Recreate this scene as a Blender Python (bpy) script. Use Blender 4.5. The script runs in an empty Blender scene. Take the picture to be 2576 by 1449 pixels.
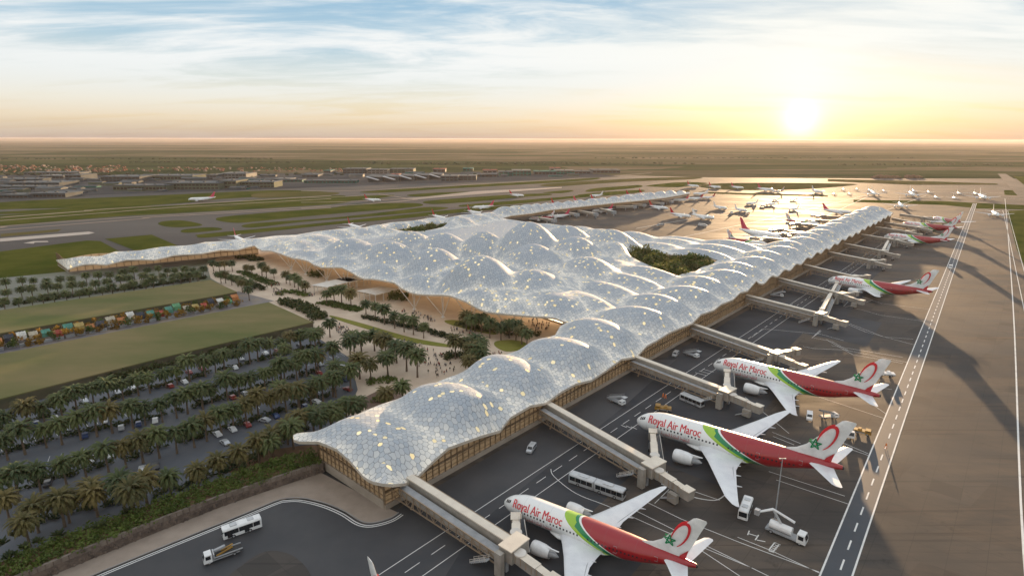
import bpy, bmesh, math, random
import numpy as np
from mathutils import Vector, Matrix
from mathutils.geometry import tessellate_polygon, delaunay_2d_cdt
R = random.Random(7)
PI = math.pi
scene = bpy.context.scene
# ------------------------------------------------------------------ camera
CAM_H = 100.0
FPX, CXD, CYD = 1460.0, 1288.0, 724.5          # focal length and centre in the 2576 px wide view of the photograph
PITCH = math.atan(374.5 / FPX)
ROLL = math.radians(-0.12)
cam_d = bpy.data.cameras.new("camera")
cam = bpy.data.objects.new("camera", cam_d)
scene.collection.objects.link(cam)
scene.camera = cam
cam_d.sensor_width = 36.0
cam_d.lens = FPX / 2576.0 * 36.0
cam_d.clip_start = 1.0
cam_d.clip_end = 200000.0
cam.location = (0, 0, CAM_H)
cam.rotation_mode = 'XYZ'
_fw = Vector((0, math.cos(PITCH), -math.sin(PITCH)))
_up = Vector((0, math.sin(PITCH), math.cos(PITCH)))
_rt = Vector((1, 0, 0))
_c, _s = math.cos(ROLL), math.sin(ROLL)
# camera axes after roll (image u axis / v axis expressed in the world)
_u = _rt * _c - _up * _s
_v = _rt * _s + _up * _c
cam.matrix_world = Matrix(((_u.x, _v.x, -_fw.x, 0), (_u.y, _v.y, -_fw.y, 0), (_u.z, _v.z, -_fw.z, CAM_H), (0, 0, 0, 1)))
# ------------------------------------------------------------------ light
SUN_AZ = math.radians(25.5)      # clockwise from +Y
SUN_EL = math.radians(4.2)
SKY_STRENGTH = 0.115
EXPOSURE = 1.0
sun_dir = Vector((math.sin(SUN_AZ) * math.cos(SUN_EL), math.cos(SUN_AZ) * math.cos(SUN_EL), math.sin(SUN_EL)))
sl = bpy.data.lights.new("sun", 'SUN')
sl.energy = 5.0
sl.angle = math.radians(0.6)
sl.color = (1.0, 0.66, 0.36)
so = bpy.data.objects.new("sun", sl)
scene.collection.objects.link(so)
so.rotation_euler = sun_dir.to_track_quat('Z', 'Y').to_euler()
so.location = (0, 0, 300)
world = bpy.data.worlds.new("World")
scene.world = world
world.use_nodes = True
scene.view_settings.view_transform = 'Standard'
scene.view_settings.look = 'None'
scene.view_settings.gamma = 1.0
scene.view_settings.exposure = EXPOSURE
scene.cycles.max_bounces = 5
scene.cycles.diffuse_bounces = 2
scene.cycles.glossy_bounces = 3
scene.cycles.transparent_max_bounces = 8
scene.cycles.volume_bounces = 0


class NT:
    """tiny helper for node trees"""
    def __init__(s, tree):
        s.t = tree

    def n(s, typ, ins=None, **kw):
        nd = s.t.nodes.new(typ)
        for k, v in kw.items():
            setattr(nd, k, v)
        if ins:
            for k, v in ins.items():
                sock = nd.inputs[k]
                if isinstance(v, bpy.types.NodeSocket):
                    s.t.links.new(v, sock)
                elif isinstance(v, bpy.types.Node):
                    s.t.links.new(v.outputs[0], sock)
                else:
                    sock.default_value = v
        return nd

    def m(s, op, a, b=0.0, c=0.0, clamp=False):
        nd = s.n('ShaderNodeMath', {0: a, 1: b, 2: c}, operation=op, use_clamp=clamp)
        return nd.outputs[0]

    def vm(s, op, a, b=(0, 0, 0), out=0):
        nd = s.n('ShaderNodeVectorMath', {0: a, 1: b}, operation=op)
        return nd.outputs[out]

    def mix(s, f, a, b):
        nd = s.n('ShaderNodeMix', data_type='RGBA')
        for i, v in ((0, f), (6, a), (7, b)):
            if isinstance(v, bpy.types.NodeSocket):
                s.t.links.new(v, nd.inputs[i])
            else:
                if i and len(v) == 3:
                    v = (*v, 1)
                nd.inputs[i].default_value = v
        return nd.outputs[2]

    def ramp(s, f, stops):
        nd = s.n('ShaderNodeValToRGB', {0: f})
        e = nd.color_ramp.elements
        while len(e) < len(stops):
            e.new(0.5)
        for el, (p, c) in zip(e, stops):
            el.position = p
            el.color = (*c, 1) if len(c) == 3 else c
        return nd.outputs[0]

    def noise(s, vec, scale, detail=4, rough=0.55, dist=0.0):
        ins = {'Scale': scale, 'Detail': detail, 'Roughness': rough, 'Distortion': dist}
        if vec is not None:
            ins['Vector'] = vec
        return s.n('ShaderNodeTexNoise', ins).outputs[0]


def build_world():
    w = NT(world.node_tree)
    world.node_tree.nodes.clear()
    out = w.n('ShaderNodeOutputWorld')
    sky = w.n('ShaderNodeTexSky', sky_type='NISHITA')
    sky.sun_disc = False
    sky.sun_elevation = SUN_EL
    sky.sun_rotation = SUN_AZ
    sky.altitude = 300
    sky.air_density = 1.0
    sky.dust_density = 1.6
    sky.ozone_density = 1.3
    tc = w.n('ShaderNodeTexCoord').outputs['Generated']
    d = w.vm('NORMALIZE', tc)
    sep = w.n('ShaderNodeSeparateXYZ', {0: d})
    z = w.m('MAXIMUM', sep.outputs[2], 0.0)
    # high cirrus: project the direction on a flat sheet above the ground
    inv = w.m('DIVIDE', 1.0, w.m('ADD', z, 0.10))
    px = w.m('MULTIPLY', sep.outputs[0], inv)
    py = w.m('MULTIPLY', sep.outputs[1], inv)
    pv = w.n('ShaderNodeCombineXYZ', {0: px, 1: py, 2: 0.0}).outputs[0]
    rot = w.n('ShaderNodeMapping', {0: pv, 'Rotation': (0, 0, math.radians(32)), 'Scale': (0.42, 1.0, 1)}).outputs[0]
    warp = w.noise(rot, 0.9, 3, 0.5)
    rot2 = w.vm('ADD', rot, w.n('ShaderNodeCombineXYZ', {0: w.m('MULTIPLY', warp, 0.7), 1: w.m('MULTIPLY', warp, 0.5), 2: 0.0}).outputs[0])
    n1 = w.noise(rot2, 1.5, 9, 0.62, 0.35)
    n2 = w.noise(rot, 0.55, 3, 0.5)
    cl = w.m('ADD', w.m('MULTIPLY', n1, 0.65), w.m('MULTIPLY', n2, 0.5))
    cl = w.n('ShaderNodeMapRange', {0: cl, 1: 0.44, 2: 0.62, 3: 0.0, 4: 1.0}, interpolation_type='SMOOTHSTEP').outputs[0]
    fade = w.n('ShaderNodeMapRange', {0: z, 1: 0.02, 2: 0.12, 3: 0.1, 4: 0.95}).outputs[0]
    cl = w.m('MULTIPLY', cl, fade)
    # closeness to the sun
    dt = w.vm('DOT_PRODUCT', d, tuple(Vector((math.sin(SUN_AZ), math.cos(SUN_AZ), 0.028)).normalized()), out=1)
    dt = w.m('MAXIMUM', dt, 0.0)
    g1 = w.m('POWER', dt, 14.0)
    g2 = w.m('POWER', dt, 420.0)
    g3 = w.m('POWER', dt, 3500.0)
    # pale veil near the horizon, cream near the sun
    cloudcol = w.mix(g1, (4.1, 4.15, 4.1), (4.4, 4.35, 4.05))
    skyc = w.vm('MULTIPLY', sky.outputs[0], (1.0, 1.0, 1.0))
    veil = w.n('ShaderNodeMapRange', {0: z, 1: 0.0, 2: 0.33, 3: 1.0, 4: 0.0}, interpolation_type='SMOOTHSTEP').outputs[0]
    low = w.ramp(z, [(0.0, (0.60, 0.46, 0.38)), (0.010, (0.74, 0.58, 0.43)), (0.03, (0.92, 0.74, 0.50)), (0.055, (0.92, 0.84, 0.66)), (0.09, (0.78, 0.84, 0.82)), (0.14, (0.50, 0.69, 0.82)), (0.21, (0.34, 0.57, 0.78)), (0.5, (0.50, 0.64, 0.84))])
    low = w.vm('SCALE', low)
    low.node.inputs['Scale'].default_value = 4.0
    base = w.mix(0.94, skyc, low)
    base = w.mix(cl, base, cloudcol)
    hot = w.vm('SCALE', (1.0, 0.72, 0.36))
    w.t.links.new(w.m('ADD', w.m('MULTIPLY', g2, 1.7), w.m('MULTIPLY', g3, 6.5)), hot.node.inputs['Scale'])
    tot = w.vm('ADD', base, hot)
    bg = w.n('ShaderNodeBackground', {0: tot, 1: SKY_STRENGTH})
    w.t.links.new(bg.outputs[0], out.inputs[0])


build_world()


# ------------------------------------------------------------------ pixel -> place on a level z
def at(px, py, z=0.0):
    d = _fw * FPX + _u * (px - CXD) + _v * (-(py - CYD))
    t = (z - CAM_H) / d.z
    return Vector((d.x * t, d.y * t, z))


def c1(x, y): return (1211.5 + .4249 * x, 832.9 + .4249 * y)
def c2(x, y): return (1741.6 + .3658 * x, 454.3 + .3658 * y)
def c3(x, y): return (.4703 * x, 984.4 + .4703 * y)
def c4(x, y): return (.3821 * x, 605.8 + .3821 * y)
def c5(x, y): return (681.5 + .4703 * x, 530 + .4703 * y)
def r1(x, y): return (1060 + .3233 * x, 439.2 + .3233 * y)
def r2(x, y): return (1817.3 + .2945 * x, 439.2 + .2945 * y)
def r3(x, y): return (.3233 * x, 378.6 + .3233 * y)
def r4(x, y): return (757.2 + .3527 * x, 378.6 + .3527 * y)


# pier frame: s along the pier, t towards the apron
PO = at(970, 1280)
PA = math.radians(48.62)
AX = Vector((math.cos(PA), math.sin(PA), 0))
PN = Vector((math.sin(PA), -math.cos(PA), 0))


def W(s, t, z=0.0):
    p = PO + AX * s + PN * t
    return Vector((p.x, p.y, z))


def st(p):
    q = Vector((p[0] - PO.x, p[1] - PO.y, 0))
    return q.dot(AX), q.dot(PN)


# ------------------------------------------------------------------ materials
MATS = {}


def mat(name, col, rough=0.6, metal=0.0, col2=None, nscale=0.2, bump=0.0, bscale=None, emit=None, estr=0.0, stretch=None, spec=0.5, detail=5, lo=0.35, hi=0.65, trans=0.0, coat=0.0):
    if name in MATS:
        return MATS[name]
    m = bpy.data.materials.new(name)
    m.use_nodes = True
    t = NT(m.node_tree)
    b = m.node_tree.nodes['Principled BSDF']
    b.inputs['Base Color'].default_value = (*col, 1)
    b.inputs['Roughness'].default_value = rough
    b.inputs['Metallic'].default_value = metal
    b.inputs['Specular IOR Level'].default_value = spec
    b.inputs['Coat Weight'].default_value = coat
    if trans:
        b.inputs['Transmission Weight'].default_value = trans
    vec = None
    if col2 is not None or bump:
        vec = t.n('ShaderNodeTexCoord').outputs['Object']
        if stretch:
            vec = t.n('ShaderNodeMapping', {0: vec, 'Rotation': (0, 0, stretch[0]), 'Scale': stretch[1]}).outputs[0]
    if col2 is not None:
        n = t.noise(vec, nscale, detail, 0.6)
        f = t.n('ShaderNodeMapRange', {0: n, 1: lo, 2: hi, 3: 0.0, 4: 1.0}).outputs[0]
        t.t.links.new(t.mix(f, col, col2), b.inputs['Base Color'])
    if bump:
        n = t.noise(vec, bscale or nscale * 6, 4, 0.6)
        bn = t.n('ShaderNodeBump', {'Strength': min(bump, 1.0), 'Distance': bump, 'Height': n})
        t.t.links.new(bn.outputs[0], b.inputs['Normal'])
    if emit:
        b.inputs['Emission Color'].default_value = (*emit, 1)
        b.inputs['Emission Strength'].default_value = estr
    MATS[name] = m
    return m


def roof_material():
    m = bpy.data.materials.new("hexagon_roof_tiles")
    m.use_nodes = True
    t = NT(m.node_tree)
    b = m.node_tree.nodes['Principled BSDF']
    pos = t.n('ShaderNodeTexCoord').outputs['Object']
    p = t.n('ShaderNodeMapping', {0: pos, 'Rotation': (0, 0, math.radians(14)), 'Scale': (0.60, 0.60, 0)}).outputs[0]
    wob = t.n('ShaderNodeTexNoise', {'Vector': p, 'Scale': 0.55, 'Detail': 2.0}).outputs[1]
    p = t.vm('ADD', p, t.vm('MULTIPLY', t.vm('SUBTRACT', wob, (.5, .5, .5)), (1.1, 1.1, 0)))
    r = (1.0, 1.7320508, 1.0)
    h = (0.5, 0.8660254, 0.5)
    a = t.vm('SUBTRACT', t.n('ShaderNodeVectorMath', {0: p, 1: r}, operation='MODULO').outputs[0], h)
    # positive modulo: shift far away first
    pp = t.vm('ADD', p, (4000.0, 4000.0 * 1.7320508, 0.0))
    a = t.vm('SUBTRACT', t.vm('MODULO', pp, r), h)
    bb = t.vm('SUBTRACT', t.vm('MODULO', t.vm('SUBTRACT', pp, h), r), h)
    a = t.vm('MULTIPLY', a, (1, 1, 0))
    bb = t.vm('MULTIPLY', bb, (1, 1, 0))
    la = t.vm('DOT_PRODUCT', a, a, out=1)
    lb = t.vm('DOT_PRODUCT', bb, bb, out=1)
    lt = t.m('LESS_THAN', la, lb)
    mx = t.n('ShaderNodeMix', {0: lt}, data_type='VECTOR')
    t.t.links.new(bb, mx.inputs[4])
    t.t.links.new(a, mx.inputs[5])
    gv = mx.outputs[1]
    idv = t.vm('SUBTRACT', pp, gv)
    idv = t.vm('FLOOR', t.vm('ADD', t.vm('MULTIPLY', idv, (2, 2, 0)), (.25, .25, 0)))
    wn = t.n('ShaderNodeTexWhiteNoise', {'Vector': idv}, noise_dimensions='3D')
    rnd, rcol = wn.outputs[0], wn.outputs[1]
    ab = t.vm('ABSOLUTE', gv)
    ax = t.n('ShaderNodeSeparateXYZ', {0: ab})
    hd = t.m('MAXIMUM', t.vm('DOT_PRODUCT', ab, (0.5, 0.8660254, 0), out=1), ax.outputs[0])
    gap = t.n('ShaderNodeMapRange', {0: hd, 1: 0.44, 2: 0.47, 3: 0.0, 4: 1.0}).outputs[0]
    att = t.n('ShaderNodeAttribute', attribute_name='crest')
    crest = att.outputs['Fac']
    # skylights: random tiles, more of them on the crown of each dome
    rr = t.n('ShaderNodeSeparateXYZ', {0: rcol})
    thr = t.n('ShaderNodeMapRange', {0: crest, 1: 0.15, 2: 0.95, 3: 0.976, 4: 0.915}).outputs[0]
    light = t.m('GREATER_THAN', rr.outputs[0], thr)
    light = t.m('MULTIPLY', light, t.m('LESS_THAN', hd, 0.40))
    cre = t.n('ShaderNodeAttribute', attribute_name='crease_sheen').outputs['Fac']
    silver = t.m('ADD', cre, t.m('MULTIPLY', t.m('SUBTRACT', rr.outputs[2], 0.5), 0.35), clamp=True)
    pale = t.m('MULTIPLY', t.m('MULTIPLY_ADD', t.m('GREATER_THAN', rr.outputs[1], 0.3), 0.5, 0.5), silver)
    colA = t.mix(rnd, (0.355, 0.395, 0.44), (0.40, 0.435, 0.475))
    colB = t.mix(pale, colA, (0.90, 0.84, 0.74))  # low-sun sheen along creases and rim painted in as cream
    colC = t.mix(t.m('MULTIPLY', gap, 0.55), colB, (0.06, 0.065, 0.07))
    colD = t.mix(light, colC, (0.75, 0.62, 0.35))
    t.t.links.new(colD, b.inputs['Base Color'])
    rg = t.n('ShaderNodeMapRange', {0: rr.outputs[2], 1: 0.0, 2: 1.0, 3: 0.48, 4: 0.66}).outputs[0]
    t.t.links.new(rg, b.inputs['Roughness'])
    b.inputs['Metallic'].default_value = 0.25
    geo = t.n('ShaderNodeNewGeometry')
    tilt = t.vm('MULTIPLY', t.vm('SUBTRACT', rcol, (.5, .5, .5)), (0.05, 0.05, 0.02))
    nrm = t.vm('NORMALIZE', t.vm('ADD', geo.outputs['Normal'], tilt))
    t.t.links.new(nrm, b.inputs['Normal'])
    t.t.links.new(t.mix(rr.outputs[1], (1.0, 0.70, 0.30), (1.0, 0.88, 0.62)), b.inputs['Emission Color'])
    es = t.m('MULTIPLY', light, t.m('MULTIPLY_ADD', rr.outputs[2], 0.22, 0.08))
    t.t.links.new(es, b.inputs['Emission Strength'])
    MATS['roof'] = m
    return m


def terrain_material():
    m = bpy.data.materials.new("dry_farmland")
    m.use_nodes = True
    t = NT(m.node_tree)
    b = m.node_tree.nodes['Principled BSDF']
    pos = t.n('ShaderNodeTexCoord').outputs['Object']
    v1 = t.n('ShaderNodeMapping', {0: pos, 'Rotation': (0, 0, math.radians(-3)), 'Scale': (0.35, 1.0, 1)}).outputs[0]
    n1 = t.noise(v1, 0.0011, 6, 0.6, 0.6)
    n2 = t.noise(v1, 0.00022, 4, 0.55, 0.4)
    vor = t.n('ShaderNodeTexVoronoi', {'Vector': v1, 'Scale': 0.0016}, distance='CHEBYCHEV')
    vs = t.n('ShaderNodeSeparateXYZ', {0: vor.outputs[1]})
    f = t.m('ADD', t.m('MULTIPLY', n1, 0.6), t.m('MULTIPLY', vs.outputs[0], 0.35))
    f = t.m('ADD', f, t.m('MULTIPLY', t.m('SUBTRACT', n2, 0.5), 0.9))
    v3 = t.n('ShaderNodeMapping', {0: pos, 'Rotation': (0, 0, math.radians(9)), 'Scale': (0.25, 1.0, 1)}).outputs[0]
    vo3 = t.n('ShaderNodeTexVoronoi', {'Vector': v3, 'Scale': 0.0052, 'Randomness': 0.8}, distance='MANHATTAN')
    f = t.m('ADD', f, t.m('MULTIPLY', t.m('SUBTRACT', t.n('ShaderNodeSeparateXYZ', {0: vo3.outputs[1]}).outputs[0], 0.5), 0.34))
    n4 = t.noise(v3, 0.012, 6, 0.7, 0.5)
    f = t.m('ADD', f, t.m('MULTIPLY', t.m('SUBTRACT', n4, 0.5), 0.35))
    c = t.ramp(f, [(0.28, (0.026, 0.042, 0.018)), (0.44, (0.055, 0.070, 0.028)), (0.54, (0.105, 0.092, 0.055)), (0.66, (0.175, 0.135, 0.092)), (0.78, (0.060, 0.070, 0.03))])
    t.t.links.new(c, b.inputs['Base Color'])
    b.inputs['Roughness'].default_value = 1.0
    b.inputs['Specular IOR Level'].default_value = 0.0
    MATS['terrain'] = m
    return m


def apron_material():
    m = bpy.data.materials.new("apron_concrete")
    m.use_nodes = True
    t = NT(m.node_tree)
    b = m.node_tree.nodes['Principled BSDF']
    pos = t.n('ShaderNodeTexCoord').outputs['Object']
    v1 = t.n('ShaderNodeMapping', {0: pos, 'Rotation': (0, 0, -math.radians(-30)), 'Scale': (0.22, 1.0, 1)}).outputs[0]
    n1 = t.noise(v1, 0.055, 8, 0.65, 0.6)
    n2 = t.noise(pos, 0.012, 5, 0.6)
    n3 = t.noise(pos, 1.2, 4, 0.6)
    f = t.m('ADD', t.m('MULTIPLY', n1, 0.55), t.m('MULTIPLY', n2, 0.45))
    c = t.ramp(f, [(0.34, (0.034, 0.033, 0.033)), (0.45, (0.058, 0.052, 0.048)), (0.53, (0.100, 0.080, 0.064)), (0.66, (0.165, 0.122, 0.090))])
    # slab by slab tone, patch repairs, rubber and oil stains
    vr = t.n('ShaderNodeMapping', {0: pos, 'Rotation': (0, 0, -PA), 'Scale': (1 / 22.5, 1 / 15.0, 1)}).outputs[0]
    cell = t.n('ShaderNodeTexWhiteNoise', {'Vector': t.vm('FLOOR', vr)}, noise_dimensions='3D').outputs[0]
    c = t.mix(t.m('MULTIPLY', cell, 0.22), c, (0.16, 0.14, 0.12))
    vr2 = t.n('ShaderNodeMapping', {0: pos, 'Rotation': (0, 0, -PA), 'Scale': (1 / 7.5, 1 / 7.5, 1)}).outputs[0]
    cell2 = t.n('ShaderNodeTexWhiteNoise', {'Vector': t.vm('FLOOR', vr2)}, noise_dimensions='3D').outputs[0]
    c = t.mix(t.m('MULTIPLY', t.m('GREATER_THAN', cell2, 0.93), 0.35), c, (0.035, 0.034, 0.034))
    oil = t.n('ShaderNodeMapRange', {0: t.noise(pos, 0.16, 6, 0.7), 1: 0.60, 2: 0.74, 3: 0.0, 4: 0.65}).outputs[0]
    c = t.mix(oil, c, (0.022, 0.021, 0.021))
    rub = t.n('ShaderNodeMapping', {0: pos, 'Rotation': (0, 0, -PA), 'Scale': (0.012, 0.5, 1)}).outputs[0]
    rubm = t.n('ShaderNodeMapRange', {0: t.noise(rub, 1.0, 5, 0.6), 1: 0.56, 2: 0.70, 3: 0.0, 4: 0.55}).outputs[0]
    c = t.mix(rubm, c, (0.028, 0.027, 0.028))
    # slab joints every 7.5 m along the pier
    pr = t.n('ShaderNodeMapping', {0: pos, 'Rotation': (0, 0, -PA), 'Scale': (1 / 7.5, 1 / 7.5, 1)}).outputs[0]
    fr = t.vm('FRACTION', pr)
    fs = t.n('ShaderNodeSeparateXYZ', {0: fr})
    j = t.m('MAXIMUM', t.m('LESS_THAN', fs.outputs[0], 0.02), t.m('LESS_THAN', fs.outputs[1], 0.02))
    c = t.mix(t.m('MULTIPLY', j, 0.35), c, (0.03, 0.03, 0.03))
    t.t.links.new(c, b.inputs['Base Color'])
    ro = t.n('ShaderNodeMapRange', {0: n1, 1: 0.35, 2: 0.65, 3: 0.60, 4: 0.85}).outputs[0]
    t.t.links.new(ro, b.inputs['Roughness'])
    b.inputs['Specular IOR Level'].default_value = 0.10
    bn = t.n('ShaderNodeBump', {'Strength': 0.25, 'Distance': 0.05, 'Height': n3})
    t.t.links.new(bn.outputs[0], b.inputs['Normal'])
    MATS['apron'] = m
    return m


def livery_material(kind):
    m = bpy.data.materials.new("aircraft_paint_" + kind)
    m.use_nodes = True
    t = NT(m.node_tree)
    b = m.node_tree.nodes['Principled BSDF']
    pos = t.n('ShaderNodeTexCoord').outputs['Object']
    s = t.n('ShaderNodeSeparateXYZ', {0: pos})
    x, y, z = s.outputs
    white = (0.78, 0.78, 0.76)
    if kind == 'banded':
        u = t.m('DIVIDE', t.m('SUBTRACT', 9.6, z), 8.0)          # 0 top of the body, 1 belly
        sw = t.m('MULTIPLY_ADD', t.m('POWER', t.m('MAXIMUM', u, 0.0), 1.15), 17.0, 22.6)
        q = t.m('SUBTRACT', x, sw)
        wid = t.m('MULTIPLY_ADD', u, 1.5, 6.0)
        q = t.m('DIVIDE', q, wid)
        c = white
        for lim, colr in ((0.0, (0.30, 0.50, 0.03)), (0.32, (0.0, 0.20, 0.07)), (0.80, (0.75, 0.75, 0.72)), (0.93, (0.30, 0.008, 0.014))):
            c = t.mix(t.m('GREATER_THAN', q, lim), c, colr)
        # light green tongue over the dark green on top
        tongue = t.m('MULTIPLY', t.m('LESS_THAN', u, t.m('MULTIPLY_ADD', q, -0.35, 0.30)), t.m('LESS_THAN', q, 0.62))
        tongue = t.m('MULTIPLY', tongue, t.m('GREATER_THAN', q, 0.0))
        c = t.mix(tongue, c, (0.30, 0.50, 0.03))
    else:
        c = white
        if kind == 'redbelly':
            c = t.mix(t.m('GREATER_THAN', t.m('SUBTRACT', t.m('MULTIPLY', x, 0.25), z), 6.5), c, (0.36, 0.01, 0.02))
    # window row
    fx = t.m('FRACT', t.m('DIVIDE', x, 1.15))
    win = t.m('MULTIPLY', t.m('GREATER_THAN', fx, 0.55), t.m('MULTIPLY', t.m('GREATER_THAN', z, 5.75), t.m('LESS_THAN', z, 6.35)))
    win = t.m('MULTIPLY', win, t.m('MULTIPLY', t.m('GREATER_THAN', x, 8.0), t.m('LESS_THAN', x, 51.0)))
    grp = t.noise(t.n('ShaderNodeCombineXYZ', {0: x}).outputs[0], 0.35, 1)
    win = t.m('MULTIPLY', win, t.m('GREATER_THAN', grp, 0.42))
    c = t.mix(win, c, (0.02, 0.022, 0.03))
    # belly grime
    gn = t.noise(pos, 0.8, 5)
    gr = t.m('MULTIPLY', t.n('ShaderNodeMapRange', {0: gn, 1: 0.4, 2: 0.7, 3: 0.0, 4: 0.35}).outputs[0], t.m('LESS_THAN', z, 3.6))
    c = t.mix(gr, c, (0.25, 0.25, 0.26))
    # panel lines
    pl = t.m('LESS_THAN', t.m('FRACT', t.m('DIVIDE', x, 4.6)), 0.02)
    c = t.mix(t.m('MULTIPLY', pl, 0.25), c, (0.1, 0.1, 0.1))
    t.t.links.new(c, b.inputs['Base Color'])
    b.inputs['Roughness'].default_value = 0.28
    b.inputs['Coat Weight'].default_value = 0.4
    b.inputs['Coat Roughness'].default_value = 0.1
    MATS['livery_' + kind] = m
    return m


def leaf_mat(name, a, bcol, tr=0.35, ns=0.5):
    m = bpy.data.materials.new(name)
    m.use_nodes = True
    t = NT(m.node_tree)
    b = m.node_tree.nodes['Principled BSDF']
    pos = t.n('ShaderNodeTexCoord').outputs['Object']
    n = t.noise(pos, ns, 3, 0.6)
    rnd = t.n('ShaderNodeObjectInfo').outputs['Random']
    f = t.n('ShaderNodeMapRange', {0: t.m('ADD', n, t.m('MULTIPLY', rnd, 0.3)), 1: 0.4, 2: 0.9, 3: 0.0, 4: 1.0}).outputs[0]
    c = t.mix(f, a, bcol)
    t.t.links.new(c, b.inputs['Base Color'])
    b.inputs['Roughness'].default_value = 0.55
    b.inputs['Specular IOR Level'].default_value = 0.3
    tl = t.n('ShaderNodeBsdfTranslucent', {0: c})
    ms = t.n('ShaderNodeMixShader', {0: tr, 1: b.outputs[0], 2: tl.outputs[0]})
    out = m.node_tree.nodes['Material Output']
    t.t.links.new(ms.outputs[0], out.inputs[0])
    MATS[name] = m
    return m


roof_material(); terrain_material(); apron_material()
for k in ('banded', 'white', 'redbelly'):
    livery_material(k)
M_GRASS = mat('airfield_grass', (0.042, 0.058, 0.010), 0.95, col2=(0.085, 0.090, 0.020), nscale=0.02, spec=0.0, detail=8)
M_GRASS2 = mat('dry_grass', (0.070, 0.075, 0.025), 0.95, col2=(0.12, 0.10, 0.045), nscale=0.012, spec=0.0, detail=8)
M_LAWN = mat('lawn_turf', (0.105, 0.118, 0.040), 0.9, col2=(0.215, 0.165, 0.080), nscale=0.03, detail=12, stretch=(-0.75, (.35, 1, 1)), spec=0.1)
M_ASPH = mat('asphalt', (0.075, 0.075, 0.078), 0.6, col2=(0.105, 0.102, 0.100), nscale=0.04, bump=0.05, bscale=2.0, spec=0.35)
M_ROAD = mat('road_asphalt', (0.045, 0.052, 0.062), 0.6, col2=(0.062, 0.069, 0.08), nscale=0.05, spec=0.4)
M_ROAD2 = mat('fresh_asphalt', (0.038, 0.040, 0.045), 0.6, col2=(0.055, 0.055, 0.058), nscale=0.06, spec=0.4)
M_TAXI = mat('taxiway_concrete', (0.085, 0.08, 0.075), 0.8, col2=(0.12, 0.11, 0.10), nscale=0.01, spec=0.05)
M_RUN = mat('old_runway', (0.062, 0.060, 0.060), 0.8, col2=(0.092, 0.088, 0.084), nscale=0.008, stretch=(-0.75, (0.2, 1, 1)), spec=0.08)
M_PALE = mat('pale_concrete', (0.42, 0.38, 0.34), 0.8, col2=(0.33, 0.29, 0.26), nscale=0.01, spec=0.2)
M_SAND = mat('sandy_verge', (0.22, 0.18, 0.14), 0.9, col2=(0.30, 0.25, 0.20), nscale=0.02, spec=0.1)
M_PLAZA = mat('plaza_paving', (0.50, 0.38, 0.28), 0.7, col2=(0.60, 0.48, 0.36), nscale=0.08, bump=0.03, bscale=1.0, spec=0.3)
M_PAVE = mat('pavement', (0.26, 0.21, 0.17), 0.8, col2=(0.33, 0.27, 0.22), nscale=0.15, bump=0.05, bscale=1.5, spec=0.2)
M_EARTH = mat('earth', (0.17, 0.10, 0.06), 0.95, col2=(0.10, 0.065, 0.04), nscale=0.15, spec=0.1)
M_KERB = mat('kerb_stone', (0.30, 0.28, 0.26), 0.8, col2=(0.22, 0.2, 0.19), nscale=0.3)
M_LINE = mat('road_paint', (0.70, 0.69, 0.66), 0.6, col2=(0.45, 0.44, 0.42), nscale=0.25, lo=0.5, hi=0.8)
M_CONC = mat('concrete', (0.36, 0.30, 0.24), 0.8, col2=(0.28, 0.23, 0.18), nscale=0.2, bump=0.05)
M_STONE = mat('rubble_stone', (0.16, 0.12, 0.095), 0.95, col2=(0.075, 0.055, 0.045), nscale=0.6, bump=0.6, bscale=1.3)
M_GOLD = mat('brass_louvre', (0.26, 0.18, 0.11), 0.45, 0.4, col2=(0.17, 0.115, 0.07), nscale=0.3)
M_SOFF = mat('timber_soffit', (0.50, 0.40, 0.29), 0.6, col2=(0.42, 0.33, 0.23), nscale=0.2)
M_RIM = mat('roof_rim', (0.70, 0.62, 0.52), 0.35, 0.3, col2=(0.6, 0.52, 0.42), nscale=0.3)
M_GLASSW = mat('lit_glazing', (0.20, 0.15, 0.10), 0.12, 0.0, col2=(0.09, 0.07, 0.05), nscale=0.18, emit=(1.0, 0.66, 0.34), estr=0.06, lo=0.4, hi=0.6)
M_GLASSD = mat('dark_glazing', (0.035, 0.030, 0.028), 0.12, col2=(0.07, 0.05, 0.035), nscale=0.3)
M_WALLL = mat('glowing_arm_cladding', (0.42, 0.30, 0.18), 0.6, col2=(0.25, 0.17, 0.10), nscale=0.15, emit=(1.0, 0.62, 0.32), estr=0.10)  # faint warm glow put into the left arm's cladding
M_WALLIN = mat('glowing_hall_wall', (0.55, 0.38, 0.22), 0.7, col2=(0.42, 0.28, 0.16), nscale=0.1, emit=(1.0, 0.74, 0.46), estr=1.5)  # hall light put into the wall as a glow that spills outside
M_STEEL = mat('white_steel', (0.66, 0.62, 0.56), 0.4, col2=(0.55, 0.5, 0.44), nscale=0.3)
M_BRR = mat('bridge_roof_panel', (0.74, 0.66, 0.54), 0.45, col2=(0.64, 0.56, 0.46), nscale=0.3)
M_BRS = mat('bridge_cladding', (0.36, 0.33, 0.29), 0.45, 0.1, col2=(0.27, 0.245, 0.21), nscale=0.4)
M_TRUSS = mat('bridge_truss_steel', (0.34, 0.25, 0.17), 0.5, 0.3)
M_DARK = mat('dark_rubber', (0.018, 0.018, 0.02), 0.7, col2=(0.03, 0.03, 0.03), nscale=2)
M_BLACK = mat('black_glass', (0.012, 0.014, 0.018), 0.08, col2=(0.02, 0.025, 0.03), nscale=1)
M_WHITE = mat('white_paint', (0.78, 0.78, 0.77), 0.3, col2=(0.66, 0.66, 0.65), nscale=0.5, coat=0.3)
M_WING = mat('wing_paint', (0.74, 0.75, 0.76), 0.3, col2=(0.64, 0.65, 0.67), nscale=0.25, coat=0.2)
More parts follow.
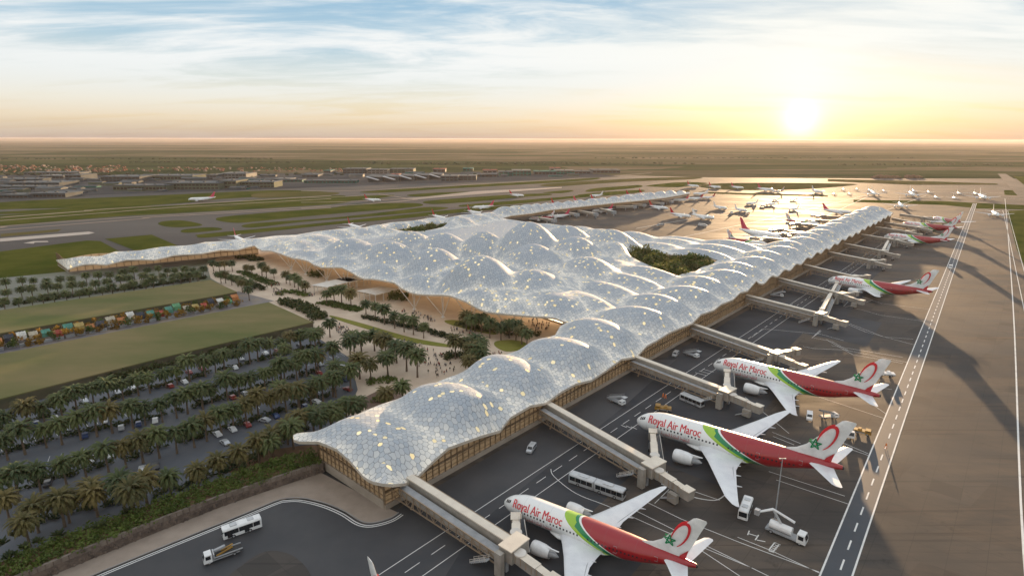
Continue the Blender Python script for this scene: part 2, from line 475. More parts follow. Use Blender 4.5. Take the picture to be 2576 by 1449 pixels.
M_GREY = mat('grey_paint', (0.34, 0.35, 0.36), 0.4, col2=(0.25, 0.26, 0.27), nscale=0.5)
M_SILV = mat('silver_paint', (0.55, 0.56, 0.57), 0.32, 0.4, col2=(0.42, 0.43, 0.44), nscale=0.6)
M_RED = mat('red_paint', (0.50, 0.012, 0.02), 0.35, col2=(0.38, 0.01, 0.015), nscale=0.4)
M_RED2 = mat('scarlet_lettering', (0.62, 0.02, 0.035), 0.4, col2=(0.5, 0.02, 0.03), nscale=0.4)
M_GREEN = mat('green_emblem', (0.0, 0.24, 0.09), 0.4, col2=(0.0, 0.18, 0.07), nscale=0.5)
M_YEL = mat('yellow_paint', (0.36, 0.20, 0.03), 0.5, col2=(0.22, 0.12, 0.03), nscale=0.5)
M_HIVIS = mat('orange_workwear', (0.75, 0.20, 0.03), 0.8, col2=(0.6, 0.15, 0.02), nscale=1)
M_TRUNK = mat('palm_trunk', (0.17, 0.12, 0.08), 0.9, col2=(0.10, 0.07, 0.045), nscale=1.5)
M_SKIN = mat('skin_tone', (0.42, 0.26, 0.18), 0.6, col2=(0.36, 0.22, 0.15), nscale=2)
M_PALM = leaf_mat('palm_leaf', (0.036, 0.058, 0.022), (0.125, 0.145, 0.045), 0.22)
M_PALMG = leaf_mat('palm_leaf_golden', (0.065, 0.068, 0.022), (0.19, 0.145, 0.045), 0.25)
M_BUSH = leaf_mat('shrub_leaf', (0.040, 0.070, 0.014), (0.13, 0.17, 0.03), 0.3, 0.25)
M_BUSHD = leaf_mat('dark_shrub_leaf', (0.022, 0.038, 0.014), (0.070, 0.085, 0.022), 0.3, 0.25)
M_TREE = leaf_mat('court_tree_leaf', (0.045, 0.065, 0.015), (0.17, 0.17, 0.04), 0.3, 0.2)

col = scene.collection


# ------------------------------------------------------------------ mesh building
class MB:
    def __init__(s):
        s.v, s.f, s.mi, s.mats = [], [], [], []
        s.M = None

    def _m(s, m):
        if m not in s.mats:
            s.mats.append(m)
        return s.mats.index(m)

    def add(s, vs, fs, m=None):
        o = len(s.v)
        if s.M is not None:
            vs = [tuple(s.M @ Vector(v)) for v in vs]
        s.v.extend([tuple(v) for v in vs])
        k = s._m(m)
        for f in fs:
            s.f.append([i + o for i in f])
            s.mi.append(k)

    def box(s, x0, x1, y0, y1, z0, z1, m=None, taper=0.0):
        a = taper
        s.add([(x0, y0, z0), (x1, y0, z0), (x1, y1, z0), (x0, y1, z0), (x0 + a, y0 + a, z1), (x1 - a, y0 + a, z1), (x1 - a, y1 - a, z1), (x0 + a, y1 - a, z1)],
              [(0, 3, 2, 1), (4, 5, 6, 7), (0, 1, 5, 4), (1, 2, 6, 5), (2, 3, 7, 6), (3, 0, 4, 7)], m)

    def bar(s, a, b, w, h=None, m=None):
        """rectangular bar from a to b, width w, height h"""
        a, b = Vector(a), Vector(b)
        h = h or w
        d = (b - a)
        if d.length < 1e-6:
            return
        d.normalize()
        up = Vector((0, 0, 1)) if abs(d.z) < 0.95 else Vector((1, 0, 0))
        sx = d.cross(up).normalized() * (w / 2)
        sy = sx.cross(d).normalized() * (h / 2)
        vs = []
        for p in (a, b):
            vs += [p - sx - sy, p + sx - sy, p + sx + sy, p - sx + sy]
        s.add(vs, [(0, 1, 5, 4), (1, 2, 6, 5), (2, 3, 7, 6), (3, 0, 4, 7), (0, 3, 2, 1), (4, 5, 6, 7)], m)

    def tube(s, pts, rad, n=8, m=None, cap=True):
        rings = []
        pts = [Vector(p) for p in pts]
        if not hasattr(rad, '__len__'):
            rad = [rad] * len(pts)
        vs = []
        for i, p in enumerate(pts):
            d = (pts[min(i + 1, len(pts) - 1)] - pts[max(i - 1, 0)]).normalized()
            up = Vector((0, 0, 1)) if abs(d.z) < 0.95 else Vector((1, 0, 0))
            a = d.cross(up).normalized()
            b = a.cross(d).normalized()
            for k in range(n):
                t = 2 * PI * k / n
                vs.append(p + (a * math.cos(t) + b * math.sin(t)) * rad[i])
        fs = []
        for i in range(len(pts) - 1):
            for k in range(n):
                k2 = (k + 1) % n
                fs.append((i * n + k, i * n + k2, (i + 1) * n + k2, (i + 1) * n + k))
        if cap:
            fs.append(tuple(range(n)))
            fs.append(tuple(reversed(range((len(pts) - 1) * n, len(pts) * n))))
        s.add(vs, fs, m)

    def loft(s, rings, m=None, cap=True):
        n = len(rings[0])
        vs = [p for r in rings for p in r]
        fs = []
        for i in range(len(rings) - 1):
            for k in range(n):
                k2 = (k + 1) % n
                fs.append((i * n + k, (i + 1) * n + k, (i + 1) * n + k2, i * n + k2))
        if cap:
            fs.append(tuple(reversed(range(n))))
            fs.append(tuple(range((len(rings) - 1) * n, len(rings) * n)))
        s.add(vs, fs, m)

    def prism(s, pts, z0, z1, m=None, mtop=None):
        """vertical prism on polygon pts (x,y); triangulated caps"""
        n = len(pts)
        area = sum(pts[i][0] * pts[(i + 1) % n][1] - pts[(i + 1) % n][0] * pts[i][1] for i in range(n))
        if area < 0:
            pts = pts[::-1]
        tri = tessellate_polygon([[Vector((p[0], p[1], 0)) for p in pts]])
        s.add([(p[0], p[1], z0) for p in pts] + [(p[0], p[1], z1) for p in pts],
              [(i, (i + 1) % n, n + (i + 1) % n, n + i) for i in range(n)], m)
        top = []
        for a, b, c in tri:
            A, B, C = pts[a], pts[b], pts[c]
            cr = (B[0] - A[0]) * (C[1] - A[1]) - (B[1] - A[1]) * (C[0] - A[0])
            top.append((a, b, c) if cr > 0 else (a, c, b))
        s.add([(p[0], p[1], z1) for p in pts], top, mtop or m)
        s.add([(p[0], p[1], z0) for p in pts], [(a, c, b) for a, b, c in top], m)

    def sheet(s, pts, m=None):
        """flat polygon with its own z, facing up"""
        tri = tessellate_polygon([[Vector((p[0], p[1], 0)) for p in pts]])
        fs = []
        for a, b, c in tri:
            A, B, C = pts[a], pts[b], pts[c]
            cr = (B[0] - A[0]) * (C[1] - A[1]) - (B[1] - A[1]) * (C[0] - A[0])
            fs.append((a, b, c) if cr > 0 else (a, c, b))
        s.add(pts, fs, m)

    def mesh(s, name, smooth=False, angle=None):
        me = bpy.data.meshes.new(name)
        me.from_pydata(s.v, [], s.f)
        for m in s.mats:
            me.materials.append(m)
        me.polygons.foreach_set('material_index', s.mi)
        if smooth:
            me.polygons.foreach_set('use_smooth', [True] * len(me.polygons))
            if angle:
                me.set_sharp_from_angle(angle=math.radians(angle))
        me.update()
        return me

    def build(s, name, parent=None, smooth=False, angle=None):
        o = bpy.data.objects.new(name, s.mesh(name, smooth, angle))
        col.objects.link(o)
        if parent:
            o.parent = parent
        return o


def tag(o, label=None, cat=None, group=None, kind=None):
    if label: o['label'] = label
    if cat: o['category'] = cat
    if group: o['group'] = group
    if kind: o['kind'] = kind
    return o


def empty(name, loc=(0, 0, 0), rz=0.0, sc=1.0):
    o = bpy.data.objects.new(name, None)
    o.empty_display_size = 0.5
    col.objects.link(o)
    o.location = loc
    o.rotation_euler = (0, 0, rz)
    o.scale = (sc, sc, sc)
    return o


KIDS = {}


def copy_tree(o, parent=None):
    c = o.copy()
    col.objects.link(c)
    if parent:
        c.parent = parent
    ch_l = KIDS.get(o.name)
    if ch_l is None:
        ch_l = KIDS[o.name] = list(o.children)
    for ch in ch_l:
        copy_tree(ch, c)
    return c


class Proto:
    """first use moves the source itself, later uses copy it"""
    def __init__(s, root):
        s.root, s.used = root, False
        s.kids = None

    def put(s, loc, rz=0.0, sc=1.0, label=None, group=None, cat=None):
        if not s.used:
            o = s.root
            s.used = True
        else:
            o = copy_tree(s.root)
        o.location = loc
        o.rotation_euler = (0, 0, rz)
        o.scale = (sc, sc, sc) if not hasattr(sc, '__len__') else sc
        if label: o['label'] = label
        if group: o['group'] = group
        elif 'group' in o: del o['group']
        if cat: o['category'] = cat
        return o


def smooth_poly(pts, n=6):
    out = []
    N = len(pts)
    for i in range(N):
        p0, p1, p2, p3 = pts[i - 1], pts[i], pts[(i + 1) % N], pts[(i + 2) % N]
        for k in range(n):
            t = k / n
            out.append(tuple(0.5 * ((2 * p1[j]) + (-p0[j] + p2[j]) * t + (2 * p0[j] - 5 * p1[j] + 4 * p2[j] - p3[j]) * t * t + (-p0[j] + 3 * p1[j] - 3 * p2[j] + p3[j]) * t ** 3) for j in (0, 1)))
    return out


def ground_poly(name, pix, z, m, sm=False, label=None):
    if sm:
        pix = smooth_poly(pix)
    b = MB()
    b.sheet([tuple(at(x, y, z)) for x, y in pix], m)
    o = b.build(name)
    tag(o, label, kind='structure')
    return o


def strip(b, pts, w, z, m):
    """ribbon of width w (metres) along world points"""
    pts = [Vector((p[0], p[1], 0)) for p in pts]
    L, Rr = [], []
    for i, p in enumerate(pts):
        d = (pts[min(i + 1, len(pts) - 1)] - pts[max(i - 1, 0)]).normalized()
        n = Vector((-d.y, d.x, 0)) * (w / 2)
        L.append((p.x + n.x, p.y + n.y, z)); Rr.append((p.x - n.x, p.y - n.y, z))
    N = len(pts)
    b.add(L + Rr, [(N + i, N + i + 1, i + 1, i) for i in range(N - 1)], m)


def smooth_line(pts, n=6):
    pts = [pts[0]] + list(pts) + [pts[-1]]
    out = []
    for i in range(1, len(pts) - 2):
        p0, p1, p2, p3 = pts[i - 1], pts[i], pts[i + 1], pts[i + 2]
        for k in range(n):
            t = k / n
            out.append(tuple(0.5 * ((2 * p1[j]) + (-p0[j] + p2[j]) * t + (2 * p0[j] - 5 * p1[j] + 4 * p2[j] - p3[j]) * t * t + (-p0[j] + 3 * p1[j] - 3 * p2[j] + p3[j]) * t ** 3) for j in (0, 1)))
    out.append(tuple(pts[-1][:2]))
    return out


# ================================================================== GROUND
def build_ground():
    b = MB()
    S = 90000.0
    b.sheet([(-S, -3000, -0.8), (S, -3000, -0.8), (S, S, -0.8), (-S, S, -0.8)], MATS['terrain'])
    tag(b.build('terrain'), 'dry farmland plain running to the horizon', kind='structure')
    # low hills on the horizon line
    # airfield pavements: wide base sheet with grass laid on it
    ground_poly('airfield_pavement', [(-700, 492), (0, 478), (400, 470), (760, 462), (1000, 450), (1350, 445), (1560, 441), (1800, 447), (2100, 449), (2700, 450), (3400, 470), (3400, 700), (2700, 1200), (2400, 1449), (1000, 1449), (-900, 1449)], -0.5, M_RUN)
    isl = [
        [r3(*p) for p in [(-700, 490), (0, 405), (700, 372), (1400, 342), (2100, 312), (2450, 318), (2500, 335), (1700, 380), (1400, 412), (800, 445), (0, 460), (-700, 500)]],
        [r3(*p) for p in [(-300, 500), (0, 478), (800, 440), (1500, 418), (2576, 352), (2576, 376), (1800, 428), (1000, 474), (0, 496)]],
        [r3(*p) for p in [(-600, 560), (0, 505), (500, 485), (1300, 458), (2576, 388), (2576, 420), (1400, 488), (900, 516), (0, 588), (-600, 640)]],
        [r3(*p) for p in [(1230, 572), (1275, 551), (1430, 546), (1575, 580), (1430, 597), (1300, 594)]],
        [r3(*p) for p in [(1405, 630), (1450, 612), (1650, 598), (1730, 615), (1600, 632), (1450, 641)]],
        [(543, 552), (566, 545), (700, 533), (833, 523), (898, 513), (1039, 511), (1062, 518), (1004, 525), (880, 535), (757, 546), (650, 557), (600, 561), (562, 558)],
        [(608, 568), (650, 561), (833, 548), (1000, 530), (1074, 521), (1128, 523), (1074, 532), (880, 549), (757, 559), (665, 570), (624, 573)],
        [(496, 594), (517, 588), (757, 566), (1000, 542), (1180, 524), (1330, 515), (1335, 519), (1180, 533), (1000, 551), (850, 564), (650, 585), (517, 598)],
        [r4(*p) for p in [(870, 370), (950, 355), (1400, 322), (1720, 308), (1785, 318), (1600, 332), (1300, 360), (1000, 382), (900, 380)]],
        [r4(*p) for p in [(1125, 396), (1200, 384), (1700, 345), (2200, 305), (2330, 300), (2300, 312), (1900, 345), (1500, 385), (1180, 402)]],
        [r4(*p) for p in [(1725, 301), (1900, 284), (1942, 289), (1850, 306)]],
        [r4(*p) for p in [(2033, 287), (2100, 270), (2300, 255), (2415, 248), (2422, 262), (2250, 281), (2055, 296)]],
        [r4(*p) for p in [(1975, 318), (2100, 303), (2420, 282), (2400, 302), (2050, 323)]],
        [r4(*p) for p in [(2480, 250), (2700, 228), (2900, 235), (2700, 262), (2500, 258)]],
        [r4(*p) for p in [(-300, 305), (200, 298), (265, 312), (100, 326), (-300, 340)]],
        [r4(*p) for p in [(420, 298), (700, 276), (1000, 262), (1300, 240), (1850, 212), (2100, 196), (2110, 206), (1850, 228), (1000, 276), (600, 301)]],
        [r4(*p) for p in [(-400, 355), (100, 340), (640, 318), (560, 340), (250, 368), (-400, 398)]],
        [r4(*p) for p in [(760, 318), (1000, 300), (1250, 296), (1100, 312), (850, 330)]],
        [r4(*p) for p in [(1750, 240), (2300, 205), (2800, 190), (2800, 205), (2300, 226), (1800, 258)]],
    ]
    for i, pl in enumerate(isl):
        tag(ground_poly('grass_island', pl, -0.42 + 0.006 * i, M_GRASS if i not in (14, 18) else M_GRASS2, sm=True), 'flat grass island between the taxiways')
    ground_poly('grass_field', [r3(*p) for p in [(815, 688), (1180, 655), (1385, 742), (1062, 783)]], -0.35, M_GRASS)
    ground_poly('grass_field', [(-700, 720), (0, 633), (145, 614), (220, 605), (252, 606.5), (300, 632), (300, 700), (100, 705), (0, 722), (-700, 800)], -0.35, M_GRASS)
    ground_poly('grass_field', [r3(*p) for p in [(-300, 700), (10, 665), (0, 650), (480, 612), (450, 632), (60, 668)]], -0.35, M_GRASS2)
    # pale strips
    ground_poly('pale_concrete_strip', [r3(*p) for p in [(-900, 770), (0, 685), (690, 632), (738, 640), (690, 652), (0, 710), (-900, 800)]], -0.3, M_PALE)
    ground_poly('pale_concrete_strip', [r3(*p) for p in [(180, 722), (260, 706), (370, 704), (378, 713), (270, 716), (262, 726)]], -0.3, M_PALE)
    ground_poly('pale_concrete_strip', [r4(*p) for p in [(700, 345), (820, 338), (1240, 292), (1860, 262), (1860, 268), (1400, 302), (1000, 334), (830, 350)]], -0.3, mat('worn_concrete', (0.30, 0.25, 0.21), 0.8, col2=(0.22, 0.19, 0.165), nscale=0.01))
    b = MB()
    for pl, w in (([(-900, 620), (0, 545), (800, 485), (1400, 440), (2576, 375)], 7), ([(-900, 690), (0, 600), (60, 585), (1080, 515), (2000, 463), (2576, 430)], 6),
                  ([(-900, 700), (0, 618), (1100, 530), (1160, 520), (2000, 475), (2576, 445)], 6), ([(0, 520), (700, 468), (830, 455), (2576, 352)], 9)):
        wp = [at(*r3(*p)) for p in pl]
        strip(b, smooth_line([(p.x, p.y) for p in wp], 4), w, -0.28, M_SAND if w > 4 else M_LINE)
    for pl, w in (([(0, 370), (400, 362), (900, 330), (1350, 300)], 6), ([(0, 290), (420, 285), (1100, 250), (1900, 205), (2500, 160)], 8), ([(0, 340), (300, 330), (560, 308)], 5), ([(540, 308), (830, 352)], 4), ([(0, 412), (600, 372), (820, 350)], 7)):
        wp = [at(*r4(*p)) for p in pl]
        strip(b, smooth_line([(p.x, p.y) for p in wp], 4), w, -0.27, M_SAND)
    tag(b.build('service_tracks'), kind='structure')
    # right hand grass
    ground_poly('grass_field', [r2(*p) for p in [(2430, 310), (2700, 300), (3400, 330), (3400, 900), (2640, 800), (2576, 770), (2515, 640)]], 0.02, M_GRASS)
    ground_poly('grass_verge', [r2(*p) for p in [(1120, 216), (1900, 228), (2100, 240), (2576, 262), (3300, 290), (3300, 318), (2576, 300), (2180, 290), (1900, 262), (1120, 236)]], 0.02, M_GRASS)
    ground_poly('grass_island', [r2(*p) for p in [(2405, 135), (2490, 134), (2518, 180), (2410, 175)]], 0.02, M_GRASS)
    ground_poly('grass_island', [r2(*p) for p in [(2480, 14), (2900, 30), (3300, 80), (3300, 180), (2620, 120)]], 0.02, M_GRASS)
    ground_poly('grass_verge', [r2(*p) for p in [(-60, 78), (400, 72), (880, 76), (1150, 84), (900, 112), (500, 132), (0, 128), (-200, 100)]], -0.3, M_GRASS2, sm=True)
    ground_poly('grass_verge', [r2(*p) for p in [(900, 40), (1800, 60), (2350, 78), (2350, 88), (1600, 88), (900, 58)]], -0.3, M_GRASS2)
    ground_poly('grass_verge', [r2(*p) for p in [(-200, 148), (900, 178), (900, 190), (0, 168), (-200, 160)]], 0.02, M_GRASS2)
    # apron: everything round the pier on the airport side
    ap = [tuple(at(*p)) for p in [(1020, 1449 + 60)]]
    pix = [(560, 1600), (640, 1290), (700, 1262), (760, 1260), (860, 1288), (930, 1318), (985, 1292), (1060, 1230), (1200, 700), (1195, 560), (1500, 508), (1735, 500), (1700, 487), (1790, 478), (2100, 486), (2400, 473), (2470, 470), (2640, 500), (2700, 560), (2900, 900), (3000, 1700)]
    b = MB()
    b.sheet([tuple(at(x, y, 0)) for x, y in pix], MATS['apron'])
    tag(b.build('apron'), kind='structure')
    # pier's cool shade put into darker stand paving, laid in bays with stepped ends
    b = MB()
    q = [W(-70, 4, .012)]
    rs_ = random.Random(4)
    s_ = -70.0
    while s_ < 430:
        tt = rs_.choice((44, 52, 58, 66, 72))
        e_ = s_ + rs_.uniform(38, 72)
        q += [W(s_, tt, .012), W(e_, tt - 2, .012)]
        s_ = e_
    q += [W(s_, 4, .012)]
    b.sheet([tuple(v) for v in q], mat('stand_shade_asphalt', (0.034, 0.037, 0.043), 0.72, col2=(0.062, 0.064, 0.069), nscale=0.05, detail=12, spec=0.15, stretch=(-PA, (.35, 1, 1)), lo=.38, hi=.64))
    tag(b.build('stand_shade_paving'), kind='structure')
    ground_poly('taxiway', [r2(*p) for p in [(2350, -6), (2420, -6), (2640, 130), (2800, 230), (2620, 230), (2520, 180)]], 0.03, M_TAXI)
    # dark fresh asphalt round the near end, with the kerbed pavement
    ground_poly('access_road', [(60, 1700), (235, 1449), (696, 1262), (730, 1257), (770, 1258), (860, 1288), (915, 1318), (960, 1312), (1000, 1280), (1175, 1180), (1450, 1020), (1560, 950), (1640, 905), (1700, 905), (1560, 1030), (1420, 1140), (1200, 1320), (1120, 1449), (1060, 1700)], 0.02, M_ROAD2, label='dark asphalt round the end of the pier')
    b = MB()
    isl_p = smooth_poly([(560, 1560), (560, 1470), (610, 1420), (665, 1387), (720, 1390), (765, 1420), (790, 1470), (800, 1560)], 5)
    b.prism([tuple(at(x, y, .03)[:2]) for x, y in isl_p], -0.02, 0.05, MATS['apron'])
    tag(b.build('road_island'), kind='structure')
    # pavement beside the wall, a real kerb step
    pv = [(-60, 1530), (60, 1449), (400, 1320), (790, 1180), (820, 1195), (975, 1277), (1000, 1288), (985, 1300)] + [(960, 1309), (930, 1314), (905, 1308), (868, 1285), (820, 1265), (765, 1252), (725, 1252), (696, 1258), (600, 1297), (225, 1449), (60, 1530)]
    b = MB()
    b.prism([tuple(at(x, y, .12)[:2]) for x, y in pv], -0.1, 0.14, M_PAVE)
    tag(b.build('pavement'), kind='structure')
    b = MB()
    kp = [at(x, y) for x, y in [(60, 1530), (225, 1450), (600, 1298), (696, 1259), (725, 1253), (765, 1253), (820, 1266), (868, 1286), (905, 1309), (930, 1315), (960, 1310), (985, 1301), (1003, 1289)]]
    kl = smooth_line([(p.x, p.y) for p in kp], 6)
    for a, c in zip(kl[:-1], kl[1:]):
        b.bar((a[0], a[1], 0.08), (c[0], c[1], 0.08), 0.35, 0.2, M_KERB)
    tag(b.build('kerb'), kind='structure')
    b = MB()
    for off in (1.0, 1.7):
        pts = []
        for i, p in enumerate(kl):
            q0, q1 = Vector(kl[max(i - 1, 0)]), Vector(kl[min(i + 1, len(kl) - 1)])
            d = (q1 - q0).normalized()
            pts.append((p[0] + d.y * off, p[1] - d.x * off))
        strip(b, pts, 0.28, 0.045, M_LINE)
    # lines on the apron
    def ln(c, pts, w=0.35, z=0.03, sm=0):
        q = [at(*c(*p)) for p in pts]
        q = [(p.x, p.y) for p in q]
        strip(b, smooth_line(q, sm) if sm else q, w, z, M_LINE)
    def dash(c, p0, p1, n, w=0.3, z=0.03, duty=.5):
        A, B = at(*c(*p0)), at(*c(*p1))
        for i in range(n):
            a, e = A.lerp(B, i / n), A.lerp(B, (i + duty) / n)
            strip(b, [(a.x, a.y), (e.x, e.y)], w, z, M_LINE)
    # taxi-lane along the pier: three lines parallel to it, in (s,t)
    for t0, kind in ((19.5, 0), (23.5, 1), (27.5, 0)):
        for s0, s1 in ((-45, 700),):
            n = 90 if kind else 1
            for i in range(n):
                a = s0 + (s1 - s0) * i / n
                e = a + (s1 - s0) / n * (0.55 if kind else 1)
                strip(b, [tuple(W(a, t0)[:2]), tuple(W(e, t0)[:2])], 0.2, 0.034, M_LINE)
    ln(c1, [(410, 815), (430, 860), (560, 960), (760, 1040), (1100, 1190), (1600, 1400)], .2, sm=6)
    ln(c1, [(945, 995), (1180, 1110), (1530, 1250), (2000, 1425)], .2)
    ln(c1, [(880, 1045), (1250, 1230), (1700, 1449)], .2)
    ln(c1, [(1515, 1218), (1720, 1300), (2000, 1430)], .2)
    ln(c1, [(1290, 1290), (1530, 1449)], .2)
    ln(c1, [(1700, 830), (2150, 975)], .2)
    ln(c1, [(1745, 880), (2170, 1022)], .2)
    ln(c1, [(2010, 640), (2290, 735)], .2)
    ln(c1, [(2020, 610), (2290, 725)], .2)
    ln(c1, [(1560, 390), (1820, 605)], .2)
    ln(c1, [(1065, 905), (1140, 930), (1250, 980), (1380, 1000), (1440, 970)], .35, sm=6)
    ln(c1, [(1065, 905), (1100, 830)], .2)
    ln(c1, [(1025, 1018), (1110, 935)], .2)
    ln(c1, [(1265, 950), (1410, 1000)], .2)
    ln(c1, [(1720, 597), (1890, 665)], .2)
    ln(c1, [(1725, 622), (1850, 672)], .2)
    ln(c1, [(2280, 410), (2395, 490)], .2)
    ln(c1, [(1955, 375), (2380, 515)], .2)
    ln(c1, [(2040, 50), (2200, 140), (2495, 190)], .2)
    ln(c1, [(2070, 85), (2495, 155)], .2)
    ln(c1, [(1955, 40), (2010, 0)], .2)
    ln(c1, [(2280, 325), (2430, 345)], .2)
    ln(c2, [(410, 1075), (490, 1020), (880, 1055), (1040, 1100)], .2)
    ln(c2, [(825, 1080), (880, 1028)], .2)
    ln(c2, [(825, 1080), (960, 1105), (1075, 1170), (1480, 1250)], .2)
    ln(c2, [(690, 920), (980, 950), (1190, 1040), (1530, 1130)], .2)
    ln(c2, [(980, 945), (1320, 1075), (1520, 1090)], .2)
    ln(c2, [(1040, 865), (1080, 825), (1200, 835), (1240, 820)], .2)
    ln(c2, [(1040, 865), (1170, 890), (1290, 925), (1610, 970)], .2)
    ln(c2, [(1170, 800), (1300, 845), (1630, 885)], .2)
    ln(c2, [(760, 1140), (840, 1155), (1070, 1165)], .2)
    ln(c2, [(590, 900), (690, 850)], .2)
    ln(c2, [(1300, 430), (1560, 470)], .4)
    for k in range(3):
        ln(c1, [(1265 + 22 * k, 245 - 10 * k), (1330 + 22 * k, 262 - 10 * k)], .25)
        ln(c1, [(825 - 0 * k + 30 * k, 555 + 5 * k), (860 + 30 * k, 570 + 5 * k)], .25)
    # stand markings by the service truck
    for q in ([(1575, 1195), (1630, 1212)], [(1585, 1180), (1575, 1205)], [(1640, 1205), (1620, 1235)], [(1630, 1235), (1680, 1245)], [(1700, 1295), (1735, 1250)], [(1725, 1305), (1760, 1262)], [(1700, 1298), (1730, 1308)], [(1735, 1250), (1765, 1262)]):
        ln(c1, q, .3)
    for k in range(5):
        ln(c1, [(1712 + 8 * k, 1290 - 9 * k), (1738 + 8 * k, 1300 - 9 * k)], .25)
    # outer taxi lines right of the road
    ln(lambda x, y: (x, y), [(2600, 1600), (2568, 1265), (2548, 760), (2532, 545), (2528, 500)], .55, sm=5)
    ln(c2, [(2135, 205), (2180, 400), (2230, 640), (2285, 900)], .4)
    ln(c2, [(2230, 640), (2290, 640)], .2)
    ln(lambda x, y: (x, y), [(2535, 530), (2576, 680), (2640, 900)], .4)
    for i in range(9):
        y0 = 470 + i * 4.5
        ln(lambda x, y: (x, y), [(2150 - 20 * i, y0 - 6), (2560 + 10 * i, y0 + 4)], .5) if i % 3 == 0 else None
    # faint lines on the remote apron
    for q in ([(1790, 640), (2200, 540), (2330, 492)], [(1700, 600), (1950, 548), (2210, 484)], [(1600, 575), (1800, 540), (2040, 496)], [(1900, 600), (2040, 560), (2190, 492)]):
        ln(lambda x, y: (x, y), q, .8)
    dash(c3, (1290, 1010), (1545, 960), 3, .3)
    tag(b.build('road_markings'), kind='structure')
    # service road along the far edge of the stands
    ground_poly('service_road', [(2020, 1550), (2062, 1447), (2448, 512), (2457, 512), (2271, 1071), (2146, 1449), (2110, 1550)], 0.03, M_ROAD)
    b = MB()
    for a, e in (((2020, 1550), (2448, 512)), ((2110, 1550), (2457, 512))):
        A, B = at(*a), at(*e)
        strip(b, [tuple(A[:2]), tuple(B[:2])], 0.42, 0.05, M_LINE)
    A, B = at(2071, 1550), at(2452.5, 512)
    n = 120
    for i in range(n):
        u0, u1 = i / n, (i + .5) / n
        a, e = A.lerp(B, u0), A.lerp(B, u1)
        strip(b, [tuple(a[:2]), tuple(e[:2])], 0.4, 0.05, M_LINE)
    tag(b.build('service_road_lines'), kind='structure')
    # ---------------- landside
    ground_poly('plaza', [(560, 640), (650, 630), (1100, 700), (1416, 800), (1416, 860), (1180, 960), (1000, 1040), (870, 1045), (900, 980), (880, 900), (800, 850), (700, 800), (660, 760), (600, 740), (530, 700), (520, 665)], 0.02, M_PLAZA)
    ground_poly('terminal_floor', [(560, 636), (655, 627), (1200, 600), (1700, 760), (1440, 880), (1400, 850), (1100, 760), (700, 680)], 0.04, M_PLAZA)
    ground_poly('car_park', [(-900, 1250), (0, 1010), (790, 815), (880, 850), (960, 900), (960, 1000), (1040, 1045), (860, 1120), (800, 1150), (740, 1180), (60, 1449), (-400, 1800)], -0.02, mat('car_park_asphalt', (0.085, 0.095, 0.112), 0.7, col2=(0.115, 0.122, 0.135), nscale=0.05, detail=8, spec=0.3))
    ground_poly('palm_garden', [(-700, 830), (0, 700), (200, 680), (420, 655), (560, 645), (600, 740), (540, 710), (0, 790), (-700, 920)], -0.02, mat('garden_paving', (0.20, 0.19, 0.18), 0.8, col2=(0.12, 0.13, 0.07), nscale=0.03))
    ground_poly('bare_earth', [(560, 1185), (600, 1150), (690, 1130), (800, 1120), (800, 1160), (700, 1190)], 0.0, M_EARTH, sm=True)
    ground_poly('market_walk', [(-700, 990), (0, 845), (600, 733), (690, 757), (0, 905), (-700, 1060)], 0.03, mat('market_paving', (0.12, 0.12, 0.15), 0.7, col2=(0.25, 0.2, 0.15), nscale=0.08))
    ground_poly('brown_terrace', [(905, 1005), (945, 985), (985, 975), (1040, 1010), (1000, 1035), (940, 1050)], 0.03, mat('brown_paving', (0.16, 0.10, 0.07), 0.8, col2=(0.11, 0.07, 0.05), nscale=0.1))


def lawn_slab(name, pix, label, h=4.5):
    b = MB()
    pts = [tuple(at(x, y, h)[:2]) for x, y in pix]
    b.prism(pts, -0.05, h - 0.5, mat('lawn_wall', (0.10, 0.08, 0.05), 0.9, col2=(0.06, 0.06, 0.03), nscale=0.2))
    c = Vector((sum(p[0] for p in pts) / len(pts), sum(p[1] for p in pts) / len(pts)))
    b.prism(pts, h - 0.45, h, M_LAWN)
    o = b.build(name)
    return tag(o, label, kind='structure')


build_ground()
lawn_slab('lawn', [(-500, 868), (0, 780), (529, 704), (596, 734), (560, 741), (0, 838), (-500, 940)], 'raised lawn above the market row')
lawn_slab('lawn', [(-500, 990), (0, 890), (676, 760), (787, 810), (400, 901), (0, 1003), (-500, 1135)], 'raised lawn below the market row')


# ================================================================== TERMINAL
S_NEAR = [(988, 1218), (1025, 1215), (1053, 1196), (1091, 1158), (1129, 1125.5), (1211, 1096), (1258, 1083), (1284, 1050), (1335, 1020), (1373, 1013.5), (1411, 986), (1449, 965), (1488, 956), (1526, 931), (1564, 903), (1602, 897), (1628, 869), (1653, 856), (1683, 837), (1741.6, 813), (1763.5, 791), (1796, 780), (1815, 765), (1844, 754), (1862, 736), (1880.6, 732), (1902.5, 706.7)]


def on_plane(px, py, n, off):
    """where the sight line meets the vertical plane (p-PO).n = off"""
    d = _fw * FPX + _u * (px - CXD) + _v * (-(py - CYD))
    t = (off + PO.dot(n)) / d.dot(n)
    p = d * t
    return Vector((p.x, p.y, CAM_H + p.z))


def near_edge():
    out = []
    for x, y in S_NEAR[1:]:
        p = on_plane(x, y, PN, 3.0)
        out.append((p.x, p.y, max(p.z, 6.3)))
    s = st(out[-1])[0]
    # regular waves further out
    k = 0
    s += 6.0
    while s < 742:
        ph = (s - 280) / 26.5
        e = 12.0 + 2.6 * (s - 280) / 460
        z = e + 1.25 * math.cos(2 * PI * ph) + 0.35 * math.sin(1.7 * ph)
        out.append(tuple(W(s, 3.0, z)))
        s += 3.3
    return out


def wp(px, py, z):
    p = at(px, py, z)
    return (p.x, p.y, z)


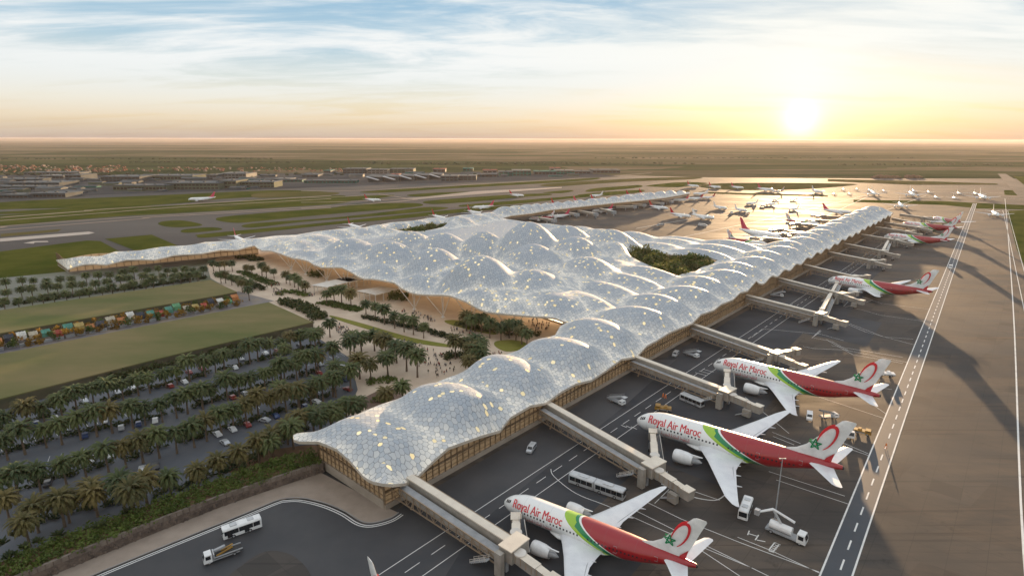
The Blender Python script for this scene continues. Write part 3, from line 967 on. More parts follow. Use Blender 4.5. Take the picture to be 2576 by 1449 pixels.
def outline():
    o = []
    o += near_edge()
    o += [tuple(W(744, 1, 15.5)), tuple(W(746, -8, 18)), tuple(W(747, -17, 19)), tuple(W(746, -27, 17.5)), tuple(W(744, -34, 15))]
    s = 738
    while s > 436:
        ph = (s - 280) / 26.5
        o.append(tuple(W(s, -35 + 1.0 * math.cos(2 * PI * ph), 13.5 + 1.2 * math.cos(2 * PI * ph))))
        s -= 4
    # back edge of the hall
    o += [wp(1914, 618, 14), wp(1893, 614, 15), wp(1836, 610, 15), wp(1771, 604.5, 15), wp(1732, 598, 15), wp(1694, 594, 14), wp(1658, 596, 13), wp(1622, 590, 14), wp(1590, 582, 15), wp(1564, 584, 13), wp(1512, 578, 14), wp(1458, 572, 14), wp(1409, 567, 13), wp(1383, 563, 14), wp(1345, 562, 13), wp(1319, 558, 13), wp(1286, 553, 13), wp(1262, 549.5, 12)]
    # far pier, near side out and far side back
    o += [wp(*p, 12) for p in ((1286, 543), (1338, 537), (1383, 528.5), (1416, 525), (1480, 518), (1545, 511), (1610, 505), (1674, 497.5), (1736, 487))]
    o += [wp(*p, 14) for p in ((1735, 483.5), (1666, 487.5), (1604, 493.5), (1533, 500.5), (1480, 504.5), (1410, 513), (1364, 520), (1318, 524), (1286, 529), (1258, 531), (1212, 537))]
    o += [wp(*p, 13) for p in ((1163, 541), (1127, 547.5), (1075, 550), (1039, 556), (983, 560), (926, 572), (877, 573), (810, 581), (792, 583), (743.6, 591), (695, 593), (647, 599.5), (582, 608), (517, 609), (469, 620.5), (404, 622), (349, 633), (291, 633), (252, 645), (207, 645), (171, 650.5))]
    o += [wp(141, 654, 8.5), wp(150, 662, 7), wp(170, 677.6, 5.5), wp(190, 670, 7)]
    o += [wp(*p) for p in ((214, 665, 8), (240, 664, 8.8), (267.5, 666, 8.2), (317, 654, 9.4), (352, 653, 9.5), (390, 653.6, 8.6), (415, 648, 9), (439, 642, 10), (508, 638, 10), (554, 629, 11), (596, 629, 10), (625, 621, 12), (640, 618, 12.5))]
    o += [wp(*p) for p in ((647, 624, 12), (660, 631, 12), (681.5, 631, 12.5), (705, 638, 12.5), (738, 650, 11.5), (757, 652, 12.3), (775.6, 657, 13), (790, 666, 12.5), (808.5, 673, 11.5), (835, 672.5, 13), (860, 673, 14), (884, 685, 12.5), (900, 695, 11.5), (917, 701.7, 11.5), (935, 701.5, 12.5), (954, 704, 13.5), (975, 708, 14), (992, 711, 14), (1010, 725, 12.5), (1030, 735, 12), (1050, 740, 12), (1081, 741.6, 13.5), (1110, 742, 15), (1133, 744, 16), (1155, 752, 16), (1175, 760, 15.5), (1200, 775, 13.5), (1222, 784, 12.5), (1250, 788, 12), (1283.5, 791, 12), (1310, 793, 12.5), (1340, 796, 12.5), (1370, 797, 12.5), (1396, 800, 12.5))]
    o += [tuple(W(141, -41, 12)), tuple(W(134, -40, 12))]
    s = 124
    while s > 8:
        q = (s - 6) / 31.5
        o.append(tuple(W(s, -35.5 - 0.8 * math.cos(2 * PI * q), 11 - 0.8 * math.cos(2 * PI * q))))
        s -= 4
    # the western horn and the front edge
    o += [tuple(W(3, -36, 9.8)), wp(762, 1088, 10.8), wp(747, 1090, 11), wp(737, 1095, 10.8), wp(738, 1106, 10.3), wp(752, 1111, 10.2)]
    for x, y in ((799.5, 1111), (822, 1119), (846.5, 1130), (862, 1143), (879.5, 1158), (896, 1177), (912, 1196), (926, 1206), (940.6, 1212.5), (965, 1217), (988, 1218.5)):
        p = on_plane(x, y, AX, -3.5 if x > 830 else -5)
        o.append((p.x, p.y, p.z))
    return o


HOLES = [[wp(*c5(*p), 15) for p in ((1915, 225), (1950, 207), (2000, 205), (2060, 222), (2150, 238), (2240, 240), (2330, 248), (2390, 265), (2360, 285), (2300, 305), (2270, 325), (2220, 330), (2180, 348), (2120, 335), (2040, 300), (1970, 270), (1925, 245))],
         [wp(*r4(*p), 13) for p in ((632, 576), (660, 566), (720, 560), (850, 545), (950, 528), (1020, 522), (1050, 526), (1010, 548), (930, 566), (860, 576), (780, 580), (700, 578))]]

DOMES = []     # x, y, ztop, ra, rb, angle


def dome(px, py, z, r, rb=None, ang=0.0):
    p = at(px, py, z)
    DOMES.append((p.x, p.y, z, r, rb or r, ang))


def setup_domes():
    lift = lambda z: z + (2.2 if z < 18.6 else 4.0 if z < 28 else 1.5) if z > 15.5 else z
    for x, y, z, r in ((728, 624, 18, 25), (822, 643, 18, 24), (935, 666, 18, 24), (1043, 692, 18.5, 23), (1180, 727, 19, 24),
                       (1208, 643, 33, 27), (1091, 624, 26, 24), (978, 607, 23, 24), (879, 600, 20, 24), (1217, 583, 27, 23), (1330, 558, 38, 29), (1340, 614, 28, 25),
                       (1114, 586, 25, 25), (1029, 582, 22, 25), (1448, 596, 26, 25), (1425, 567, 25, 26), (1537, 577, 25, 26),
                       (1340, 680, 22, 25), (1478, 647, 22, 25), (794, 594, 17, 25), (785, 589, 16, 20),
                       (840, 579, 17, 24), (898, 573, 17, 24), (955, 566, 17, 24), (1011, 560, 17.5, 24), (1060, 553, 18, 24), (1106, 549.7, 18, 24), (1149, 545, 18, 24), (1191, 539.5, 17, 24), (1233, 534.5, 17, 24),
                       (1590, 583, 18, 26), (1512, 577, 17, 24), (1458, 570, 17, 24), (1268, 737, 17, 21), (1300, 760, 16, 22), (1390, 740, 18, 24), (1150, 760, 15, 12), (1140, 680, 17, 18), (740, 606, 16.5, 22), (690, 612, 16.5, 22), (1560, 612, 19, 24), (1415, 700, 17, 20), (1400, 640, 18, 18)):
        dome(x, y, lift(z), r)
    # left pier
    for x, y in ((200, 650), (270, 640), (345, 632), (420, 625), (495, 616), (570, 610), (640, 604), (705, 600)):
        dome(x, y, 13.5 if x < 300 else 15.5, 24, 30, 0)
    # far pier
    for i in range(17):
        f = i / 16
        p = at(1272 + f * 452, 537.5 - f * 49.5 + 1.2 * math.sin(f * PI), 13)
        DOMES.append((p.x, p.y, 21.5, 17, 24, PA))
    # near arm and the long pier: one bump per bay, wide across
    s = 6.0 - 0.0
    k = 0
    while s < 742:
        per = 31.5 if s < 160 else 27.5
        zt = 19.5 + (3.0 * min(s, 700) / 700)
        if s < 12: zt = 16.8
        p = W(s, -16 + (2.0 if k % 2 else -2.0))
        DOMES.append((p.x, p.y, zt, per * 0.56, 24, PA + (0.18 if k % 2 else -0.12)))
        # ripples that carry on into the hall
        if 150 < s < 430:
            for j, (tt, zz) in enumerate(((-58, 17.5), (-98, 17.5), (-138, 18))):
                if tt < -60 and s > 330 and tt < -100: continue
                q = W(s + (per / 2 if j % 2 == 0 else 0) - 6, tt)
                DOMES.append((q.x, q.y, zt - 1.5 if j == 0 else zz, per * .62, 36, PA - 0.12 * (j + 1)))
        s += per
        k += 1


def roof_z(P):
    """P: (n,2) array -> height, crest factor"""
    D = np.array(DOMES)
    acc = np.zeros(len(P))
    kk = 0.6
    best = np.zeros(len(P))
    s = (P[:, 0] - PO.x) * AX.x + (P[:, 1] - PO.y) * AX.y
    floor = 10.6 + 2.2 * np.clip(s / 700, 0, 1)
    acc += np.exp(kk * (floor - 10))
    hm = floor.copy()
    h1 = floor.copy(); h2 = np.full(len(P), -50.0)
    for x, y, z, ra, rb, an in D:
        dx, dy = P[:, 0] - x, P[:, 1] - y
        c, sn = math.cos(an), math.sin(an)
        u, v = dx * c + dy * sn, -dx * sn + dy * c
        q = (u / ra) ** 2 + (v / rb) ** 2
        amp = z - 11.0
        h = 11.0 + amp * (1.0 - q / (1.0 + 0.18 * q)) if amp > 12 else 11.0 + amp * (1.0 - q)
        h = np.maximum(h, 2.0)
        acc += np.exp(kk * (h - 10))
        h2 = np.maximum(h2, np.minimum(h1, h)); h1 = np.maximum(h1, h)
        best = np.maximum(best, np.clip(1 - q, 0, 1))
    z = np.log(acc) / kk + 10
    global CREASE
    CREASE = np.exp(-np.maximum(h1 - h2, 0) / 2.6)
    return z, best


def seg_dist(P, loop):
    """distance to a closed loop and the z of the nearest point on it"""
    L = np.array(loop)
    dmin = np.full(len(P), 1e9)
    zn = np.zeros(len(P))
    for i in range(len(L)):
        a, b = L[i], L[(i + 1) % len(L)]
        ab = b[:2] - a[:2]
        l2 = max(ab @ ab, 1e-9)
        t = np.clip(((P - a[:2]) @ ab) / l2, 0, 1)
        q = a[:2] + t[:, None] * ab
        d = np.hypot(*(P - q).T)
        m = d < dmin
        dmin = np.where(m, d, dmin)
        zn = np.where(m, a[2] + t * (b[2] - a[2]), zn)
    return dmin, zn


def inside(P, loop):
    L = np.array(loop)[:, :2]
    r = np.zeros(len(P), bool)
    j = len(L) - 1
    for i in range(len(L)):
        xi, yi, xj, yj = *L[i], *L[j]
        if yi != yj:
            m = ((yi > P[:, 1]) != (yj > P[:, 1])) & (P[:, 0] < (xj - xi) * (P[:, 1] - yi) / (yj - yi) + xi)
            r ^= m
        j = i
    return r


OUT = outline()


def full_z(P):
    z, cr = roof_z(P)
    d, zn = seg_dist(P, OUT)
    s_ = (P[:, 0] - PO.x) * AX.x + (P[:, 1] - PO.y) * AX.y
    t_ = (P[:, 0] - PO.x) * PN.x + (P[:, 1] - PO.y) * PN.y
    w = np.clip(d / np.where((t_ > -45) | ((P[:, 1] > 690) & (P[:, 0] > -30)), 8.5, 13.0), 0, 1)
    w = w * w * (3 - 2 * w) * 0.35 + np.sqrt(np.clip(w, 0, 1)) * 0.65
    z = zn + (z - zn) * w
    for h in HOLES:
        d2, z2 = seg_dist(P, h)
        w2 = np.clip(d2 / 9.0, 0, 1)
        z = z2 + (z - z2) * w2 * (2 - w2)
    return z, cr * np.clip(d / 12, 0, 1)


def build_roof(parent):
    L = np.array(OUT)
    x0, y0 = L[:, :2].min(0); x1, y1 = L[:, :2].max(0)
    pts = []
    def grid(st_, lo, hi):
        gx = np.arange(x0, x1, st_)
        gy = np.arange(y0, y1, st_ * .866)
        X, Y = np.meshgrid(gx, gy)
        X[1::2] += st_ / 2
        P = np.stack([X.ravel(), Y.ravel()], 1)
        dd = np.hypot(P[:, 0], P[:, 1])
        return P[(dd >= lo) & (dd < hi)]
    P = np.concatenate([grid(1.7, 0, 330), grid(2.8, 330, 620), grid(4.0, 620, 1e5)])
    P = P[inside(P, OUT)]
    for h in HOLES:
        P = P[~inside(P, h)]
        P = P[seg_dist(P, h)[0] > 1.2]
    d, _ = seg_dist(P, OUT)
    P = P[d > 1.0]
    def dens(loop, st_):
        o = []
        for i in range(len(loop)):
            a, b = Vector(loop[i]), Vector(loop[(i + 1) % len(loop)])
            n = max(1, int((b - a).length / st_))
            for k in range(n):
                o.append(tuple(a.lerp(b, k / n)))
        return o
    loops = [dens(OUT, 2.5)] + [dens(h, 2.5) for h in HOLES]
    verts, edges, zb = [], [], []
    for lp in loops:
        o = len(verts)
        verts += [Vector(p[:2]) for p in lp]
        edges += [(o + i, o + (i + 1) % len(lp)) for i in range(len(lp))]
    verts += [Vector(p) for p in P]
    vo, eo, fo, *_ = delaunay_2d_cdt(verts, edges, [], 0, 1e-4)
    V = np.array([tuple(v) for v in vo])
    C = np.array([(V[f[0]] + V[f[1]] + V[f[2]]) / 3 for f in fo])
    keep = inside(C, OUT)
    for h in HOLES:
        keep &= ~inside(C, h)
    F = [tuple(f) for f, k in zip(fo, keep) if k]
    F2 = []
    for f in F:
        a, b, c = V[f[0]], V[f[1]], V[f[2]]
        cr = (b[0] - a[0]) * (c[1] - a[1]) - (b[1] - a[1]) * (c[0] - a[0])
        F2.append(f if cr > 0 else (f[0], f[2], f[1]))
    Z, CR = full_z(V)
    me = bpy.data.meshes.new('roof')
    me.from_pydata([(v[0], v[1], z) for v, z in zip(V, Z)], [], F2)
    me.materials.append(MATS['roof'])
    me.polygons.foreach_set('use_smooth', [True] * len(me.polygons))
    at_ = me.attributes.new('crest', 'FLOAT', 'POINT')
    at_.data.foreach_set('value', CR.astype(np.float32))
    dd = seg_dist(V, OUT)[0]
    at2 = me.attributes.new('crease_sheen', 'FLOAT', 'POINT')
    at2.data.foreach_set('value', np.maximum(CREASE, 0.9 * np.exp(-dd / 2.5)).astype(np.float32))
    me.update()
    ro = bpy.data.objects.new('roof', me)
    col.objects.link(ro)
    ro.parent = parent
    # soffit: the same sheet one metre lower, facing down
    me2 = bpy.data.meshes.new('soffit')
    me2.from_pydata([(v[0], v[1], z - 0.75) for v, z in zip(V, Z)], [], [f[::-1] for f in F2])
    me2.materials.append(M_SOFF)
    me2.polygons.foreach_set('use_smooth', [True] * len(me2.polygons))
    me2.update()
    so_ = bpy.data.objects.new('soffit', me2)
    col.objects.link(so_)
    so_.parent = parent
    b = MB()
    for lp in loops:
        n = len(lp)
        PP = np.array(lp)[:, :2]
        zz = full_z(PP)[0]
        for i in range(n):
            j = (i + 1) % n
            a, c = lp[i], lp[j]
            b.add([(a[0], a[1], zz[i] + .12), (c[0], c[1], zz[j] + .12), (c[0], c[1], zz[j] - .8), (a[0], a[1], zz[i] - .8)], [(0, 1, 2, 3)], M_RIM)
    b.build('roof_edge', parent)


def wall_run(pts, step, parent, zoff=-0.8, glass=None, plinth=1.6, fins=True, rails=4, inset=0.0, fin_w=0.22, hmax=None, floor_band=True):
    """glazed wall under the roof along a world polyline: glass, mullions, plinth"""
    P = [Vector((p[0], p[1], 0)) for p in pts]
    q = []
    for a, b in zip(P[:-1], P[1:]):
        n = max(1, round((b - a).length / step))
        q += [a.lerp(b, k / n) for k in range(n)]
    q.append(P[-1])
    zz = full_z(np.array([(p.x, p.y) for p in q]))[0] + zoff
    if hmax: zz = np.minimum(zz, hmax)
    g, m, pl = MB(), MB(), MB()
    for i in range(len(q) - 1):
        a, b = q[i], q[i + 1]
        d = (b - a).normalized()
        nrm = Vector((d.y, -d.x, 0))
        g.add([(a.x, a.y, plinth), (b.x, b.y, plinth), (b.x, b.y, zz[i + 1]), (a.x, a.y, zz[i])], [(0, 1, 2, 3)], glass or M_GLASSW)
        for k in range(rails):
            f = (k + 0.6) / rails
            za, zb_ = plinth + (zz[i] - plinth) * f, plinth + (zz[i + 1] - plinth) * f
            m.bar(a + nrm * .18 + Vector((0, 0, za)), b + nrm * .18 + Vector((0, 0, zb_)), 0.12, 0.12, M_GOLD)
        if floor_band:
            zf = plinth + 3.6
            m.bar(a + nrm * .2 + Vector((0, 0, zf)), b + nrm * .2 + Vector((0, 0, zf)), 0.3, 0.55, M_GOLD)
        pl.bar(a + nrm * .25 + Vector((0, 0, plinth / 2)), b + nrm * .25 + Vector((0, 0, plinth / 2)), 0.7, plinth, M_CONC)
    for i, a in enumerate(q):
        j = min(i, len(q) - 2)
        d = (q[j + 1] - q[j]).normalized()
        nrm = Vector((d.y, -d.x, 0))
        m.bar(a + nrm * .35 + Vector((0, 0, plinth)), a + nrm * .35 + Vector((0, 0, zz[i])), fin_w, 0.34 if fins else .2, M_GOLD)
    g.build('glazing', parent); m.build('louvre_frame', parent); pl.build('plinth', parent)


def build_terminal():
    setup_domes()
    T = empty('terminal_building', tuple(W(0, -16, 0)))
    inv = Matrix.Translation(-Vector(T.location))
    tag(T, 'vast airport terminal under a bubbled white and blue hexagon tiled roof with three long arms', 'terminal')
    before = set(col.objects)
    build_roof(T)
    # pier walls
    wall_run([W(-0.3, 0), W(741, 0)], 2.5, T, glass=M_GLASSW, rails=6, fin_w=.17)
    wall_run([W(0, -33), W(0, 0)], 2.2, T, plinth=2.8, fin_w=.16)
    wall_run([W(140, -34), W(0, -34)], 3, T)
    wall_run([W(741, -31), W(440, -31)], 6, T, rails=2, floor_band=False)
    # entrance hall: wall set back under the canopy
    inner = [(1408, 812), (1380, 830), (1230, 790), (1150, 770), (1050, 735), (960, 712), (880, 695), (800, 680), (730, 662), (700, 650)]
    hall = [tuple(at(x + 35, y - 22 if y < 800 else y - 14)) for x, y in inner]
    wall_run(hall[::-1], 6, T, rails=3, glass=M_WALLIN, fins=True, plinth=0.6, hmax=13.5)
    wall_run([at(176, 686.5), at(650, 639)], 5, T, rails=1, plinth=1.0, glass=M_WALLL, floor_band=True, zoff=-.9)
    wall_run([at(148, 668), at(176, 686.5)], 3, T, rails=1, plinth=1.0)
    wall_run([wp(1258, 552, 0), wp(1338, 544, 0), wp(1420, 533, 0), wp(1480, 526, 0), wp(1610, 512, 0), wp(1733, 493, 0)], 7, T, rails=2, plinth=1, floor_band=False)
    # V columns of the canopy, each a part of its own
    for cx, cy, n in ((733, 678, 4), (770, 690, 4), (823, 707, 4), (873, 721, 4), (1043, 778, 4), (1115, 798, 4), (1185, 812, 3), (1290, 838, 3)):
        b = MB()
        f = at(cx, cy)
        b.tube([f, f + Vector((0, 0, .8))], [1.4, .7], 12, M_STEEL)
        for k in range(n):
            a = PA + PI / 2 + (k + .5) * 2 * PI / n
            tx, ty = f.x + 9 * math.cos(a), f.y + 9 * math.sin(a)
            Z = full_z(np.array([(tx, ty)]))[0][0] - .9
            b.tube([f + Vector((0, 0, .8)), (tx, ty, Z)], [.28, .18], 8, M_STEEL)
        b.build('column', T)
    # brighter lower roofs of the pavilions under the canopy edge
    for o in set(col.objects) - before:
        if o.parent is T:
            o.data.transform(inv)
    return T


TERM = build_terminal()


# ================================================================== AIRCRAFT
def text_mesh(txt, size, m, extr=0.0):
    cu = bpy.data.curves.new('lettering', 'FONT')
    cu.body = txt
    cu.size = size
    cu.resolution_u = 3
    ob = bpy.data.objects.new('lettering', cu)
    col.objects.link(ob)
    dg = bpy.context.evaluated_depsgraph_get()
    dg.update()
    me = bpy.data.meshes.new_from_object(ob.evaluated_get(dg))
    col.objects.unlink(ob)
    bpy.data.objects.remove(ob)
    return me


FZ, FR = 5.6, 4.0


def fus_profile(x):
    tab = [(0, -1.1, .05), (.35, -1.1, .75), (1.2, -.95, 1.45), (2.6, -.7, 2.25), (4.6, -.35, 3.05), (7, -.08, 3.65), (9.8, 0, 4.0), (38, 0, 4.0), (43, .25, 3.75), (48, .8, 3.1), (53, 1.55, 2.25), (58, 2.2, 1.35), (61, 2.5, .85), (62.5, 2.6, .6)]
    for (a, za, ra), (b, zb, rb) in zip(tab[:-1], tab[1:]):
        if x <= b:
            f = (x - a) / (b - a)
            f2 = f
            return za + (zb - za) * f2, ra + (rb - ra) * f2
    return tab[-1][1:]


def body_mesh(kind, seg=28):
    b = MB()
    xs = [0, .15, .35, .7, 1.2, 1.9, 2.6, 3.6, 4.6, 5.8, 7, 8.4, 9.8] + [9.8 + i * 2.2 for i in range(1, 13)] + [38, 40.5, 43, 45.5, 48, 50.5, 53, 55.5, 58, 60, 61, 62, 62.5]
    rings = []
    for x in xs:
        z, r = fus_profile(x)
        if x < 4.6: r = max(r, 4.0 * math.sqrt(max(0, 1 - (1 - x / 9.8) ** 2)) ** 1.15 * .97)
        rings.append([(x, r * math.sin(2 * PI * k / seg) * .985, FZ + z + r * math.cos(2 * PI * k / seg)) for k in range(seg)])
    b.loft(rings, MATS['livery_' + kind])
    # wing-body fairing
    rr = []
    for x, w, h in ((17, 1.2, .4), (19, 3.0, .9), (22, 4.2, 1.25), (33, 4.3, 1.3), (37, 3.2, 1.0), (40, 1.2, .4)):
        rr.append([(x, w * math.sin(2 * PI * k / 16), FZ - 3.1 + h * math.cos(2 * PI * k / 16)) for k in range(16)])
    b.loft(rr, MATS['livery_' + kind])
    return b


def wing_mb(y_s, m):
    """airfoil lofted from root to tip; y_s = -1 port, +1 starboard"""
    b = MB()
    st_ = [(0, 20.2, 16.5, FZ - 2.6, 1.6), (7, 25.2, 11.2, FZ - 2.0, 1.25), (12, 28.4, 8.2, FZ - 1.5, .9), (22, 34.0, 5.4, FZ - .6, .5), (30, 38.4, 3.4, FZ + .3, .28), (33.2, 41.0, 1.9, FZ + .9, .12), (34, 42.2, .8, FZ + 1.15, .05)]
    prof = [(0, 0), (.06, .55), (.25, .95), (.5, .8), (.8, .35), (1, 0.02), (.8, -.15), (.5, -.35), (.25, -.45), (.06, -.35)]
    rings = []
    for y, x0, c, z, th in st_:
        r = [(x0 + u * c, y_s * y, z + v * th) for u, v in prof]
        if y_s > 0: r = r[::-1]
        rings.append(r)
    b.loft(rings, m)
    # flap track fairings
    for yy, xx in ((9, 35.0), (15, 36.6), (21, 38.4)):
        b.tube([(xx - 3, y_s * yy, FZ - 2.3 + yy * .06), (xx - .5, y_s * yy, FZ - 2.5 + yy * .06), (xx + 2.2, y_s * yy, FZ - 2.0 + yy * .06)], [.1, .35, .08], 8, m)
    return b


def stab_mb(y_s, m):
    b = MB()
    prof = [(0, 0), (.1, .5), (.4, .6), (1, 0), (.4, -.4), (.1, -.4)]
    rings = []
    for y, x0, c, z, th in ((0, 52.6, 7.6, FZ + 2.0, .8), (4, 55.8, 5.6, FZ + 2.3, .55), (12, 61.2, 2.6, FZ + 3.2, .2), (12.6, 62.3, 1.2, FZ + 3.25, .08)):
        r = [(x0 + u * c, y_s * y, z + v * th) for u, v in prof]
        if y_s > 0: r = r[::-1]
        rings.append(r)
    b.loft(rings, m)
    return b


def fin_mb(m, mlow=None):
    b = MB()
    prof = [(0, 0), (.08, .3), (.35, .5), (.7, .3), (1, .03), (.7, -.3), (.35, -.5), (.08, -.3)]
    rings = []
    for z, x0, c, th in ((FZ + 2.4, 46.0, 13.2, .7), (FZ + 4.2, 47.2, 12.2, .75), (FZ + 5.2, 50.2, 9.7, .75), (FZ + 7, 52.6, 8.0, .7), (FZ + 12, 56.8, 5.6, .5), (FZ + 16.6, 60.6, 3.6, .35), (FZ + 17.0, 61.4, 2.6, .2)):
        rings.append([(x0 + u * c, v * th, z) for u, v in prof])
    b.loft(rings, m)
    return b


def gear_mb(x, y, m=None):
    b = MB()
    b.tube([(x, y, FZ - 2.5), (x, y, .8)], .22, 8, M_GREY)
    for dx in ((-.8, .8) if x > 10 else (0,)):
        for dy in (-.45, .45):
            b.tube([(x + dx, y + dy - .2, .62), (x + dx, y + dy + .2, .62)], .62, 14, M_DARK)
    return b


def engine(parent, y_s, m):
    y = y_s * 11.3
    b = MB()
    cx = [(17.6, 1.75), (17.9, 1.98), (19.2, 2.1), (21.5, 2.0), (23.6, 1.55)]
    n = 22
    rings = [[(x, y + r * math.sin(2 * PI * k / n), FZ - 3.1 + r * math.cos(2 * PI * k / n)) for k in range(n)] for x, r in cx]
    b.loft(rings, m, cap=False)
    rings = [[(x, y + r * math.sin(2 * PI * k / n), FZ - 3.1 + r * math.cos(2 * PI * k / n)) for k in range(n)][::-1] for x, r in ((17.6, 1.75), (18.3, 1.6), (18.8, 1.55))]
    b.loft(rings, M_SILV)
    b.tube([(23.2, y, FZ - 3.1), (25.2, y, FZ - 3.1), (26.4, y, FZ - 3.1)], [1.1, .8, .15], 14, M_GREY)
    o = b.build('engine', parent, True, 40)
    f = MB()
    f.tube([(18.6, y, FZ - 3.1), (18.7, y, FZ - 3.1)], 1.56, 18, M_DARK)
    f.tube([(18.0, y, FZ - 3.1), (18.6, y, FZ - 3.1)], [.05, .5], 12, M_GREY)
    f.build('fan', o, True, 40)
    p = MB()
    p.add([(19.5, y - .2, FZ - 1.2), (19.5, y + .2, FZ - 1.2), (26.5, y + .2, FZ - 1.3), (26.5, y - .2, FZ - 1.3), (21.5, y - .15, FZ - 3), (21.5, y + .15, FZ - 3)], [(0, 1, 2, 3), (0, 4, 5, 1), (3, 2, 5, 4), (0, 3, 4), (1, 5, 2)], m)
    p.build('pylon', o)


def side_decal(me, fn, m, name, parent):
    """bend flat lettering (x right, y up) onto a side surface through fn(u, v) -> point; cut long triangles first"""
    bm = bmesh.new()
    bm.from_mesh(me)
    bmesh.ops.triangulate(bm, faces=bm.faces[:])
    ys = [v.co.y for v in bm.verts]
    lo, hi = min(ys), max(ys)
    for k in range(1, 6):
        yy = lo + (hi - lo) * k / 6
        bmesh.ops.bisect_plane(bm, geom=bm.verts[:] + bm.edges[:] + bm.faces[:], plane_co=(0, yy, 0), plane_no=(0, 1, 0))
    for v in bm.verts:
        lift_ = v.co.z
        v.co = fn(v.co.x, v.co.y)
        v.co.y *= 1 + lift_ * .12
    bm.to_mesh(me)
    bm.free()
    me.materials.clear()
    me.materials.append(m)
    for p in me.polygons: p.material_index = 0
    o = bpy.data.objects.new(name, me)
    col.objects.link(o)
    o.parent = parent
    return o


def on_body(side):
    def f(u, v):
        # u along body from nose, v height above the centre line measured round the skin
        a = v / FR
        r = FR + .035
        return Vector((u, side * r * math.cos(a) * .985, FZ + r * math.sin(a)))
    return f


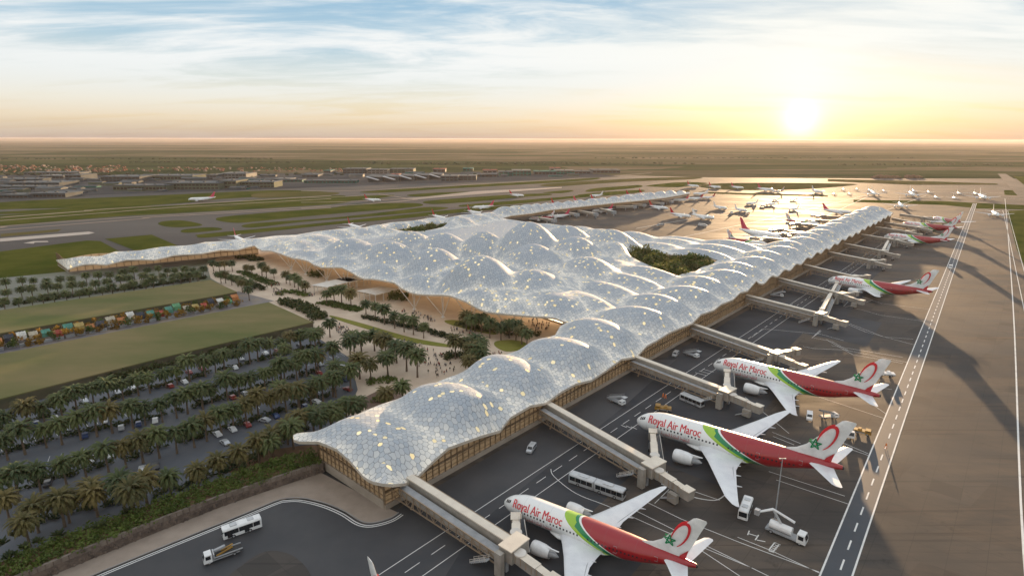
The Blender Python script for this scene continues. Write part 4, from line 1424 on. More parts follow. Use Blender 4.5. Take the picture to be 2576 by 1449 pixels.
def plane_asset(kind, label, name='airliner', writing=False, emblem=None, fincol=None, detail=True):
    T = empty(name)
    tag(T, label, 'aeroplane')
    body_mesh(kind).build('fuselage', T, True, 50)
    w = M_WING
    for s in (-1, 1):
        wo = wing_mb(s, w).build('wing', T, True, 45)
        if detail:
            t = MB()
            t.bar((30.5, s * 8.3, FZ - 1.42), (34.5, s * 9.0, FZ - 1.62), .25, .06, M_GREY)
            t.bar((34.8, s * 9, FZ - 1.55), (38.4, s * 21, FZ - .62), .22, .06, M_GREY)
            t.build('flap_gap', wo)
        stab_mb(s, w).build('tailplane', T, True, 45)
    fin = fin_mb(fincol or (M_WHITE)).build('tail_fin', T, True, 45)
    for s in (-1, 1):
        engine(T, s, M_WHITE)
    for x, y in ((7, 0), (32, -4), (32, 4)):
        gear_mb(x, y).build('landing_gear', T)
    # cockpit windows
    for sd in (-1, 1):
        b = MB()
        for k in range(3):
            x0, x1 = 1.75 + k * .72, 2.35 + k * .72
            def sp(x, zz):
                zc, r = fus_profile(x)
                r = max(r, 4.0 * math.sqrt(max(0, 1 - (1 - x / 9.8) ** 2)) ** 1.15 * .97)
                zrel = min(zz, r * .93)
                return (x - .02, sd * (math.sqrt(max(r * r - zrel * zrel, .01)) * .985 + .05), FZ + zc + zrel + .03)
            q = [sp(x0, 1.15 + k * .18), sp(x1, 1.25 + k * .18), sp(x1, 2.05 + k * .18), sp(x0 + .1, 1.8 + k * .18)]
            b.add(q if sd < 0 else q[::-1], [(0, 1, 2, 3)], M_BLACK)
        b.build('cockpit_window', T)
    # tail exhaust and doors
    b = MB()
    b.tube([(62.4, 0, FZ + 2.6), (62.9, 0, FZ + 2.6)], [.55, .4], 12, M_DARK)
    b.build('exhaust', T)
    if detail:
        for xd in (8.2, 18.5, 40.5, 52.0):
            d = MB()
            f = on_body(-1)
            v0, v1, w2 = -.6, 1.5, .5
            zc, r = fus_profile(xd)
            sc = r / FR
            def g_(u, v):
                p = f(u, v)
                return (p.x, p.y * sc, FZ + zc + (p.z - FZ) * sc)
            for a, c in (((xd - w2, v0), (xd + w2, v0)), ((xd + w2, v0), (xd + w2, v1)), ((xd + w2, v1), (xd - w2, v1)), ((xd - w2, v1), (xd - w2, v0))):
                d.bar(g_(*a), g_(*c), .09, .06, M_GREY)
            d.build('door', T)
    if writing:
        me = text_mesh("Royal Air Maroc", 1.0, M_RED2)
        xs = [v.co.x for v in me.vertices]
        x0, x1 = min(xs), max(xs)
        sx = 17.4 / (x1 - x0)
        fb = on_body(-1)
        # heavier strokes: the same outline laid three times, a hand's width apart and each a few millimetres prouder
        base = me
        m3 = bmesh.new()
        for q_, dx in enumerate((-.022, 0, .022)):
            m_ = base.copy()
            m_.transform(Matrix.Translation((dx, 0, q_ * .01)))
            m3.from_mesh(m_)
        m3.to_mesh(me); m3.free()
        side_decal(me, lambda u, v: fb(5.6 + (u - x0) * sx, 1.15 + v * 3.9), M_RED2, 'lettering', T)
        me = text_mesh("ﺔﻴﺑﺮﻐﻤﻟﺍ ﺔﻴﻜﻠﻤﻟﺍ ﻁﻮﻄﺨﻟﺍ", 1.0, M_RED2)
        if len(me.vertices):
            xs = [v.co.x for v in me.vertices]
            x0, x1 = min(xs), max(xs)
            sx2 = 9.5 / (x1 - x0)
            side_decal(me, lambda u, v: fb(10.2 + (u - x0) * sx2, -1.9 + v * 2.1), M_RED2, 'lettering', T)
    if emblem:
        # open red ring and green star on both sides of the fin
        for s in (-1, 1):
            b = MB()
            def fp(x, z):
                return (x, s * (.56 - max(0, z - FZ - 12) * .045), z)
            cx, cz = 57.7, FZ + 10.6
            n = 40
            outer, inner = [], []
            for k in range(n + 1):
                a = math.radians(-70 + 295 * k / n)
                wd = .18 + .52 * math.sin(PI * min(1, (k / n) * 1.05)) ** .7
                lean = .36
                rx, rz = 2.15, 4.3
                ox = rx * math.cos(a); oz = rz * math.sin(a)
                outer.append(fp(cx + ox + oz * lean, cz + oz))
                f = 1 - wd / 3.2
                inner.append(fp(cx + ox * (1 - wd / 2.2) + oz * f * lean, cz + oz * f))
            fs = [(k, k + 1, n + 1 + k + 1, n + 1 + k) for k in range(n)]
            if s > 0: fs = [f_[::-1] for f_ in fs]
            b.add(outer + inner, fs, M_RED2)
            b.build('red_ring', fin)
            b = MB()
            sx, sz = 54.9, FZ + 7.9
            if emblem:
                P = [(sx + 1.75 * math.cos(PI / 2 + 2 * PI * k / 5), sz + 1.75 * math.sin(PI / 2 + 2 * PI * k / 5)) for k in range(5)]
                for k in range(5):
                    A, B = P[k], P[(k + 2) % 5]
                    b.bar((A[0], s * .60 + .01 * k * s, A[1]), (B[0], s * .60 + .01 * k * s, B[1]), .04, .34, M_GREEN)
            b.build('green_star', fin)
            # red foot of the fin
            b = MB()
            q = [(57.2, s * .50, FZ + 2.6), (59.3, s * .12, FZ + 2.6), (60.1, s * .12, FZ + 6.4), (58.2, s * .52, FZ + 4.6)]
            b.add(q if s < 0 else q[::-1], [(0, 1, 2, 3)], M_RED)
            b.build('red_fin_foot', fin)
    return T


NAVY = [Proto(plane_asset('banded', 'x', writing=True, emblem=True))]
WHT = Proto(plane_asset('white', 'x', fincol=M_WHITE, detail=False))
REDT = Proto(plane_asset('redbelly', 'x', fincol=M_RED, detail=False))
PINKT = Proto(plane_asset('white', 'x', fincol=mat('pink_red_tail', (0.6, 0.06, 0.12), .35, col2=(.5, .04, .08), nscale=.3), detail=False))


def put_plane(proto, nose, tail, label, group=None, L=None, zs=None):
    A = at(*nose, 4.5)
    B = at(*tail, 8.2)
    if zs:   # smaller machine: the nose and tail sit lower
        A = at(*nose, 4.5 * zs); B = at(*tail, 8.2 * zs)
    d = B - A
    ln_ = math.hypot(d.x, d.y)
    sc = (L or ln_) / 62.5
    return proto.put((A.x, A.y, 0), math.atan2(d.y, d.x), sc, label, group)


gF = 'white, green and red airliners nosed in to the long pier'
B_ = NAVY[0]
PL = {}
PL[2] = put_plane(B_, c1(920, 525), c1(2137, 810), 'middle of the three large foreground airliners, behind the long silver bus', gF)
PL[1] = put_plane(B_, c1(137, 1005), c1(1272, 1385), 'nearest complete red green and white airliner, nose at the jet bridge by the bottom edge', gF, zs=.85)
PL[3] = put_plane(B_, c1(1373, 195), c1(2357, 382), 'third red green and white airliner from the bottom, small white tug behind its fin', gF)
PL[4] = put_plane(B_, (2083, 705), (2345, 733), 'lone red green and white airliner halfway along the pier beside the service road', gF)
PL[5] = put_plane(B_, (2224, 594), (2390, 603), 'nearest of the three far airliners bunched at the distant end of the pier', gF)
PL[6] = put_plane(B_, (2268, 564), (2408, 572), 'middle of the three far airliners bunched at the distant end of the pier', gF)
PL[7] = put_plane(B_, (2347, 549), (2419, 556), 'farthest of the airliners on the apron side, at the last jet bridge of the pier', gF, L=52)
# the one whose fin only pokes in at the bottom edge
_a = math.radians(128)
_f = at(*c3(1985, 905), 19.2)
PL[0] = B_.put((_f.x - 62 * .85 * math.cos(_a), _f.y - 62 * .85 * math.sin(_a), 0), _a, .85, 'airliner below the picture edge with only its white fin tip showing', gF)
gB = 'airliners docked on the sunset side of the long pier'
put_plane(B_, (1932, 612), (1829, 592), 'red tailed airliner docked on the sunset side, nearest to the hall roof', gB)
put_plane(PINKT, (1968, 600), (1861, 573), 'white airliner with a pink red fin docked on the sunset side', gB)
put_plane(B_, (2066, 563), (1976, 548), 'red and green banded airliner docked on the sunset side halfway to the pier tip', gB)
put_plane(PINKT, (2145, 533), (2069, 521), 'white airliner with a dark pink fin at the sunset side near the pier tip', gB)


def remote(cx, cy, ang, L, proto, label, group='airliners parked far out on the remote apron'):
    """ang = compass of the nose-to-tail axis in the world"""
    p = at(cx, cy)
    a = math.radians(ang)
    s = L / 62.5
    return proto.put((p.x - 31 * s * math.cos(a), p.y - 31 * s * math.sin(a), 0), a, s, label, group)


FRONT = 66   # fuselage axis of machines that face the viewer
rem = [
    (1743, 471, 118, 34, REDT, 'red finned airliner, leftmost of the farthest row past the tip of the far pier'),
    (1798, 474, 118, 34, REDT, 'red finned airliner, second from the left in the farthest row'),
    (1855, 475, 120, 32, PINKT, 'pale airliner with a small pink fin, third from the left in the farthest row'),
    (1926, 481, 118, 40, PINKT, 'airliner with pink fin just left of the golden glare, fin towards the far pier'),
    (1957, 485, 25, 30, B_, 'green banded airliner at the edge of the golden glare facing left'),
    (2055, 486, 95, 36, WHT, 'white airliner standing by itself just right of the golden glare'),
    (2187, 482, FRONT + 4, 26, WHT, 'small white airliner behind the wide winged one in the back row'),
    (2195, 491, FRONT, 46, WHT, 'wide winged white airliner facing the viewer, leftmost large one of the back row'),
    (2292, 494, FRONT - 2, 50, WHT, 'wide winged white airliner facing the viewer, middle large one of the back row'),
    (2470, 501, FRONT - 4, 50, WHT, 'largest white airliner facing the viewer where the service road ends'),
    (2264, 522, FRONT - 3, 43, WHT, 'white airliner facing the viewer just beyond the tip of the long pier'),
    (2502, 544, FRONT - 6, 40, WHT, 'white airliner taxiing towards the viewer on the right hand taxiway'),
    (1891, 515, 20, 24, WHT, 'white airliner with service trucks, left of the glare, behind the two nearest it'),
    (1939, 517, 20, 22, WHT, 'stubby white airliner in the middle of the remote apron'),
    (1952, 505, 20, 16, WHT, 'small white airliner against the glare behind the stubby one'),
    (1996, 505, 25, 17, WHT, 'white airliner in the glare, farther of two in line'),
    (1996, 529, 25, 21, WHT, 'white airliner in the glare, nearer of two in line'),
    (1863, 532, 110, 26, WHT, 'white airliner right of the one with the low loader on the remote apron'),
    (1811, 526, 115, 28, WHT, 'white airliner with swept fin left of its neighbour on the remote apron'),
    (1656, 527, 130, 34, REDT, 'red bodied airliner alone on the remote apron near the far pier'),
    (1711, 547, 130, 33, REDT, 'airliner with a red fin on the left of the nearer remote pair'),
    (1768, 551, 128, 34, WHT, 'white airliner on the right of the nearer remote pair'),
    (1515, 535, 20, 33, PINKT, 'white airliner with a pink fin parked by the middle of the far pier'),
    (1403, 549, 15, 32, PINKT, 'white airliner with a red fin at the root of the far pier'),
    (1362, 555, 12, 33, B_, 'green and red airliner half hidden behind the hall roof by the far pier'),
    (1712, 507, 12, 28, PINKT, 'airliner at the tip of the far pier, left of three'),
    (1749, 503, 12, 28, REDT, 'airliner at the tip of the far pier, middle of three'),
    (1781, 500, 12, 26, REDT, 'airliner at the tip of the far pier, right of three'),
    (1762, 491, 15, 32, WHT, 'white airliner just past the rounded tip of the far pier'),
    (1215, 526, 20, 33, PINKT, 'white and red airliner behind the roof at the left of the far pier'),
    (1300, 495, 150, 30, REDT, 'red and white airliner rolling on the grass lined taxiway beyond the far pier'),
    (1500, 495, 20, 26, WHT, 'white airliner with tall fin behind the middle of the far pier'),
    (938, 507, 160, 31, REDT, 'red and white airliner rolling on the runway left of centre'),
    (508, 506, 22, 40, PINKT, 'pale airliner rolling on the runway at far left'),
]
for c in rem:
    remote(*c)
for x, y, s in ((2098, 490, 20), (2121, 479, 20), (2136, 490, 20), (2155, 479, 20), (2223, 483, 20), (2297, 483, 26), (2335, 486, 22), (2354, 499, 22), (2400, 500, 22), (2411, 489, 24), (2453, 490, 26)):
    remote(x, y, FRONT + R.uniform(-4, 4), s, WHT, 'small white airliner along the far apron edge', 'small airliners parked along the far edge of the apron')
for x, y, i in ((594, 604, 'leftmost fin behind the roof of the left arm'), (881, 573, 'second fin from the left above the roof edge'), (1093, 550, 'third fin from the left above the roof edge'), (1182, 538, 'fourth fin from the left above the roof edge'), (1393, 519, 'first fin over the far pier roof'), (1449, 512, 'second fin over the far pier roof'), (1492, 507, 'third fin over the far pier roof'), (1581, 496, 'fourth fin over the far pier roof'), (1614, 492, 'fifth fin over the far pier roof')):
    p = at(x, y)
    a = math.radians(128 if x < 1300 else 132)
    PR = PINKT if x in (594, 1182, 1449) else REDT
    # tail stands towards the runway, nose in to the pier
    PR.put((p.x - 27 * math.cos(a), p.y - 27 * math.sin(a), 0), a, .52, 'airliner nosed in behind the terminal, ' + i, 'airliners docked behind the terminal')


# ================================================================== JET BRIDGES
def bridge(s, t1, s1, plane=None, label='', L2=14.0, far=False, group='jet bridges on the apron side of the long pier', side=1):
    """fixed bridge from the pier wall to a hub; then one arm back to the aircraft door and one arm onwards with a hanging cab"""
    P0 = W(s, 0.6 if side > 0 else -33)
    P1 = W(s1, t1)
    d = (P1 - P0)
    ln_ = d.length
    ang = math.atan2(d.y, d.x)
    T = empty('jet_bridge', tuple(P0), ang)
    tag(T, label, 'jet bridge', group)
    zA, zB = 5.2, 4.0     # floor at the wall, floor at the hub
    hgt, w = 2.4, 1.05
    def box_run(b, x0, x1, y, z0, z1, hw, h, m, mt=None):
        b.add([(x0, y - hw, z0), (x1, y - hw, z1), (x1, y + hw, z1), (x0, y + hw, z0), (x0, y - hw, z0 + h), (x1, y - hw, z1 + h), (x1, y + hw, z1 + h), (x0, y + hw, z0 + h)],
              [(0, 3, 2, 1), (0, 1, 5, 4), (1, 2, 6, 5), (2, 3, 7, 6), (3, 0, 4, 7)], m)
        b.add([(x0, y - hw, z0 + h), (x1, y - hw, z1 + h), (x1, y + hw, z1 + h), (x0, y + hw, z0 + h)], [(0, 1, 2, 3)], mt or m)
    b = MB()
    box_run(b, 0, ln_ - 2, 0, zA, zB, w, hgt, M_BRS)
    b.build('walkway', T)
    b = MB()
    hw = w + .1
    b.add([(0, -hw, zA + hgt + .05), (ln_ - 2, -hw, zB + hgt + .05), (ln_ - 2, hw, zB + hgt + .05), (0, hw, zA + hgt + .05), (0, -hw, zA + hgt + .4), (ln_ - 2, -hw, zB + hgt + .4), (ln_ - 2, hw, zB + hgt + .4), (0, hw, zA + hgt + .4)],
          [(0, 3, 2, 1), (4, 5, 6, 7), (0, 1, 5, 4), (1, 2, 6, 5), (2, 3, 7, 6), (3, 0, 4, 7)], M_BRR)
    b.build('roof_panel', T)
    # lower service ramp beside it
    if not far:
        b = MB()
        box_run(b, 2, ln_ * .93, -3.1, 4.4, 3.0, 1.15, 2.0, M_BRS, M_GREY)
        b.build('ramp', T)
    # truss on both faces, with the deep web below
    b = MB()
    n = 14 if not far else 7
    for y in ((-w - .55, w + .5) if far else (-4.45, w + .5)):
        lo0, lo1 = (zA - 1.6, zB - 1.0) if y > 0 else (zA - 2.6, zB - 1.6)
        zt0, zt1 = (zA + hgt, zB + hgt) if (y > 0 or far) else (zA + 1.4, zB + 1.2)
        def zz(f, a, c): return a + (c - a) * f
        X = [(ln_ - 2) * i / n for i in range(n + 1)]
        b.bar((0, y, lo0), (ln_ - 2, y, lo1), .26, .3, M_TRUSS)
        b.bar((0, y, zt0), (ln_ - 2, y, zt1), .26, .3, M_TRUSS)
        b.bar((0, y, zz(.5, lo0, zt0)), (ln_ - 2, y, zz(.5, lo1, zt1)), .12, .14, M_TRUSS)
        for i in range(n + 1):
            f = i / n
            b.bar((X[i], y, zz(f, lo0, lo1)), (X[i], y, zz(f, zt0, zt1)), .16, .16, M_TRUSS)
            if i < n:
                g2 = (i + 1) / n
                if i % 2: b.bar((X[i], y, zz(f, zt0, zt1)), (X[i + 1], y, zz(g2, lo0, lo1)), .12, .12, M_TRUSS)
                else: b.bar((X[i], y, zz(f, lo0, lo1)), (X[i + 1], y, zz(g2, zt0, zt1)), .12, .12, M_TRUSS)
    b.build('truss', T)
    # hub
    hx = ln_
    b = MB()
    b.box(hx - 2.2, hx + 1.8, -3.4, 2.8, zB - .5, zB + 3.0, M_BRS)
    b.box(hx - 2.3, hx + 1.9, -3.7, 3.0, zB + 3.03, zB + 3.3, M_BRR)
    b.box(hx - 1.8, hx + .2, -5.6, -4.2, .3, zB + 2.6, M_BRS)
    b.build('hub', T)
    for y in (-2.5, 2.4):
        b = MB()
        b.box(hx - 1.3, hx - .4, y - .45, y + .45, 0, zB - .5, M_GREY)
        b.build('leg', T)
    for fx in (.12, .6):
        b = MB()
        x = ln_ * fx
        b.bar((x, -2.6, 0), (x, -1.0, zA - 1.8), .45, .45, M_TRUSS)
        b.bar((x, 2.6, 0), (x, 1.0, zA - 1.8), .45, .45, M_TRUSS)
        b.build('leg', T)
    def arm(p, q, z0, z1, wid, cab, nm):
        p, q = Vector((*p, 0)), Vector((*q, 0))
        v = q - p
        a = math.atan2(v.y, v.x)
        A = MB()
        A.M = Matrix.Translation(p) @ Matrix.Rotation(a, 4, 'Z')
        L = v.length
        box_run(A, 0, L * .55, 0, z0, (z0 + z1) / 2, wid, 2.5, M_BRS, M_BRR)
        box_run(A, L * .5, L - 1.5, 0, (z0 + z1) / 2 + .1, z1, wid * .84, 2.3, M_BRS, M_BRR)
        for i in range(7):
            xx = L * (i + .5) / 7.5
            A.bar((xx, -wid - .06, z0 + .3), (xx, -wid - .06, z0 + 2.3), .12, .12, M_TRUSS)
        o = A.build(nm, T)
        A = MB()
        A.M = Matrix.Translation(p) @ Matrix.Rotation(a, 4, 'Z')
        A.box(L - 2.4, L + .4, -wid - .2, wid + .2, z1 - .2, z1 + 2.5, M_BRS)
        A.box(L - 2.5, L + .6, -wid - .3, wid + .3, z1 + 2.53, z1 + 2.7, M_BRR)
        A.build('cab', o)
        A = MB()
        A.M = Matrix.Translation(p) @ Matrix.Rotation(a, 4, 'Z')
        A.tube([(L * .1, 0, z0 + 2.4), (L * .1, 0, z0 + 2.75)], 1.5, 14, M_STEEL)
        A.build('rotunda_cap', o)
        A = MB()
        A.M = Matrix.Translation(p) @ Matrix.Rotation(a, 4, 'Z')
        for y in (-1.1, 1.1):
            A.bar((L - 4.5, y, 0.6), (L - 4.5, y, z1), .3, .3, M_GREY)
            A.tube([(L - 4.5, y - .25, .55), (L - 4.5, y + .25, .55)], .55, 12, M_DARK)
        A.build('wheel_strut', o)
        return o
    Mi = (Matrix.Translation(P0) @ Matrix.Rotation(ang, 4, 'Z')).inverted()
    if plane is not None:
        pm = Matrix.Translation(plane.location) @ Matrix.Rotation(plane.rotation_euler.z, 4, 'Z') @ Matrix.Scale(plane.scale[0], 4)
        door = Mi @ (pm @ Vector((8.0, -5.6, 0)))
        arm((hx - 2.0, 2.4), (door.x, door.y), zB, 3.2 * plane.scale[0], 1.1, True, 'boarding_arm')
        A = MB()
        dv = Vector((door.x - hx, door.y - 2.0, 0))
        A.bar((hx + .4, 3.4, 2.2), (door.x + 2.6, door.y - .8, 5.0), 1.5, 1.1, M_BLACK)
        A.bar((hx + 1.5, 3.4, 2.9), (door.x + 3.5, door.y - .8, 5.6), .14, .5, M_STEEL)
        A.bar((hx - .6, 3.4, 2.9), (door.x + 1.7, door.y - .8, 5.6), .14, .5, M_STEEL)
        A.build('covered_stair', T)
    else:
        arm((hx - .5, 2.0), (hx + 1.5, 13.5), zB, 3.9, 1.3, True, 'boarding_arm')
    arm((hx + 1.5, -1.5), (hx + L2, -2.0), zB - .2, 3.2, 1.15, True, 'boarding_arm')
    if not far:
        # hanging ladder frame below the outer cab, and the outside stair
        b = MB()
        b.box(hx + L2 - 5.5, hx + L2 - 2.6, -4.9, -3.4, 1.0, 3.6, M_BRS)
        b.bar((hx + L2 - 8, -4.4, .2), (hx + L2 - 3, -4.4, 3.0), 1.2, .2, M_GREY)
        b.build('service_lift', T)
        b = MB()
        for k in range(9):
            b.box(hx - 9 + k * .62, hx - 8.4 + k * .62, -6.6, -5.2, .3 + k * .4, .42 + k * .4, M_GREY)
        for y in (-6.6, -5.2):
            b.bar((hx - 9, y, 1.2), (hx - 3.6, y, 4.7), .08, .08, M_STEEL)
            b.bar((hx - 9, y, .7), (hx - 3.6, y, 4.2), .08, .08, M_STEEL)
            for k in range(4):
                b.bar((hx - 9 + k * 1.7, y, .2 + k * 1.1), (hx - 9 + k * 1.7, y, 1.3 + k * 1.1), .08, .08, M_STEEL)
        b.build('stair', T)
    return T


bl = [(7.2, 42, 7.0, 1, 'nearest jet bridge, running from the front corner of the pier to the first airliner'),
      (70.7, 50, 61.0, 2, 'long truss jet bridge reaching the middle foreground airliner'),
      (133, 46, 127, 3, 'jet bridge reaching the third airliner, lower truss hanging over dark asphalt'),
      (193.5, 47, 182, None, 'empty jet bridge above the third airliner with its short arm raised'),
      (270, 45, 262, 4, 'jet bridge serving the lone airliner halfway along the pier'),
      (228, 45, 218, None, 'empty jet bridge just before the lone airliner'),
      (331, 43, 318, None, 'first empty jet bridge beyond the lone airliner'),
      (390, 38, 377, None, 'second empty jet bridge beyond the lone airliner'),
      (460, 36, 449, None, 'third empty jet bridge beyond the lone airliner'),
      (515, 34, 503, 5, 'jet bridge serving the nearest of the far airliners')]
for i, (s, t1, s1, pl, lb) in enumerate(bl):
    if s == 228: continue
    bridge(s, t1, s1, PL.get(pl) if pl else None, lb, far=i > 6)
for k, (a, e) in enumerate((((2155, 590), (2259, 603)), ((2188, 571), (2283, 581)), ((2217, 560), (2312, 571)), ((2232, 549), (2307, 560)), ((2241, 538), (2327, 546)))):
    A_, E_ = st(at(*a, 7)), st(at(*e, 7))
    bridge(A_[0], min(E_[1], 52), E_[0], None, ['fourth', 'fifth', 'sixth', 'seventh', 'last'][k] + ' jet bridge beyond the lone airliner, towards the pier tip', far=True)
# sunset side
for k, (a, e) in enumerate((((1975, 600), (1925, 597)), ((2000, 585), (1961, 575)), ((2025, 581), (1973, 586)), ((2050, 567), (2003, 560)), ((2085, 555), (2057, 552)), ((2110, 545), (2069, 541)))):
    A_, E_ = st(at(*a, 7)), st(at(*e, 7))
    bridge(A_[0], max(E_[1], -75) if E_[1] < -45 else -60, E_[0], None, ['first', 'second', 'third', 'fourth', 'fifth', 'sixth'][k] + ' jet bridge from the hall on the sunset side of the pier', far=True, side=-1, group='jet bridges on the sunset side of the long pier')


def small_bridge(a, e, label, group):
    A, B = at(*a, 6), at(*e, 5)
    A.z = B.z = 0
    d = B - A
    T = empty('jet_bridge', tuple(A), math.atan2(d.y, d.x))
    tag(T, label, 'jet bridge', group)
    L = d.length
    b = MB(); b.box(0, L - 2, -1.5, 1.5, 3.6, 6.3, M_BRS); b.build('walkway', T)
    b = MB(); b.box(0, L - 1.6, -1.9, 1.9, 6.35, 6.7, M_BRR); b.build('roof_panel', T)
    b = MB(); b.box(L - 3, L + 2, -2.5, 2.5, 3.2, 6.9, M_GREY); b.build('cab', T)
    for x in (L * .5, L - 1):
        b = MB(); b.box(x - .4, x + .4, -.9, .9, 0, 3.5, M_GREY); b.build('leg', T)
    return T


for k, (a, e) in enumerate((((1358, 548), (1395, 556)), ((1416, 533), (1452, 541)), ((1455, 530), (1500, 540)), ((1510, 525), (1545, 535)), ((1550, 519), (1598, 521)), ((1590, 514), (1622, 517)), ((1630, 509), (1667, 513)), ((1665, 504), (1690, 508)))):
    small_bridge(a, e, ['first', 'second', 'third', 'fourth', 'fifth', 'sixth', 'seventh', 'last'][k] + ' little jet bridge counted along the far pier from the hall', 'little jet bridges along the far pier')


# ================================================================== VEHICLES
def wheel(parent, x, y, r, w=.35):
    b = MB()
    b.tube([(x, y - w / 2, r), (x, y + w / 2, r)], r, 14, M_DARK)
    o = b.build('wheel', parent)
    b = MB()
    b.tube([(x, y - w / 2 - .03, r), (x, y + w / 2 + .03, r)], r * .5, 10, M_SILV)
    b.build('rim', o)
    return o


def bus_asset(L=12.0, body=None, joint=False):
    body = body or M_WHITE
    T = empty('bus')
    b = MB()
    W2 = 1.3
    segs = [(-L / 2, L / 2)] if not joint else [(-L / 2, L * .02), (L * .035, L / 2)]
    for x0, x1 in segs:
        rings = []
        for x, ins in ((x0, .12), (x0 + .18, 0), (x1 - .18, 0), (x1, .12)):
            sec = [(-W2 + ins, .35), (W2 - ins, .35), (W2 - ins, 2.7 - ins), (W2 - .22 - ins, 3.05 - ins), (-W2 + .22 + ins, 3.05 - ins), (-W2 + ins, 2.7 - ins)]
            rings.append([(x, y, z) for y, z in sec][::-1])
        b.loft(rings, body)
    b.build('body', T, True, 30)
    if joint:
        c = MB()
        c.box(L * .02 - .05, L * .035 + .05, -1.27, 1.27, .4, 3.0, M_GREY)
        c.build('bellows', T)
    for sd in (-1, 1):
        g = MB()
        for x0, x1 in segs:
            n = max(3, int((x1 - x0) / 1.7))
            for i in range(n):
                a = x0 + .35 + (x1 - x0 - .7) * i / n
                e = x0 + .35 + (x1 - x0 - .7) * (i + .94) / n
                g.box(a, e, sd * (W2 + .005) - .02, sd * (W2 + .005) + .02, 1.25, 2.5, M_BLACK)
        g.build('side_window', T)
    for sx in (-1, 1):
        g = MB()
        xx = sx * (L / 2 + .01)
        g.box(xx - .03, xx + .03, -1.05, 1.05, 1.15, 2.62, M_BLACK)
        g.build('windscreen' if sx < 0 else 'rear_window', T)
    for x in ((-L / 2 + 2.4, L / 2 - 3) if not joint else (-L / 2 + 2.4, -L * .08, L / 2 - 3)):
        for y in (-1.15, 1.15):
            wheel(T, x, y, .5)
    d = MB()
    for xd in (-L / 2 + 1.0, .4):
        d.box(xd, xd + 1.2, -W2 - .04, -W2 + .02, .45, 2.5, M_BLACK)
    d.build('door', T)
    r = MB()
    r.box(-L * .3, -L * .12, -.8, .8, 3.0, 3.3, M_SILV, .08)
    r.box(L * .15, L * .32, -.8, .8, 3.0, 3.25, M_SILV, .08)
    r.build('roof_unit', T)
    for y in (-.9, .9):
        h = MB(); h.box(-L / 2 - .04, -L / 2 + .02, y - .16, y + .16, .7, .9, M_SILV); h.build('headlight', T)
        h = MB(); h.bar((-L / 2 + .2, y * 1.45, 2.5), (-L / 2 - .35, y * 1.6, 2.3), .08, .25, M_DARK); h.build('mirror', T)
    return T


def heading(a, b, z=0.0):
    A, B = at(*a, z), at(*b, z)
    return math.atan2(B.y - A.y, B.x - A.x)


def put_line(o, a, b, label, cat, sc=1.0, group=None, L=None):
    """place a vehicle (length along x, front at -x) so that its ends lie at the two pixels"""
    A, B = at(*a), at(*b)
    c = (A + B) / 2
    o.location = (c.x, c.y, 0.03)
    o.rotation_euler = (0, 0, math.atan2(B.y - A.y, B.x - A.x))
    o.scale = (sc, sc, sc)
    return tag(o, label, cat, group)


put_line(bus_asset(9.4), (574, 1350), (645, 1325), 'white bus with dark windows driving on the asphalt below the retaining wall', 'bus', 1.0)
put_line(bus_asset(16.5, M_SILV, True), (1447, 1214), (1557, 1252), 'long silver articulated bus between the first two airliners', 'bus', 1.05).rotation_euler[2] += PI
put_line(bus_asset(9.8, M_SILV, False), (1714, 1004), (1767, 1026), 'short silver bus in front of the third airliner', 'bus').rotation_euler[2] += PI
o = bus_asset(8.2, M_WHITE)
put_line(o, (1866, 1312), (1882, 1268), 'boxy white coach seen head on under the middle airliner wing tip', 'coach', 1.0)


def van_asset(m=None, L=5.2, name='van'):
    m = m or M_WHITE
    T = empty(name)
    b = MB()
    prof = [(-L / 2, .4), (-L / 2, 1.1), (-L / 2 + .9, 1.35), (-L / 2 + 1.6, 2.15), (L / 2 - .1, 2.2), (L / 2, 2.0), (L / 2, .4)]
    rings = [[(x, y, z) for x, z in prof] for y in (-.98, .98)]
    b.loft(rings, m)
    b.build('body', T)
    g = MB()
    g.add([(-L / 2 + .92, -.85, 1.42), (-L / 2 + .92, .85, 1.42), (-L / 2 + 1.56, .8, 2.14), (-L / 2 + 1.56, -.8, 2.14)], [(0, 3, 2, 1)], M_BLACK)
    g.build('windscreen', T)
    g.v[:] = [(v[0] - .02, v[1], v[2] + .02) for v in g.v]
    for sd in (-1, 1):
        g = MB()
        for a, e in ((-L / 2 + 1.5, -L / 2 + 2.4), (-L / 2 + 2.5, 0.4), (.6, L / 2 - .4)):
            g.box(a, e, sd * .99 - .015, sd * .99 + .015, 1.35, 1.95, M_BLACK)
        g.build('side_window', T)
    for x in (-L / 2 + 1, L / 2 - 1):
        for y in (-.9, .9):
            wheel(T, x, y, .38, .25)
    return T


